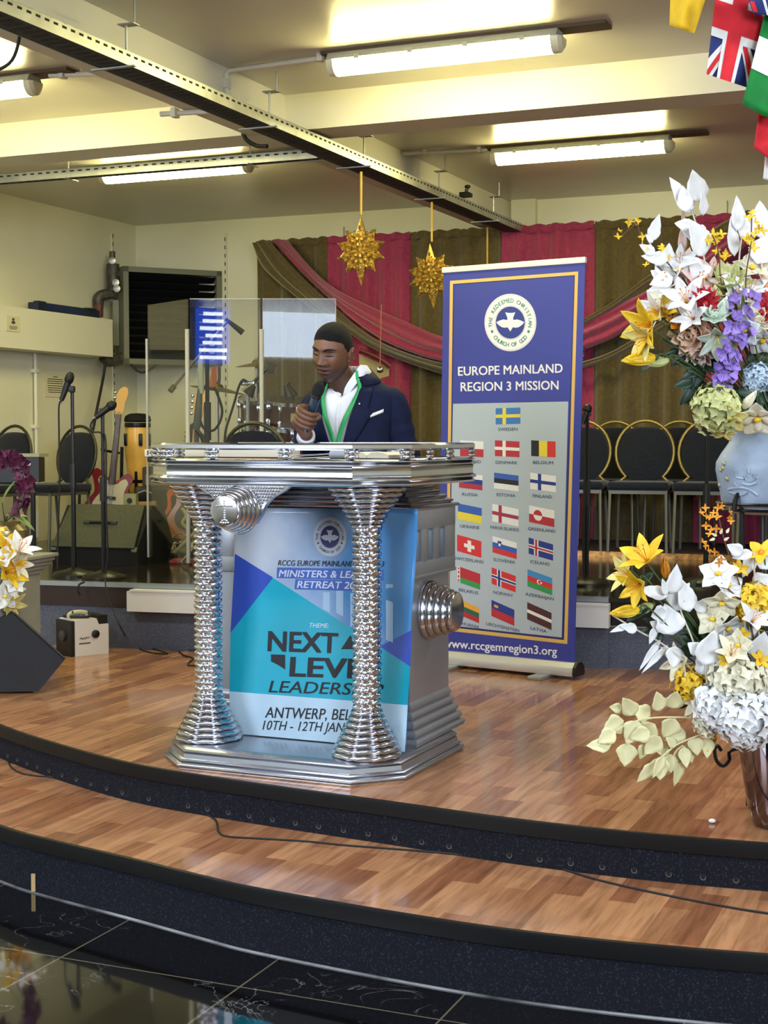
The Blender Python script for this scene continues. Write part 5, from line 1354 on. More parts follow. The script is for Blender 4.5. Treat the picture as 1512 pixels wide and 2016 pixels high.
# folded grey umbrella-like arm and orange gear
p = at(390, 770, 9.45)
t = mk('padded_arm', 'grey padded arm with a clear tip standing behind the middle screen panel', 'stand', (p.x, p.y, ZP))
zz = lambda px, py: at(px, py, 9.45) - V((p.x, p.y, ZP))
MB().tube([zz(394, 765), zz(391, 800), zz(388, 838), zz(386, 846)], [.016, .024, .026, .018], 12).build('sleeve', km('grey_vinyl', (84, 90, 84), .6), t)
MB().tube([zz(395, 700), zz(395, 730), zz(396, 775)], [.012, .022, .018], 10).build('clear_tip', km('clear_tip', (176, 180, 160), .2), t)
MB().tube([zz(386, 846), zz(398, 860), zz(404, 878)], .016, 8).build('bracket', blackm, t)
MB().tube([(zz(404, 878)), (zz(404, 878).x, 0, 0)], .014, 8).build('post', blackm, t)
p = at(387, 860, 9.5)
t = mk('banded_post', 'short post with an orange band showing above the lectern left end', 'post', (p.x, p.y, ZP))
MB().tube([(0, 0, 0), (0, 0, at(387, 854, 9.5).z - ZP)], .016, 10).build('post', km('post_grey', (96, 90, 74), .6), t); MB().tube([(0, 0, at(387, 854, 9.5).z - ZP), (0, 0, at(387, 837, 9.5).z - ZP)], .017, 10).build('orange_band', km('orange_plastic', (204, 112, 48), .5), t)
p = at(424, 742, 9.85)
t = mk('orange_shade', 'orange and dark cone-shaped shade on the cymbal behind the blue reflection', 'shade', at(424, 762, 9.85))
w0 = at(424, 762, 9.85)
MB().loft([[at(a, b, 9.83) - w0, at(c, b, 9.83) - w0, at(c, b, 9.9) - w0, at(a, b, 9.9) - w0] for a, c, b in ((411, 424, 761), (413, 428, 745), (418, 427, 722))]).build('orange_side', km('orange_plastic', (204, 112, 48), .5), t)
MB().loft([[at(a, b, 9.84) - w0, at(c, b, 9.84) - w0, at(c, b, 9.9) - w0, at(a, b, 9.9) - w0] for a, c, b in ((425, 434, 756), (429, 435, 745), (428, 435, 722))]).build('dark_side', km('shade_dark', (70, 64, 54), .6), t)

# ================================================================ STARS
star_m = mat('gold_straw', (188, 150, 60), .4, .45, noise=(60, .35))
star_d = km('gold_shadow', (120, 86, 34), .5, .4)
def star(label, px, py, rpx, pxc, pyc, v, rot=0):
    c = onv(px, py, v); Y = c.y; r = rpx * Y / FOC
    t = mk('star_ornament', label, 'ornament', c, RZ + .1, 'hanging gold stars')
    n = 10
    top = onv(pxc, pyc, v).z - c.z
    mb = MB(); dk = mb
    for k in range(n):
        a = 2 * PI * k / n + rot + PI / 2; rr = r * (1.2 if k % 5 == 0 else .92)
        for f, y0 in ((1, -.012), (-1, .012)):
            L_ = V((r * .6 * math.cos(a - .3), y0, r * .6 * math.sin(a - .3))); Rr = V((r * .6 * math.cos(a + .3), y0, r * .6 * math.sin(a + .3)))
            tip = V((rr * math.cos(a), y0 * .3, rr * math.sin(a))); c0_ = V((0, y0 * 3, 0))
            mid = V((r * .72 * math.cos(a), y0 * 2.6, r * .72 * math.sin(a)))
            mb.add([c0_, L_, tip, Rr, mid], [(0, 1, 4), (1, 2, 4), (2, 3, 4), (3, 0, 4)])
        m_ = V((r * .78 * math.cos(a), -.032, r * .78 * math.sin(a)))
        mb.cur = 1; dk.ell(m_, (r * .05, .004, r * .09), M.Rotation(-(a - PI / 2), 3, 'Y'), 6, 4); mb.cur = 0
    # filigree rosette
    for ring, nn, rr in ((.2, 8, .1), (.4, 14, .09), (.6, 18, .075)):
        for k in range(nn):
            a = 2 * PI * k / nn + ring
            mb.ell((r * ring * math.cos(a), -.045 + ring * .02, r * ring * math.sin(a)), (r * rr, .012, r * rr * .6), M.Rotation(-a, 3, 'Y'), 6, 4)
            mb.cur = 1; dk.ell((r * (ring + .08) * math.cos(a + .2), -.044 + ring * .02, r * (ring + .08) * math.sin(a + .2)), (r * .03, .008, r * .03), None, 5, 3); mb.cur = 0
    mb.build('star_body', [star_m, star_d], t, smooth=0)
    MB().tube([(0, 0, r * 1.25), (0, 0, top)], .007, 6).build('ribbon', km('gold_ribbon', (200, 164, 66), .45, .3), t)
star('left gold straw star hanging from the cable tray before a magenta curtain', 711, 494, 56, 711, 338, tv(711), .0)
star('right gold straw star hanging partly behind the blue banner', 850, 543, 53, 850, 398, tv(850) , .06)
star('gold straw star hidden behind the blue banner, only its ribbon showing', 959, 590, 50, 959, 448, 10.7, 0)
# thin hanging wire with a clear drop, beside the preacher
c = at(748, 728, 9.9)
t = mk('hanging_drop', 'small clear drop on a thin wire hanging right of the preacher', 'ornament', c)
MB().tube([(0, 0, 0), (0.01, 0, at(750, 600, 9.9).z - c.z)], .003, 6).build('wire', km('thin_wire', (176, 120, 96), .5), t); MB().ell((0, 0, 0), (.025, .02, .022)).build('drop', chrome, t)
p = at(733, 716, 10.6)
t = mk('side_board', 'pale board with a dark red cap behind the preacher shoulder', 'board', (p.x, p.y, ZP))
P_ = [at(a, b, 10.6) - V((p.x, p.y, ZP)) for a, b in ((707, 697), (766, 724), (766, 740), (748, 745), (740, 870), (707, 870))]
MB().add(P_ + [q + V((0, .03, 0)) for q in P_], [tuple(range(6)), tuple(range(11, 5, -1))] + [(i, (i + 1) % 6, (i + 1) % 6 + 6, i + 6) for i in range(6)]).build('board', km('pale_board', (150, 136, 96), .6), t, smooth=0)
MB().tube(catmull([at(708, 690, 10.58) - V((p.x, p.y, ZP)), at(728, 698, 10.58) - V((p.x, p.y, ZP)), at(752, 710, 10.58) - V((p.x, p.y, ZP)), at(768, 722, 10.58) - V((p.x, p.y, ZP))], 4), .018, 8).build('cap_strip', km('dark_red_cover', (84, 18, 26), .5), t)
# ================================================================ THE PREACHER
PX, PY = -.131, 6.22
PA = math.radians(-27)
person = mk('person', 'man in a navy suit and green lanyard speaking into a microphone behind the lectern', 'person', (PX, PY, 0), PA)
def wl(P):                                        # world -> person axes (x his left, -y forward)
    d = V(P) - V((PX, PY, 0)); c, q = math.cos(PA), math.sin(PA)
    return V((c * d.x + q * d.y, -q * d.x + c * d.y, d.z))
skin = bpy.data.materials.new('dark_brown_skin'); skin.use_nodes = True
nt = skin.node_tree; bs = nt.nodes['Principled BSDF']
at_ = nt.nodes.new('ShaderNodeVertexColor'); at_.layer_name = 'tone'
nt.links.new(at_.outputs['Color'], bs.inputs['Base Color']); bs.inputs['Roughness'].default_value = .46; bs.inputs['Specular IOR Level'].default_value = .45
# ---- head: a deformed globe with modelled features, in head axes (face towards -y)
def gau(x, s): return math.exp(-(x / s) ** 2)
def head_pt(n):
    x, y, z = n
    p = V((x * .077, y * .096, z * .118))
    if z < -.05:                                        # jaw narrows, chin comes forward
        k = min(1, (-z - .05) / .95)
        p.x *= 1 - .22 * k ** 1.5
        p.y = p.y * (1 - .22 * k) - .016 * k
    if y > 0: p.z += .008 * y; p.x *= 1 + .03 * y
    if y < -.2: p.y *= 1 - .05 * min(1, (-y - .2) / .8)    # flatter face
    f = max(0, min(1, (-y - .15) / .4))
    X, Z = p.x, p.z
    d = 0
    d += .0075 * gau(Z - .035, .011) * gau(X, .054) - .0022 * gau(X, .004) * gau(Z - .036, .009)                                     # brow ridge
    d += .006 * gau(Z - .06, .03) * gau(X, .04)
    for s in (-1, 1):
        d -= .0135 * gau(X - s * .031, .0165) * gau(Z - .016, .0115)                     # sockets
        d += .0090 * gau(X - s * .031, .0125) * gau(Z - .0115, .0070)                    # closed lid
        d -= .0055 * gau(X - s * .031, .014) * gau(Z - .0062, .0026) + .0030 * gau(X - s * .031, .014) * gau(Z - .020, .0024)                     # lash line
        d += .005 * gau(X - s * .045, .018) * gau(Z + .018, .018)                        # cheek
        d += .0115 * gau(X - s * .0165, .0080) * gau(Z + .0285, .0075)                   # nostril wing
        d -= .0048 * gau(X - s * .028, .006) * gau(Z + .040, .012)                       # nasolabial fold
    d += .020 * gau(X, .0125) * max(0, min(1, (.03 - Z) / .055)) * (1 if Z > -.026 else gau(Z + .026, .0065)) # nose ridge to tip
    d += .006 * gau(X, .015) * gau(Z + .024, .010)
    d += .0110 * gau(X, .026) * gau(Z + .0495, .0060) + .0115 * gau(X, .022) * gau(Z + .0665, .0066)            # lips
    d -= .0120 * gau(X, .023) * gau(Z + .0580, .0030)                                    # mouth parting
    d -= .004 * gau(X, .03) * gau(Z + .078, .006)
    d += .006 * gau(X, .018) * gau(Z + .097, .013)                                       # chin
    p.y -= d * f
    return p
def globe(nu, nv):
    for j in range(nv + 1):
        t = PI * j / nv
        for k in range(nu):
            a = 2 * PI * k / nu
            yield V((math.sin(t) * math.cos(a), math.sin(t) * math.sin(a), math.cos(t)))
HEADC = wl(at(655, 696, 6.12))
HM = M.Translation(HEADC) @ M.Rotation(math.radians(-1), 4, 'Z') @ M.Rotation(math.radians(7), 4, 'Y') @ M.Rotation(math.radians(14), 4, 'X')
HMI = HM.inverted()
NU, NV = 150, 110
hv = [HM @ head_pt(n) for n in globe(NU, NV)]
hf = []
for j in range(NV):
    for k in range(NU):
        a, b = j * NU + k, j * NU + (k + 1) % NU; hf.append((a, a + NU, b + NU, b))
B = MB(); B.add(hv, hf)
# ears
for s in (-1, 1):
    er = M.Rotation(s * .35, 3, 'Z')
    H3 = HM.to_3x3()
    B.ell(HM @ V((s * .079, .012, -.002)), (.008, .020, .031), H3 @ er)
    B.ell(HM @ V((s * .077, .006, -.026)), (.008, .011, .011), H3 @ er)
    pts_ = [HM @ (V((s * .083, .012, -.002)) + er @ V((s * .006, .019 * math.cos(a), .029 * math.sin(a)))) for a in [(-.9 + k * .32) for k in range(12)]]
    B.tube(pts_, .0052, 8)
# neck and torso core
nb = V((.0, -.015, 1.37)); nk = HM @ V((0, .022, -.075))
def capsule(a, b, ra, rb, flat=1.0):
    a, b = V(a), V(b); n = 8; pts = [a.lerp(b, k / n) for k in range(n + 1)]
    B.tube(pts, [ra + (rb - ra) * k / n for k in range(n + 1)], 18, True, flat)
    B.ell(a, (ra, ra, ra)); B.ell(b, (rb, rb, rb))
capsule(nb, nk, .066, .058); capsule(nk, HM @ V((0, -.03, -.07)), .05, .035)
def ring(z, hx, hy, cy, n=28, p=2.4): return [V((hx * math.copysign(abs(math.cos(a)) ** (2 / p), math.cos(a)), cy + hy * math.copysign(abs(math.sin(a)) ** (2 / p), math.sin(a)), z)) for a in [2 * PI * k / n for k in range(n)]]
B.loft([ring(z, hx, hy, cy) for z, hx, hy, cy in ((.82, .155, .10, .02), (.95, .15, .10, .015), (1.08, .145, .098, .005), (1.22, .165, .105, -.005), (1.33, .165, .095, -.005), (1.40, .10, .07, -.008))])
SHL, SHR = V((.176, .01, 1.352)), V((-.176, .0, 1.345))
HANDC = wl(at(613, 824, 5.98))
WR = wl(at(603, 855, 6.01))
ELR = V((-.238, -.03, 1.085)); ELL = V((.236, .045, 1.09)); WL = V((.215, -.10, .90))
capsule(SHR, ELR, .05, .042); capsule(ELR, WR, .042, .027, 1.0)
capsule(SHL, ELL, .05, .042); capsule(ELL, WL, .042, .027)
for s in (-1, 1):
    capsule((s * .085, .02, .86), (s * .095, .01, .48), .085, .058); capsule((s * .095, .01, .48), (s * .10, .03, .09), .055, .036); capsule((s * .10, .05, .05), (s * .115, -.12, .04), .038, .03)
# right hand closed round the microphone
MA, MBH = wl(at(600, 853, 5.995)), wl(at(631, 752, 5.925))     # microphone bottom, head
ax = (MBH - MA).normalized()
tc_ = wl(V((0, 0, ZC))) - HANDC; e2 = (tc_ - ax * tc_.dot(ax)).normalized(); e1 = ax.cross(e2) * 1.0
if (M.Rotation(PA, 3, 'Z') @ e1).x < 0: e1 = -e1               # e1 = towards the right of the picture
def hp(s, a, b): return MA + ax * s + e1 * a + e2 * b
sm = (HANDC - MA).dot(ax)
for i, (ds, rr, ln_) in enumerate(((.031, .0105, 1.0), (.0105, .011, 1.06), (-.010, .0105, 1.0), (-.029, .0092, .88))):
    s_ = sm + ds
    ch = [hp(s_ + .003, -.050, -.004), hp(s_ + .002, -.043, .018), hp(s_, -.022, .036), hp(s_ - .001, .004 * ln_, .0375), hp(s_ - .001, .021 * ln_, .026), hp(s_ - .001, .027 * ln_, .012)]
    cc = catmull(ch, 5); B.tube(cc, [rr * (1.12 - .25 * k / (len(cc) - 1)) for k in range(len(cc))], 12); B.ell(ch[-1], (rr * .86,) * 3); B.ell(ch[1], (rr * 1.15,) * 3)
# palm
B.loft([[hp(sm + d, a, b) for a, b in ((-.054, .0), (-.046, .014), (-.030, .006), (-.022, -.024), (-.006, -.036), (-.02, -.046), (-.04, -.036), (-.053, -.018))] for d in (-.040, -.02, 0, .02, .042)])
B.ell(hp(sm, -.036, -.018), (.026, .026, .046), M(((e1.x, e2.x, ax.x), (e1.y, e2.y, ax.y), (e1.z, e2.z, ax.z))))
th = catmull([hp(sm - .022, -.016, -.042), hp(sm - .002, .012, -.034), hp(sm + .014, .030, -.012), hp(sm + .020, .035, .008), hp(sm + .020, .033, .024)], 5)
B.tube(th, [.0155 - .005 * k / (len(th) - 1) for k in range(len(th))], 12); B.ell(th[-1], (.0102,) * 3)
capsule(WR, hp(sm - .035, -.034, -.020), .027, .030)
# left hand resting, slightly curled
pl_ = WL + V((-.008, -.03, -.075))
capsule(WL, pl_, .026, .027); B.ell(pl_ + V((0, 0, -.01)), (.020, .042, .048))
for i, (dy, L_) in enumerate(((-.033, .060), (-.011, .072), (.011, .075), (.032, .066))):
    a_ = pl_ + V((0, dy, -.048)); d_ = V((-.22, -.12, -1)).normalized()
    ch = catmull([a_, a_ + d_ * L_ * .45 + V((.006, -.004, 0)), a_ + d_ * L_ * .8, a_ + d_ * L_ + V((-.010, -.004, 0))], 4)
    B.tube(ch, [.0098 - .0025 * k / (len(ch) - 1) for k in range(len(ch))], 10); B.ell(ch[-1], (.0075,) * 3)
ch = catmull([pl_ + V((-.005, -.03, .01)), pl_ + V((-.016, -.055, -.02)), pl_ + V((-.022, -.058, -.055))], 4); B.tube(ch, [.0125 - .0004 * k for k in range(len(ch))], 10); B.ell(ch[-1], (.0092,) * 3)
body = B.build('body', skin, person, smooth=0)
md = body.modifiers.new('fuse', 'REMESH'); md.mode = 'VOXEL'; md.voxel_size = .0024; md.use_smooth_shade = True
sm_ = body.modifiers.new('soften', 'SMOOTH'); sm_.factor = .5; sm_.iterations = 1
dg = bpy.context.evaluated_depsgraph_get(); dg.update()
me = bpy.data.meshes.new_from_object(body.evaluated_get(dg)); body.modifiers.clear(); old = body.data; body.data = me; bpy.data.meshes.remove(old); me.name = 'body'
if not me.materials: me.materials.append(skin)
for p_ in me.polygons: p_.use_smooth = True
ca = me.color_attributes.new('tone', 'FLOAT_COLOR', 'POINT')
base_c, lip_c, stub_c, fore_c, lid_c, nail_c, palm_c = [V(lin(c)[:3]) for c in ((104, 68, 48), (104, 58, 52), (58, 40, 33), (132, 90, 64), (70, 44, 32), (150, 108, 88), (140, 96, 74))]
cols = []
for v_ in me.vertices:
    h = HMI @ v_.co; c = base_c.copy()
    if abs(h.x) < .11 and -.16 < h.z < .15 and abs(h.y) < .14:
        f = 1 if h.y < -.03 else max(0, (.02 - h.y) / .05)
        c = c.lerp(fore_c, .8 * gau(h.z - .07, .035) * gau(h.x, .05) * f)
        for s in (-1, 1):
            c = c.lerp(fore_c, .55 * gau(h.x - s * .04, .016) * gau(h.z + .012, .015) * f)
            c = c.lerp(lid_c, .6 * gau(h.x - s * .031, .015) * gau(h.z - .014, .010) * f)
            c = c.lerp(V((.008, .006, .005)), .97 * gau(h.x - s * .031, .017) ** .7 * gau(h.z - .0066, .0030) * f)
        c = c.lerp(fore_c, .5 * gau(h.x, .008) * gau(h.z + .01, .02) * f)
        jaw = max(0, min(1, (-.036 - h.z) / .02)) * max(0, min(1, (.055 - h.y) / .03))
        c = c.lerp(stub_c, .72 * jaw); c = c.lerp(stub_c, .75 * gau(h.z + .0425, .004) * gau(h.x, .026) * f)
        lipk = max(gau(h.z + .0505, .0050) * gau(h.x, .022), gau(h.z + .0655, .0060) * gau(h.x, .019)) * f
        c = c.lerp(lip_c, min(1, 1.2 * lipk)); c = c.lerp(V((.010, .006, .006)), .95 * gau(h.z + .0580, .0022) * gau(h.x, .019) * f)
    cols += [c.x, c.y, c.z, 1]
ca.data.foreach_set('color', cols)
# ---- hair cap and brows
hair_m = mat('black_hair', (13, 11, 11), .8, spec=.3, noise=(160, .5), bump=(240, .9))
def grown(n, g):
    p = head_pt(n); return HM @ (p + n * g)
HR = []
HN = list(globe(96, 70))
keep = {}
def hairy(n):
    p = head_pt(n); a = abs(p.x)
    if p.y < -.028: line = .062 + .010 * (1 - min(1, a / .05)) - max(0, a - .048) * .6
    elif p.y < .012: line = .040 - (p.y + .028) * 1.5
    else: line = -.012 - (p.y - .012) * .75
    return p.z - line
mb = MB(); vs = []; 
for n in HN:
    h = hairy(n); g = max(0.0, min(1, h / .02)); top = max(0, min(1, (n.z - .25) / .5))
    vs.append(grown(n, -.001 + g * (.0065 + .0065 * top)))
fs = []
for j in range(70):
    for k in range(96):
        ids = (j * 96 + k, (j + 1) * 96 + k, (j + 1) * 96 + (k + 1) % 96, j * 96 + (k + 1) % 96)
        if all(hairy(HN[i]) > -.004 for i in ids): fs.append(ids)
used = sorted({i for f in fs for i in f}); rm = {i: q for q, i in enumerate(used)}
mb.add([vs[i] for i in used], [tuple(rm[i] for i in f) for f in fs]); mb.build('hair', hair_m, person, smooth=80)
for s in (-1, 1):
    pts_ = []
    for k in range(9):
        x = s * (.012 + .042 * k / 8); z = .0285 + .0085 * math.sin(PI * k / 8 * .8) - .003 * (k / 8) ** 2
        best = None
        # brow rides on the surface
        n0 = V((x / .077, -1, z / .118)); 
        nx, nz_ = x / .077, z / .118; n0 = V((nx, -math.sqrt(max(.05, 1 - nx * nx - nz_ * nz_)), nz_)).normalized()
        p_ = head_pt(n0); pts_.append(HM @ (p_ + V((0, -.0012, 0))))
    MB().tube(pts_, [.0034, .0052, .0056, .0054, .0050, .0046, .0040, .0032, .0018], 7, True, .6).build('eyebrow', hair_m, person)
for s in (-1, 1):
    pts_ = []
    for k in range(9):
        x = s * (.0165 + .030 * k / 8); z = .0075 - .0035 * math.sin(PI * k / 8) + .001 * k / 8
        nx, nz_ = x / .077, z / .118; n0 = V((nx, -math.sqrt(1 - nx * nx - nz_ * nz_), nz_)); pts_.append(HM @ (head_pt(n0) + V((0, -.0006, 0))))
    MB().tube(pts_, [.0006, .001, .0013, .0014, .0014, .0014, .0013, .001, .0006], 6).build('eyelash', hair_m, person)
# ---- clothes
suit = mat('navy_suit', (17, 24, 50), .85, spec=.2, noise=(30, .08), bump=(160, .12))
shirt_m = mat('white_shirt', (226, 228, 234), .75, bump=(40, .1))
JZ = [(.74, .205, .135, .015), (.86, .198, .135, .012), (.98, .183, .128, .008), (1.08, .182, .128, .0), (1.18, .196, .134, -.008), (1.28, .208, .136, -.012), (1.345, .206, .122, -.008), (1.38, .197, .108, -.005), (1.41, .160, .090, .0), (1.44, .106, .079, -.002), (1.48, .084, .074, -.014), (1.54, .080, .072, -.034)]
def jparam(z):
    for i in range(len(JZ) - 1):
        if JZ[i][0] <= z <= JZ[i + 1][0]:
            t = (z - JZ[i][0]) / (JZ[i + 1][0] - JZ[i][0]); return [JZ[i][k] + (JZ[i + 1][k] - JZ[i][k]) * t for k in range(1, 4)]
    return list(JZ[-1][1:]) if z > 1 else list(JZ[0][1:])
def J(phi, z, g=0.0):                 # phi = 0 straight in front, + towards his left
    hx, hy, cy = jparam(z); hx += g; hy += g
    s, c = math.sin(phi), math.cos(phi); p = 2.35
    q = (abs(s) ** p + abs(c) ** p) ** (-1 / p)
    w = .006 * math.sin(z * 22 + phi * 2) * (1 if abs(phi) > .5 else .3)
    return V(((hx + w) * q * s, cy - (hy + w) * q * c, z))
def gap(z): return 0.0 if z < 1.06 else min(.62, .5 * ((z - 1.06) / .36) ** .9 + (0 if z < 1.385 else (z - 1.385) * 2.5))
mb = MB(); rings = []
zs = [.74 + k * .02 for k in range(37)]
for z in zs:
    g0 = gap(z) + (.02 if z < 1.06 else 0)
    rings.append([J(g0 + (2 * PI - 2 * g0) * k / 60, z) for k in range(61)])
mb.loft(rings, caps=False, close=False)
jac = mb.build('jacket', suit, person, smooth=80, sol=.007)
def sleeve(sh, el, wr, name):
    d1 = (el - sh).normalized(); a0 = sh - d1 * .015 + V((-.035 * math.copysign(1, sh.x), 0, .008))
    end = el.lerp(wr, .90)
    pts_ = catmull([a0, sh + d1 * .03, sh.lerp(el, .45), sh.lerp(el, .8), el + (el - (sh + wr) / 2).normalized() * .004, el.lerp(wr, .3), el.lerp(wr, .6), end], 5)
    n = len(pts_); rs = []
    for k in range(n):
        t = k / (n - 1); r = .071 - .014 * min(1, t / .5) - (.012 * max(0, (t - .5) / .5))
        r += .0035 * math.sin(k * 1.9) * (1 if .2 < t < .8 else .3); rs.append(r)
    rs[0] = .042; rs[1] = .053; rs[2] = .061; rs[3] = .066
    ob = MB().tube(pts_, rs, 20, True).build(name, suit, jac, smooth=80)
    return (end - el).normalized(), end
dR, endR = sleeve(SHR, ELR, WR, 'sleeve'); dL, endL = sleeve(SHL, ELL, WL, 'sleeve')
for d_, e_ in ((dR, endR), (dL, endL)):
    MB().tube([e_ - d_ * .02, e_ + d_ * .014, e_ + d_ * .026], [.0385, .0385, .037], 20).build('cuff', shirt_m, person)
# lapels, lying on the jacket front
for s in (-1, 1):
    rows = []
    for k in range(22):
        z = 1.05 + (1.40 - 1.05) * k / 21
        g0 = gap(z) - .015; t = k / 21
        w = .04 + .40 * min(1, t / .72) if t < .72 else (.40 if t < .76 else .30 - .10 * (t - .76))
        rows.append([J(s * (g0 + w * q / 6), z, .007 + .004 * math.sin(PI * q / 6)) for q in range(7)])
    MB().loft(rows, caps=False, close=False).build('lapel', suit, jac, smooth=60, sol=.004)
    cr_ = []
    for k in range(12):                                      # collar round the back of the neck
        t = k / 11; ph = s * (.60 + (PI - .60) * t); z0 = 1.41 + .055 * t
        a_ = J(ph, z0, .012 if t < .6 else .006); b_ = J(ph, z0 + .045 - .012 * t, .004); b_.x *= .97
        cr_.append([a_, a_.lerp(b_, .5) + V((a_.x, a_.y, 0)).normalized() * .004, b_])
    MB().loft(cr_, caps=False, close=False).build('collar', suit, jac, smooth=60, sol=.004)
# shirt front and collar
def ztop(ph): return 1.362 + .095 * min(1, abs(ph) / .62)
rows = [[J(-.75 + 1.5 * q / 40, 1.0 + (ztop(-.75 + 1.5 * q / 40) - 1.0) * k / 22, -.012) for q in range(41)] for k in range(23)]
sh_o = MB().loft(rows, caps=False, close=False).build('shirt', shirt_m, person, smooth=80, sol=.003)
MB().loft([[J(-.035, z, -.0085), J(0, z, -.006), J(.035, z, -.0085)] for z in [1.0 + k * .02 for k in range(18)]], caps=False, close=False).build('button_placket', shirt_m, sh_o, smooth=0, sol=.002)
for s in (-1, 1):
    rowsA = []
    for k in range(21):
        t = k / 20; ph = s * (.06 + 3.08 * t); up_ = min(1, t * 2.6) ** .75
        rx, ry, cy = .068 + .004 * up_, .082 - .006 * up_, -.004 + .010 * up_
        def cp(r_, z): return V(((rx + r_) * math.sin(ph), cy - (ry + r_) * math.cos(ph) - .42 * (z - 1.374), z))
        zh = 1.374 + .122 * up_
        rowsA.append([cp(-.002, zh - .03), cp(0, zh), cp(.008, zh + .001), cp(.020, zh - .022 - .022 * (1 - up_)), cp(.026, zh - .036 - .02 * math.exp(-(t / .12) ** 2))])
    MB().loft(rowsA, caps=False, close=False).build('shirt_collar', shirt_m, sh_o, smooth=50, sol=.0025)
# lanyard
lan = mat('green_lanyard', (36, 160, 84), .5)
for s in (-1, 1):
    rows = []
    for k in range(20):
        t = k / 19; z = 1.475 - .33 * t
        ph = s * (.62 * (1 - t) ** 1.25 + .012); c0 = None
        rows.append([J(ph - .045 * s, z, .0055 if t > .2 else .013), J(ph + .05 * s, z, .0062 if t > .2 else .0135)])
    MB().loft(rows, caps=False, close=False).build('lanyard', lan, person, smooth=80, sol=.0015)
c_ = J(0, 1.13, .01)
MB().tube([c_ + V((0, 0, .02)), c_ + V((0, -.002, -.02))], .0045, 8).build('lanyard_clip', white, person)
MB().box(c_ + V((0, -.002, -.075)), (.07, .003, .10)).build('name_badge', shirt_m, person, smooth=0)
# pocket square, lapel pin
rows = [[J(.62 + .40 * q / 8, 1.272 + .028 * q / 8 + .014 * r_ / 2, .006 + .002 * (r_ == 1)) for q in range(9)] for r_ in range(3)]
MB().loft(rows, caps=False, close=False).build('pocket_square', white, person, smooth=40, sol=.003)
pin = J(.47, 1.335, .018); MB().ell(pin, (.0045, .003, .0045), None, 10, 6).build('lapel_pin', km('pin_silver', (200, 204, 214), .3, .6), person)
# trousers and shoes
for s in (-1, 1):
    MB().tube(catmull([(s * .075, .02, .88), (s * .095, .012, .66), (s * .10, .012, .46), (s * .103, .03, .2), (s * .104, .035, .06)], 4), [.108, .108, .106, .102, .096, .09, .086, .082, .078, .074, .072, .072, .072, .073, .074, .075, .076][:17], 20).build('trouser_leg', suit, person, smooth=80)
    MB().loft([[V((s * .108 + hx * math.cos(a), cy + hy * math.sin(a) , z)) for a in [2 * PI * k / 16 for k in range(16)]] for z, hx, hy, cy in ((0, .048, .135, -.045), (.02, .05, .138, -.045), (.05, .046, .12, -.035), (.085, .04, .065, .02), (.11, .036, .05, .03))]).build('shoe', km('black_leather', (18, 16, 16), .35), person, smooth=60)
# ---- the microphone he holds
t = mk('handheld_microphone', 'dark blue-grey handheld microphone held up to the mouth of the preacher', 'microphone', V((PX, PY, 0)) + M.Rotation(PA, 3, 'Z') @ MA, PA)
d_ = MBH - MA; L_ = d_.length
mh = MB().tube([d_ * k for k in (0, .02, .1, .3, .62, .70)], [.010, .0125, .0125, .014, .0185, .0195], 20).build('mic_handle', km('mic_blue_grey', (84, 104, 128), .25, .85), t)
MB().tube([d_ * .69, d_ * .72, d_ * .75], [.0215, .0225, .0215], 20).build('mic_collar', black, t)
MB().tube([d_ * k for k in (.745, .78, .84, .91, .97, 1.0)], [.019, .0235, .0255, .0245, .018, .008], 20).build('mic_head', mat('mic_grille_dark', (22, 23, 26), .6, .4, bump=(300, .8)), t)
# ================================================================ FLOWERS
W1 = mat('petal_white', (226, 228, 230), .55, noise=(30, .03)); CR = mat('leaf_cream', (216, 212, 164), .5, noise=(18, .05)); IV = mat('petal_ivory', (226, 222, 196), .6, noise=(30, .05))
YL = mat('petal_yellow', (228, 190, 40), .5, noise=(25, .1)); YP = mat('petal_pale_yellow', (222, 212, 130), .55, noise=(20, .1)); RD = mat('petal_red', (172, 18, 38), .5); PKF = mat('petal_blush', (222, 196, 192), .6, noise=(18, .06))
PE = mat('petal_peach', (228, 196, 172), .6, noise=(22, .1)); LM = mat('petal_lime', (186, 190, 128), .6, noise=(20, .1)); MN = mat('petal_mint', (206, 220, 204), .6, noise=(24, .06)); VI = mat('petal_violet', (138, 112, 190), .6, noise=(30, .15))
BL = mat('petal_ice_blue', (168, 188, 206), .6); OR = mat('petal_orange', (214, 140, 30), .5, noise=(20, .15)); GD = mat('leaf_dark_green', (26, 54, 34), .45, noise=(20, .2)); GM = mat('stem_green', (72, 92, 44), .55); BR = mat('twig_brown', (86, 62, 40), .7); WS = mat('stem_white', (206, 204, 190), .6); DP = mat('petal_dark_purple', (78, 22, 52), .5, noise=(20, .25))
rf = random.Random(11)
def leafm(mb, base, d, nrm, L, Wd, curl=.15, heart=False, n=8):
    d = V(d).normalized(); nrm = V(nrm); nrm = (nrm - d * nrm.dot(d)); nrm = nrm.normalized() if nrm.length > 1e-4 else basis(d)[0]
    s = d.cross(nrm); b = V(base); rows = []
    for j in range(n + 1):
        t = j / n
        w = Wd * ((t / .3) ** .55 * (1 if t < .3 else 0) + (0 if t < .3 else (1 - ((t - .3) / .7) ** 1.55) * (1 + .07 * math.sin(j * 2.3 + L * 90))) if heart else max(0, math.sin(PI * min(1, t ** .85 * 1.0))) ** .8)
        c = b + d * (L * t) + nrm * (-curl * L * t * t)
        rows.append([c - s * w * .5 + nrm * w * .10, c - s * w * .26 + nrm * w * .02, c - nrm * w * .03, c + s * w * .26 + nrm * w * .02, c + s * w * .5 + nrm * w * .10])
    return mb.loft(rows, caps=False, close=False)
def idir(a, k=.35):
    a = math.radians(a); return V((math.cos(a), -k, math.sin(a))).normalized()
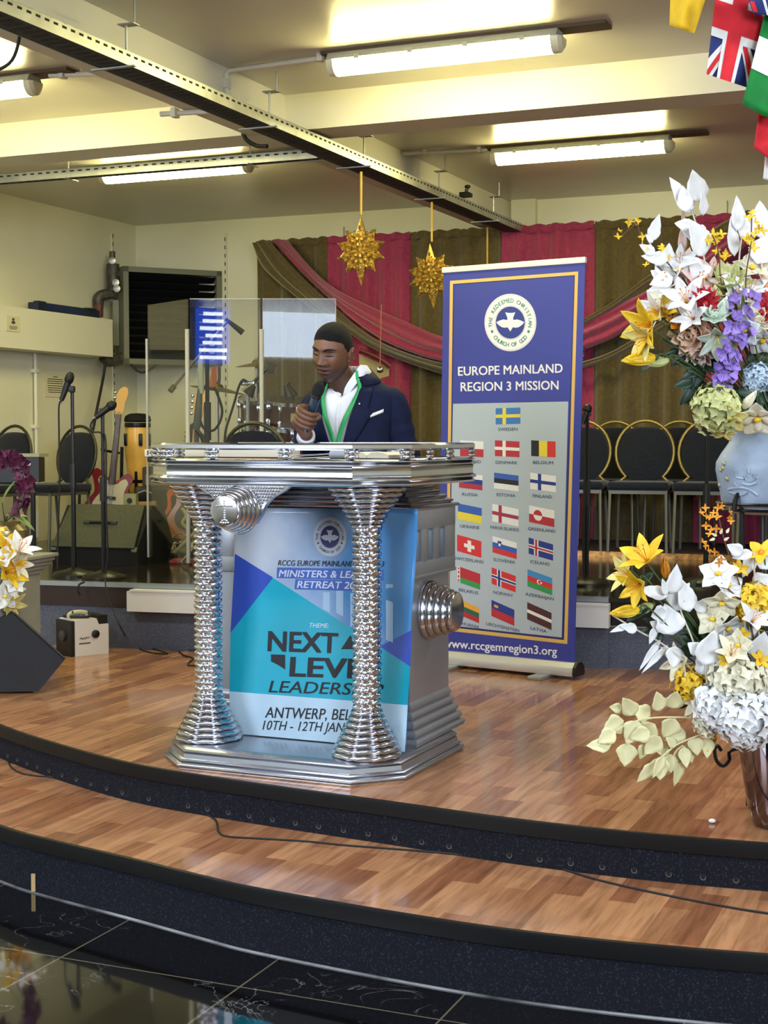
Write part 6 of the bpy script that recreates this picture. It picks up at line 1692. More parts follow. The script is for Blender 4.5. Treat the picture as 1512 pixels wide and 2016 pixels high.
def flower_head(kind, root, c, ax, r, m, m2=None):
    """builds the bloom of one flower at c (root axes) opening along ax"""
    x, y, z = basis(ax); c = V(c)
    mb = MB()
    if kind == 'lily':
        for k in range(6):
            a = 2 * PI * k / 6 + (.1 if k % 2 else 0) + r * 40
            o = x * math.cos(a) + y * math.sin(a)
            leafm(mb, c + o * r * .06, z * .75 + o * .62, z * .62 - o * .75, r * 1.2, r * (.5 if k % 2 else .62), .28)
        mb.build('bloom', m, root, smooth=70, sol=.0012)
        s = MB()
        for k in range(5):
            a = 2 * PI * k / 5; e = c + z * r * .8 + (x * math.cos(a) + y * math.sin(a)) * r * .2; s.tube([c, e], r * .014, 5); s.ell(e, (r * .05, r * .05, r * .03), None, 6, 4)
        s.build('stamens', m2 or OR, root)
    elif kind == 'star':
        for k in range(5):
            a = 2 * PI * k / 5; o = x * math.cos(a) + y * math.sin(a); leafm(mb, c, o + z * .35, z, r, r * .55, .12, n=5)
        mb.build('bloom', m, root, smooth=70, sol=.001); MB().ell(c + z * r * .1, (r * .16,) * 3, None, 8, 5).build('flower_eye', m2 or OR, root)
    elif kind == 'orchid':
        for k in range(5):
            a = 2 * PI * k / 5 + .3; o = x * math.cos(a) + y * math.sin(a); leafm(mb, c + o * r * .05, o + z * .25, z, r * 1.0, r * .95, .06, True)
        mb.build('bloom', m, root, smooth=70, sol=.001); MB().ell(c + z * r * .15, (r * .16, r * .16, r * .12), None, 8, 6).build('flower_eye', m2 or YL, root)
    elif kind == 'daisy':
        for q, (n, rr) in enumerate(((16, 1.0), (12, .72))):
            for k in range(n):
                a = 2 * PI * k / n + q * .2; o = x * math.cos(a) + y * math.sin(a); leafm(mb, c + o * r * .1, o + z * (.12 + q * .2), z, r * .9 * rr, r * .26, .1, n=4)
        mb.build('bloom', m, root, smooth=70, sol=.001); MB().ell(c + z * r * .06, (r * .2, r * .2, r * .2), None, 10, 6).build('flower_eye', m2 or m, root)
    elif kind == 'peony':
        for q, (n, rr, up) in enumerate(((5, .55, 1.5), (7, .8, .9), (8, 1.0, .5), (8, 1.08, .12))):
            for k in range(n):
                a = 2 * PI * k / n + q * .5; o = x * math.cos(a) + y * math.sin(a)
                leafm(mb, c + o * r * .08 - z * r * .35, o * (.55 + .15 * q) + z * up, z * .4 - o * up, r * rr * 1.1, r * .85, -.25, True)
        mb.build('bloom', m, root, smooth=70, sol=.001)
    elif kind == 'bud':
        for q, (n, rr) in enumerate(((3, .20), (4, .30))):
            for k in range(n):
                a = 2 * PI * k / n + q * .6; o = x * math.cos(a) + y * math.sin(a); leafm(mb, c + o * r * .04, z + o * (.12 + .12 * q), o * -1 + z * .1, r * (1.9 - .25 * q), r * .72, -.12 - .05 * q)
        mb.ell(c + z * r * .75, (r * .26, r * .26, r * .75), M((x, y, z)).transposed(), 10, 7)
        mb.build('bloom', m, root, smooth=70, sol=.001); MB().ell(c + z * r * .08, (r * .17,) * 3, None, 8, 5).build('calyx', GM, root)
    elif kind in ('hydrangea', 'mum'):
        n = 120 if kind == 'hydrangea' else 80
        for k in range(n):
            zz = 1 - 1.75 * (k + .5) / n; rr = math.sqrt(max(0, 1 - zz * zz)); a = k * 2.39996
            o = (x * math.cos(a) + y * math.sin(a)) * rr + z * zz; p = c + o * r * rf.uniform(.66, 1.02); u, v, w = basis(o)
            for g in range(4):
                b = PI / 2 * g + k; e = u * math.cos(b) + v * math.sin(b); leafm(mb, p, e + o * rf.uniform(.1, .7), o, r * .27, r * .22, .1, True, 4)
        mb.ell(c, (r * .66,) * 3, None, 12, 8)
        mb.build('bloom', m, root, smooth=70)
def stem_to(root, c, M_, m, r=.0028, sag=.0):
    mid = (V(c) + M_) / 2 + V((sag, 0, abs(sag) * .4)); MB().tube(catmull([V(c), mid, M_], 6), r, 6).build('stem', m, root)
def flower(kind, px, py, rpx, ang, k, m, label, Y, mouth, m2=None, group=None, cat='flower', stem=GM, leaf=0, dz=0):
    c = at(px, py, Y); r = rpx * 1.16 * Y / FOC
    names = dict(lily='lily', star='small_flower', orchid='orchid', daisy='daisy', peony='peony', bud='flower_bud', hydrangea='hydrangea', mum='chrysanthemum')
    t = mk(names[kind], label, cat, c, 0, group)
    flower_head(kind, t, (0, 0, 0), idir(ang, k), r, m, m2)
    back = -idir(ang, k) * r * .5
    MB().tube(catmull([V((0, 0, 0)), back, (back + (mouth - c)) * .5 + V((0, 0, .01)), mouth - c], 6), .0026, 6).build('stem', stem, t)
    for q in range(leaf):
        d = V((rf.uniform(-1, .3), rf.uniform(-.6, .3), rf.uniform(-.5, .5))); mb = MB(); leafm(mb, back * (1 + q), d, V((0, -1, .6)), r * 1.6, r * .45, .2); mb.build('leaf', GD, t, smooth=70, sol=.001)
    return t
def spray(name, label, px, Y, m, leaves, stem=WS, group=None, mouth=None, cat='leaf branch', dY=None, heart=True, r=.0028):
    """a branch: stem through pixel points, leaves = (px, py, angle, length px, width px)"""
    pts = [at(a, b, Y + (dY[i] if dY else 0)) for i, (a, b) in enumerate(px)]
    if mouth is not None: pts.append(mouth)
    o = pts[0].copy(); t = mk(name, label, cat, o, 0, group)
    MB().tube([p - o for p in catmull(pts, 6)], r, 6).build('stem', stem, t)
    for i, lf in enumerate(leaves):
        a, b, an, L, Wd = lf[:5]; mm = lf[5] if len(lf) > 5 else m
        yy = Y + rf.uniform(-.03, .03); mb = MB(); p = at(a, b, yy) - o; S_ = yy / FOC * (1.22 if (m is W1 and mouth is mouth1) else 1.06)
        leafm(mb, p, idir(an, rf.uniform(-.15, .35)), V((rf.uniform(-.5, .5), -1, rf.uniform(-.2, .5))), L * S_, Wd * S_, rf.uniform(-.15, .25), heart)
        mb.build('leaf', mm, t, smooth=70, sol=.001)
    return t
def sprig(label, px, Y, blooms, mouth, m=YL, stem=BR, r=7, group='forsythia sprigs'):
    pts = [at(a, b, Y) for a, b in px] + ([mouth] if mouth is not None else []); o = pts[0].copy()
    t = mk('forsythia_sprig', label, 'flower sprig', o, 0, group)
    MB().tube([p - o for p in catmull(pts, 6)], .0022, 6).build('twig', stem, t)
    for a, b in blooms:
        c = at(a, b, Y + rf.uniform(-.025, .025)) - o; ax = V((rf.uniform(-.7, .7), -.7, rf.uniform(-.3, .8))).normalized(); x, y, z = basis(ax); mb = MB(); rr = r * Y / FOC * rf.uniform(.85, 1.2)
        for k in range(4):
            e = x * math.cos(PI / 2 * k) + y * math.sin(PI / 2 * k); leafm(mb, c, e + z * .5, z, rr * 1.35, rr * .62, .1, n=4)
        mb.build('blossom', m, t, smooth=70)
    return t
# ---- upper arrangement: pale blue urn on a wire stand
YU = 4.78
UC = at(1522, 925, YU); mouth1 = at(1522, 846, YU)
urn_m = mat('urn_pale_blue', (142, 158, 178), .42, noise=(7, .14), bump=(14, .15))
zb = at(1522, 1012, YU).z; S_ = YU / FOC
urn = mk('urn', 'large pale blue urn with raised ornament on a tall black wire stand, right edge', 'vase', V((UC.x, UC.y, zb)))
pz = lambda py: at(1522, py, YU).z - zb
MB().lathe([(.02, 0), (74 * S_, .002), (86 * S_, pz(1004)), (96 * S_, pz(992)), (100 * S_, pz(985)), (101 * S_, pz(972)), (106 * S_, pz(950)), (111 * S_, pz(925)), (110 * S_, pz(910)), (100 * S_, pz(892)), (86 * S_, pz(872)), (82 * S_, pz(858)), (84 * S_, pz(846)), (90 * S_, pz(838)), (84 * S_, pz(838)), (76 * S_, pz(850)), (70 * S_, pz(880))], 48).build('body', urn_m, urn, smooth=60)
orn = mat('urn_gilt_ornament', (168, 160, 120), .35, .5)
def on_urn(px, py, out=0):
    z = pz(py); r = {900: 104, 915: 110, 930: 111, 945: 107, 960: 104, 975: 101}[min((900, 915, 930, 945, 960, 975), key=lambda q: abs(q - py))] * S_
    a = math.acos(max(-1, min(1, (px - 1522) * S_ / (r + out)))); return V(((r + out) * math.cos(a), -(r + out) * math.sin(a), z))
for px, py, r_ in ((1418, 912, 5), (1417, 921, 5), (1414, 925, 4), (1423, 941, 6), (1412, 955, 5)): MB().ell(on_urn(px, py), (r_ * S_,) * 3, None, 8, 6).build('gilt_bead', orn, urn)
mb = MB()
for pts_ in (((1433, 925), (1436, 938), (1447, 940)), ((1446, 934), (1452, 944), (1462, 942), (1464, 930)), ((1452, 918), (1453, 930)), ((1425, 962), (1440, 958), (1456, 961), (1470, 972)), ((1444, 950), (1455, 952), (1466, 948)), ((1432, 950), (1438, 956)), ((1460, 930), (1468, 940)), ((1428, 968), (1444, 972), (1452, 966))):
    mb.tube(catmull([on_urn(a, b, .001) for a, b in pts_], 4), .0045, 6)
mb.build('relief', urn_m, urn)
st = mk('wire_stand', 'tall black wire plant stand holding the pale blue urn', 'plant stand', V((UC.x, UC.y, 0)))
zr = at(1522, 990, YU).z
for rr, zz in ((108 * S_, zr), (100 * S_, zr - .02), (.10, .30)): MB().tube([(rr * math.cos(a), rr * math.sin(a), zz) for a in [2 * PI * k / 40 for k in range(41)]], .005, 6).build('ring', blackm, st)
for k in range(4):
    a = PI * .79 + 2 * PI * k / 4 + .6; ca, sa = math.cos(a), math.sin(a)
    if k == 0: a = PI + .62; ca, sa = math.cos(a), math.sin(a)
    MB().tube(catmull([(112 * S_ * ca, 112 * S_ * sa, zr - .02), (108 * S_ * ca, 108 * S_ * sa, zr + .018), (98 * S_ * ca, 98 * S_ * sa, zr + .03), (88 * S_ * ca, 88 * S_ * sa, zr + .012), (90 * S_ * ca, 90 * S_ * sa, zr - .03), (.12 * ca, .12 * sa, .5), (.10 * ca, .10 * sa, .2), (.10 * ca, .10 * sa, .006)], 5), .0085, 8).build('leg', blackm, st)
    MB().tube(catmull([(.12 * ca, .12 * sa, .3), (.15 * ca, .15 * sa, .24), (.18 * ca, .18 * sa, .25), (.19 * ca, .19 * sa, .30), (.165 * ca, .165 * sa, .32)], 5), .006, 6).build('scroll', blackm, st)
Y1 = 4.7
G1 = 'flowers in the pale blue urn'
spray('leaf_branch', 'tallest white leaf branch of the urn, its tip leaf against the wall', [(1362, 412), (1378, 470), (1388, 520), (1400, 620)], Y1, W1,
      [(1374, 398, 100, 52, 46), (1362, 420, 118, 70, 30), (1352, 418, 100, 44, 26), (1384, 425, 92, 40, 20), (1384, 442, 250, 18, 16), (1362, 446, 165, 28, 22), (1378, 472, 150, 40, 22), (1386, 505, 112, 66, 54), (1384, 535, 160, 56, 40), (1372, 540, 30, 26, 30)], mouth=mouth1)
spray('leaf_branch', 'white leaf branch of the urn leaning up to the right edge', [(1462, 455), (1455, 520), (1460, 620)], Y1 + .05, W1,
      [(1450, 455, 82, 60, 30), (1458, 470, 55, 62, 34), (1446, 505, 100, 64, 26), (1490, 520, 60, 60, 50), (1500, 470, 95, 60, 40), (1470, 530, 30, 50, 46)], mouth=mouth1)
spray('leaf_branch', 'low white leaf branch of the urn reaching far to the left', [(1277, 474), (1300, 515), (1330, 545), (1400, 640)], Y1 - .02, W1,
      [(1282, 476, 75, 46, 22), (1285, 478, 130, 18, 10), (1290, 500, 150, 30, 18), (1316, 512, 170, 44, 24), (1312, 515, 80, 30, 24), (1330, 545, 130, 50, 46), (1325, 545, 200, 40, 30)], mouth=mouth1)
spray('leaf_branch', 'pale pink leaf branch rising behind the tallest white branch', [(1346, 470), (1348, 510), (1370, 600)], Y1 + .08, PKF, [(1345, 440, 95, 34, 8), (1343, 500, 92, 60, 18), (1350, 525, 80, 36, 22), (1352, 530, 20, 26, 24)], mouth=mouth1, stem=PKF)
F = lambda kind, px, py, r, an, k, m, lb, dY=0, **kw: flower(kind, px, py, r, an, k, m, lb, Y1 + dY, mouth1, group=G1, **kw)
F('lily', 1325, 560, 36, 150, .7, W1, 'white lily facing left, above the red daisy of the urn')
F('lily', 1352, 596, 40, 120, 1.2, W1, 'large white lily at the middle left of the urn bouquet', -.04)
F('lily', 1300, 612, 34, 185, .5, W1, 'white lily pointing left over the magenta swag')
F('lily', 1372, 566, 38, 70, 1.0, PKF, 'blush lily above the red daisy of the urn')
F('lily', 1340, 528, 34, 110, .9, W1, 'white lily just under the tallest white branch, left side', .02)
F('lily', 1366, 628, 32, 150, 1.1, W1, 'white lily tucked in front of the ivory peony', -.06)
F('lily', 1442, 590, 30, 60, 1.1, W1, 'white lily above the mint buds', -.02)
F('orchid', 1310, 582, 32, 160, .9, IV, 'ivory blossom among the left white lilies', .02)
F('lily', 1474, 580, 34, 80, .9, W1, 'white lily above the cream ball bloom', .0)
F('peony', 1450, 612, 26, 90, 1, LM, 'small lime bloom behind the violet cluster', .04)
F('lily', 1400, 545, 30, 90, .8, PKF, 'small blush lily under the tallest white branch', .05)
F('peony', 1428, 552, 42, 100, .8, LM, 'lime green open bloom near the top of the urn bouquet')
F('bud', 1420, 620, 30, 110, .5, LM, 'lime green half open bud right of the red daisy', -.02)
F('daisy', 1390, 598, 34, 205, 1.1, RD, 'red daisy at the centre of the urn bouquet', -.08, m2=RD)
F('daisy', 1515, 602, 32, 160, 1.0, RD, 'red daisy cut off by the right edge of the photo', -.06, m2=RD)
F('peony', 1345, 632, 30, 160, .9, IV, 'ivory peony just left of the red daisy')
F('peony', 1360, 660, 38, 200, .9, PE, 'peach peony under the red daisy', -.02)
F('peony', 1376, 700, 28, 260, .8, PKF, 'dusky blush bloom hanging low above the dark leaves')
F('bud', 1412, 636, 30, 80, .9, MN, 'round mint white bud beside the violet cluster', -.07)
F('peony', 1407, 616, 24, 100, 1.0, MN, 'small mint white ball bloom right under the red daisy', -.1)
F('lily', 1412, 660, 36, 260, 1.0, MN, 'mint white lily left of the violet cluster', -.06, m2=YP)
F('peony', 1488, 625, 34, 90, 1.0, IV, 'cream ball bloom right of the violet cluster', -.05)
F('orchid', 1470, 650, 30, 200, 1.0, W1, 'white blossom overlapping the violet cluster', -.1)
F('orchid', 1502, 668, 34, 250, .8, W1, 'white blossom at the right edge under the cream ball bloom', -.05)
F('lily', 1500, 570, 36, 40, .8, PE, 'peach lily near the right edge of the urn bouquet', .04)
F('orchid', 1452, 560, 34, 60, .9, W1, 'white blossom above the violet cluster')
F('orchid', 1480, 530, 34, 80, .8, IV, 'ivory blossom below the right white branch', .03)
F('lily', 1284, 640, 46, 190, .55, YL, 'big yellow lily opening left over the swag', -.05)
F('lily', 1310, 622, 34, 120, .8, YL, 'yellow lily behind the big left-facing one', .0)
F('lily', 1278, 662, 36, 205, .5, YP, 'pale yellow lily under the big yellow lily', -.06)
F('star', 1330, 640, 24, 60, 1.0, OR, 'orange-yellow flower right of the big yellow lily', -.02)
F('bud', 1294, 703, 33, 186, .1, YL, 'long yellow lily bud pointing left over the olive curtain', -.04, leaf=1)
F('bud', 1320, 706, 24, 195, .2, LM, 'short green-yellow bud beside the long yellow bud', -.02)
# violet cluster
vp = [(1462, 582), (1458, 620), (1450, 660), (1436, 700), (1425, 735), (1420, 770), (1417, 800)]
t = mk('wisteria', 'violet hanging flower cluster down the middle of the urn bouquet', 'flower', at(1462, 582, Y1 - .1), 0, G1); o = at(1462, 582, Y1 - .1)
vc = catmull([at(a, b, Y1 - .1) - o for a, b in vp], 10); MB().tube(vc + [], .003, 6).build('stem', GM, t); MB().tube([(0, 0, 0), mouth1 - o + V((0, 0, .05)), mouth1 - o], .003, 6).build('stem', GM, t)
mb = MB(); NB = len(vc)
for i in range(120):
    q = rf.random(); c = vc[int(q * (NB - 1))]; wd = (30 * (1 - .55 * q) if q < .85 else 10) * Y1 / FOC
    p = c + V((rf.uniform(-1, 1) * wd, rf.uniform(-1, .1) * wd, rf.uniform(-.01, .01))); ax = V((rf.uniform(-1, 1), -1, rf.uniform(-.4, .7))).normalized(); x, y, z = basis(ax)
    for g in range(3):
        b = 2 * PI * g / 3 + i; e = x * math.cos(b) + y * math.sin(b); leafm(mb, p, e + z * .45, z, .017, .019, .2, True, 4)
mb.build('bloom', VI, t, smooth=70)
mb = MB()
for i in range(26):
    c = vc[-1 - rf.randrange(6)]; mb.ell(c + V((rf.uniform(-.012, .012), rf.uniform(-.02, .0), rf.uniform(-.03, .0))), (.008, .006, .008), None, 6, 5)
mb.build('pale_tip', mat('petal_pale_violet', (196, 188, 208), .6), t)
# collar of the urn
F('hydrangea', 1412, 806, 44, 120, .9, LM, 'pale green hydrangea spilling over the left rim of the urn', -.12)
F('orchid', 1436, 820, 34, 250, .9, YP, 'pale yellow petal flower drooping over the left rim of the urn', -.16)
F('orchid', 1492, 822, 40, 250, .9, IV, 'large ivory bloom drooping over the front rim of the urn', -.16)
F('bud', 1462, 806, 22, 60, .6, IV, 'plump ivory bud between the hydrangea and the drooping ivory bloom', -.14)
F('star', 1426, 848, 24, 250, .6, YP, 'single yellowish flower hanging beside the neck of the urn', -.13)
F('hydrangea', 1492, 745, 26, 100, .8, BL, 'ice blue small cluster at the right edge above the urn', -.1)
# dark leaves
def green(label, px, py, an, L, Wd, Y, mouth, m=GD, group='dark green leaves of the urn'):
    c = at(px, py, Y); t = mk('leaf_sprig', label, 'leaf', c, 0, group)
    for q, da in enumerate((0, 38, -42, 75)):
        mb = MB(); leafm(mb, (0, 0, 0), idir(an + da, .3), V((.2, -1, .4)), L * Y / FOC * (1 if q == 0 else .8), Wd * Y / FOC, .2); mb.build('leaf', m, t, smooth=70, sol=.001)
    MB().tube([(0, 0, 0), (mouth - c) * .5 + V((0, 0, .03)), mouth - c], .0025, 6).build('stem', GM, t)
for px, py, an, L, Wd, lb in ((1385, 720, 170, 62, 24, 'dark leaf sprig right of the long yellow bud'), (1372, 748, 235, 60, 24, 'dark leaf sprig hanging over the olive curtain'), (1400, 770, 205, 60, 26, 'dark leaf sprig above the pale hydrangea'), (1450, 770, 280, 60, 28, 'dark leaf sprig right of the violet tip'), (1470, 715, 330, 66, 30, 'dark leaf sprig right of the violet cluster'), (1505, 760, 300, 60, 30, 'dark leaf sprig at the right edge above the urn'), (1425, 715, 120, 56, 28, 'dark leaf sprig behind the violet cluster'), (1500, 705, 20, 60, 30, 'dark leaf sprig below the right white blossom'), (1350, 690, 150, 54, 18, 'dark leaf sprig by the peach peony'), (1480, 790, 250, 50, 30, 'dark leaf sprig just above the urn mouth')):
    green(lb, px, py, an, L, Wd, Y1 + .02, mouth1)
# forsythia of the urn
sprig('yellow forsythia sprig farthest left, against the olive curtain', [(1217, 470), (1246, 446), (1254, 440), (1275, 500), (1330, 560), (1400, 640)], Y1, [(1219, 455), (1216, 467), (1236, 440), (1240, 436), (1257, 434), (1252, 438)], mouth1)
sprig('yellow forsythia sprig curving over the white lilies', [(1262, 485), (1290, 500), (1325, 530), (1400, 640)], Y1 - .03, [(1266, 465), (1263, 484), (1272, 492), (1276, 510), (1272, 522), (1305, 490), (1318, 508), (1302, 486), (1338, 530), (1300, 545)], mouth1)
sprig('yellow forsythia sprig right of the tallest white branch', [(1402, 462), (1415, 500), (1430, 600)], Y1 - .03, [(1396, 472), (1404, 462), (1412, 468), (1408, 478), (1420, 462), (1412, 494), (1425, 498), (1418, 506), (1430, 506)], mouth1, r=9)
sprig('yellow forsythia sprig at the upper right edge', [(1480, 425), (1478, 480), (1470, 600)], Y1 - .04, [(1478, 428), (1486, 438), (1482, 420), (1494, 450), (1488, 460), (1500, 455), (1476, 472), (1480, 480), (1470, 470), (1484, 490)], mouth1, r=9)
o_ = V((UC.x, UC.y, 0))
MB().tube(catmull([V((.10 * math.cos(PI + .62), .10 * math.sin(PI + .62), at(1436, 1476, 4.68).z))] + [at(a, b, 4.68) - o_ for a, b in ((1438, 1478), (1436, 1496), (1424, 1508), (1411, 1498), (1407, 1478), (1412, 1468), (1420, 1478))], 5), .006, 6).build('scroll', blackm, st)
# ---- lower arrangement in a metallic vase
YL_ = 4.5
mouth2 = at(1530, 1462, YL_); zb2 = 0.0
vz = lambda py: max(0, at(1530, py, YL_).z); S2 = YL_ / FOC
vase_m = mat('smoked_metal_vase', (128, 120, 126), .06, 1.0)
vs_ = mk('metal_vase', 'shiny smoked metal vase on the stage at the right edge', 'vase', V((mouth2.x, YL_, 0)))
MB().lathe([(.02, 0), (42 * S2, 0), (48 * S2, .01), (56 * S2, vz(1590)), (66 * S2, vz(1530)), (73 * S2, vz(1480)), (76 * S2, vz(1452)), (71 * S2, vz(1452)), (66 * S2, vz(1500)), (50 * S2, .02), (.02, .015)], 48, closed=True).build('body', vase_m, vs_, smooth=60)
Y2 = 4.42
spray('leaf_branch', 'cream leaf branch spreading low to the left over the stage floor', [(1172, 1474), (1210, 1440), (1262, 1417), (1330, 1412), (1400, 1420)], Y2, CR,
      [(1204, 1466, 185, 48, 30), (1228, 1418, 205, 44, 40), (1225, 1395, 175, 24, 22), (1250, 1408, 125, 46, 34), (1212, 1440, 215, 40, 34), (1258, 1420, 240, 50, 44), (1236, 1462, 262, 46, 42), (1280, 1412, 150, 38, 40), (1300, 1400, 105, 40, 36), (1290, 1425, 225, 50, 44), (1330, 1415, 240, 44, 42), (1322, 1395, 80, 40, 40), (1300, 1450, 230, 46, 36), (1292, 1502, 225, 52, 24), (1300, 1490, 270, 44, 40), (1318, 1480, 170, 30, 26), (1340, 1500, 255, 48, 24), (1346, 1470, 275, 40, 26), (1330, 1470, 130, 26, 24), (1350, 1440, 200, 44, 34), (1368, 1450, 275, 36, 32), (1395, 1452, 265, 40, 26), (1270, 1465, 250, 30, 26)], mouth=mouth2, stem=CR)
spray('leaf_branch', 'cream leaf twig drooping lowest over the stage floor', [(1300, 1495), (1315, 1480), (1345, 1460), (1420, 1440)], Y2 - .02, CR, [(1308, 1488, 235, 50, 24), (1320, 1484, 265, 36, 34), (1345, 1466, 250, 70, 26), (1352, 1462, 285, 40, 28), (1280, 1440, 200, 40, 34)], mouth=mouth2, stem=CR)
spray('leaf_branch', 'white leaf branch left of the metal vase, under the black front board of the platform', [(1205, 1211), (1262, 1245), (1300, 1265), (1345, 1300), (1400, 1360)], Y2, W1,
      [(1255, 1240, 165, 34, 22), (1240, 1230, 200, 40, 14), (1300, 1260, 235, 70, 16), (1315, 1270, 225, 74, 14), (1325, 1250, 105, 60, 58), (1330, 1272, 260, 42, 40), (1310, 1240, 150, 34, 26), (1290, 1235, 250, 34, 18)], mouth=mouth2)
spray('leaf_branch', 'white leaf branch with folded leaves beside the yellow lily', [(1348, 1180), (1340, 1200), (1360, 1250), (1400, 1340)], Y2 - .02, W1,
      [(1316, 1172, 170, 60, 30), (1322, 1170, 80, 58, 36), (1320, 1200, 60, 60, 44), (1312, 1205, 195, 30, 40), (1358, 1205, 105, 64, 42), (1372, 1205, 60, 30, 30), (1312, 1172, 110, 34, 20)], mouth=mouth2)
spray('leaf_branch', 'big white leaf branch in the centre of the lower bouquet', [(1400, 1280), (1390, 1330), (1420, 1400)], Y2 - .06, W1,
      [(1385, 1310, 75, 70, 56), (1378, 1285, 140, 30, 30), (1400, 1330, 110, 60, 50), (1390, 1350, 250, 44, 34), (1440, 1290, 100, 60, 36), (1478, 1260, 95, 66, 34), (1490, 1300, 80, 60, 50), (1470, 1330, 120, 50, 44)], mouth=mouth2)
spray('leaf_branch', 'upright white leaf branch at the upper right of the lower bouquet', [(1484, 1085), (1486, 1140), (1490, 1220)], Y2, W1,
      [(1462, 1090, 150, 34, 28), (1482, 1088, 195, 40, 22), (1484, 1096, 240, 44, 26), (1496, 1120, 60, 40, 36), (1480, 1150, 20, 44, 36), (1450, 1180, 130, 50, 34)], mouth=mouth2)
G2 = 'flowers in the smoked metal vase'
H = lambda kind, px, py, r, an, k, m, lb, dY=0, **kw: flower(kind, px, py, r, an, k, m, lb, Y2 + dY, mouth2, group=G2, **kw)
H('lily', 1276, 1108, 44, 125, .5, YL, 'large yellow lily opening up-left before the dark platform', -.02, leaf=1)
H('lily', 1240, 1132, 34, 165, .35, YP, 'pale yellow-green lily left of the large yellow lily')
H('lily', 1262, 1150, 36, 200, .7, YL, 'yellow lily with orange throat under the large yellow lily', -.04)
H('bud', 1312, 1140, 22, 100, .3, OR, 'orange-yellow narrow bud right of the large yellow lily')
H('bud', 1262, 1200, 30, 186, .15, YL, 'long yellow bud pointing left before the white trunking', -.03, leaf=1)
H('bud', 1288, 1190, 24, 200, .2, LM, 'green bud joined behind the long yellow bud', .0)
H('orchid', 1415, 1132, 36, 120, 1.0, W1, 'white orchid high in the lower bouquet', -.02)
H('orchid', 1432, 1155, 34, 60, 1.0, W1, 'second white orchid, right of the high one', -.03)
H('orchid', 1422, 1185, 34, 250, 1.0, IV, 'ivory orchid below the two white orchids', -.05)
H('orchid', 1405, 1220, 34, 160, .9, IV, 'ivory orchid above the big white leaf branch', -.02)
H('orchid', 1432, 1235, 32, 300, 1.0, W1, 'white orchid beside the yellow cluster', -.06)
H('hydrangea', 1488, 1192, 40, 100, .9, YL, 'yellow flower cluster at the right edge of the lower bouquet', -.02)
H('lily', 1380, 1380, 30, 170, .9, IV, 'ivory lily left of the low white hydrangea', -.02)
H('lily', 1440, 1290, 32, 90, 1.1, IV, 'ivory lily above the large cream ruffled flower', -.1)
H('lily', 1480, 1225, 32, 70, 1, W1, 'white lily under the yellow cluster', -.08)
H('orchid', 1455, 1270, 30, 180, 1, IV, 'ivory orchid right of the big white leaf branch', -.11)
H('mum', 1392, 1420, 30, 200, .9, IV, 'small cream ruffled flower low at the left of the hydrangea', -.04)
H('star', 1455, 1120, 20, 60, .9, YL, 'small yellow flower right of the brown twig')
H('star', 1500, 1090, 34, 120, .6, YL, 'yellow lily-like flower at the right edge')
H('star', 1462, 1250, 16, 80, 1, YL, 'tiny yellow flower in the middle of the white leaves', -.1)
H('star', 1428, 1300, 15, 200, 1, YL, 'tiny yellow flower left of the cream mass', -.12)
H('star', 1496, 1300, 22, 60, 1, YL, 'small yellow flower at the right edge among white leaves', -.1)
H('mum', 1360, 1348, 34, 140, .9, YL, 'yellow ball flower low at the left of the lower bouquet', .02)
H('bud', 1408, 1442, 20, 240, .5, YL, 'yellow bud peeping out under the white hydrangea')
H('lily', 1344, 1300, 34, 185, .7, IV, 'ivory lily behind the big white leaf branch', .04)
H('mum', 1450, 1340, 52, 110, 1.0, IV, 'large cream ruffled flower in the centre of the lower bouquet', -.08)
H('mum', 1496, 1352, 46, 60, 1.0, IV, 'cream ruffled flower at the right edge', -.06)
H('hydrangea', 1420, 1392, 46, 170, .9, W1, 'white hydrangea low on the left above the vase', -.08)
H('hydrangea', 1470, 1418, 50, 260, 1.0, W1, 'white hydrangea hanging over the vase mouth', -.12)
H('hydrangea', 1508, 1400, 44, 300, 1.0, W1, 'white hydrangea at the right edge above the vase', -.1)
for px, py, an, L, Wd, lb in ((1385, 1270, 120, 74, 30, 'broad green leaf beside the folded white leaf'), (1345, 1180, 100, 60, 16, 'narrow green leaf behind the large yellow lily'), (1352, 1390, 80, 54, 22, 'green leaf at the left of the yellow ball flower'), (1300, 1235, 190, 50, 14, 'thin green leaves under the long yellow bud'), (1500, 1240, 95, 60, 24, 'green leaf under the yellow cluster'), (1410, 1330, 200, 40, 20, 'small green leaf among the cream flowers')):
    green(lb, px, py, an, L, Wd, Y2 + .05, mouth2, GD, 'green leaves of the lower bouquet')
sprig('orange-yellow forsythia twig standing up before the urn stand', [(1412, 1005), (1425, 1060), (1442, 1110), (1468, 1190), (1490, 1290)], Y2 - .02, [(1388, 1000), (1380, 1010), (1392, 1015), (1414, 1000), (1420, 996), (1405, 1010), (1412, 1018), (1398, 1020), (1436, 1008), (1434, 1018), (1440, 1026), (1390, 1034), (1400, 1044), (1410, 1040), (1398, 1052), (1388, 1074), (1384, 1068), (1394, 1084), (1412, 1092), (1408, 1086), (1420, 1100), (1416, 1108)], mouth2, OR, BR, 7)
spray('twig', 'bare brown twig with cream buds in the lower bouquet', [(1420, 1148), (1450, 1175), (1470, 1195), (1490, 1290)], Y2 - .05, CR, [(1412, 1055, 160, 12, 6), (1418, 1052, 70, 12, 6), (1425, 1064, 30, 12, 6), (1430, 1050, 60, 12, 6), (1408, 1060, 200, 12, 6)], stem=BR, mouth=mouth2, cat='twig')
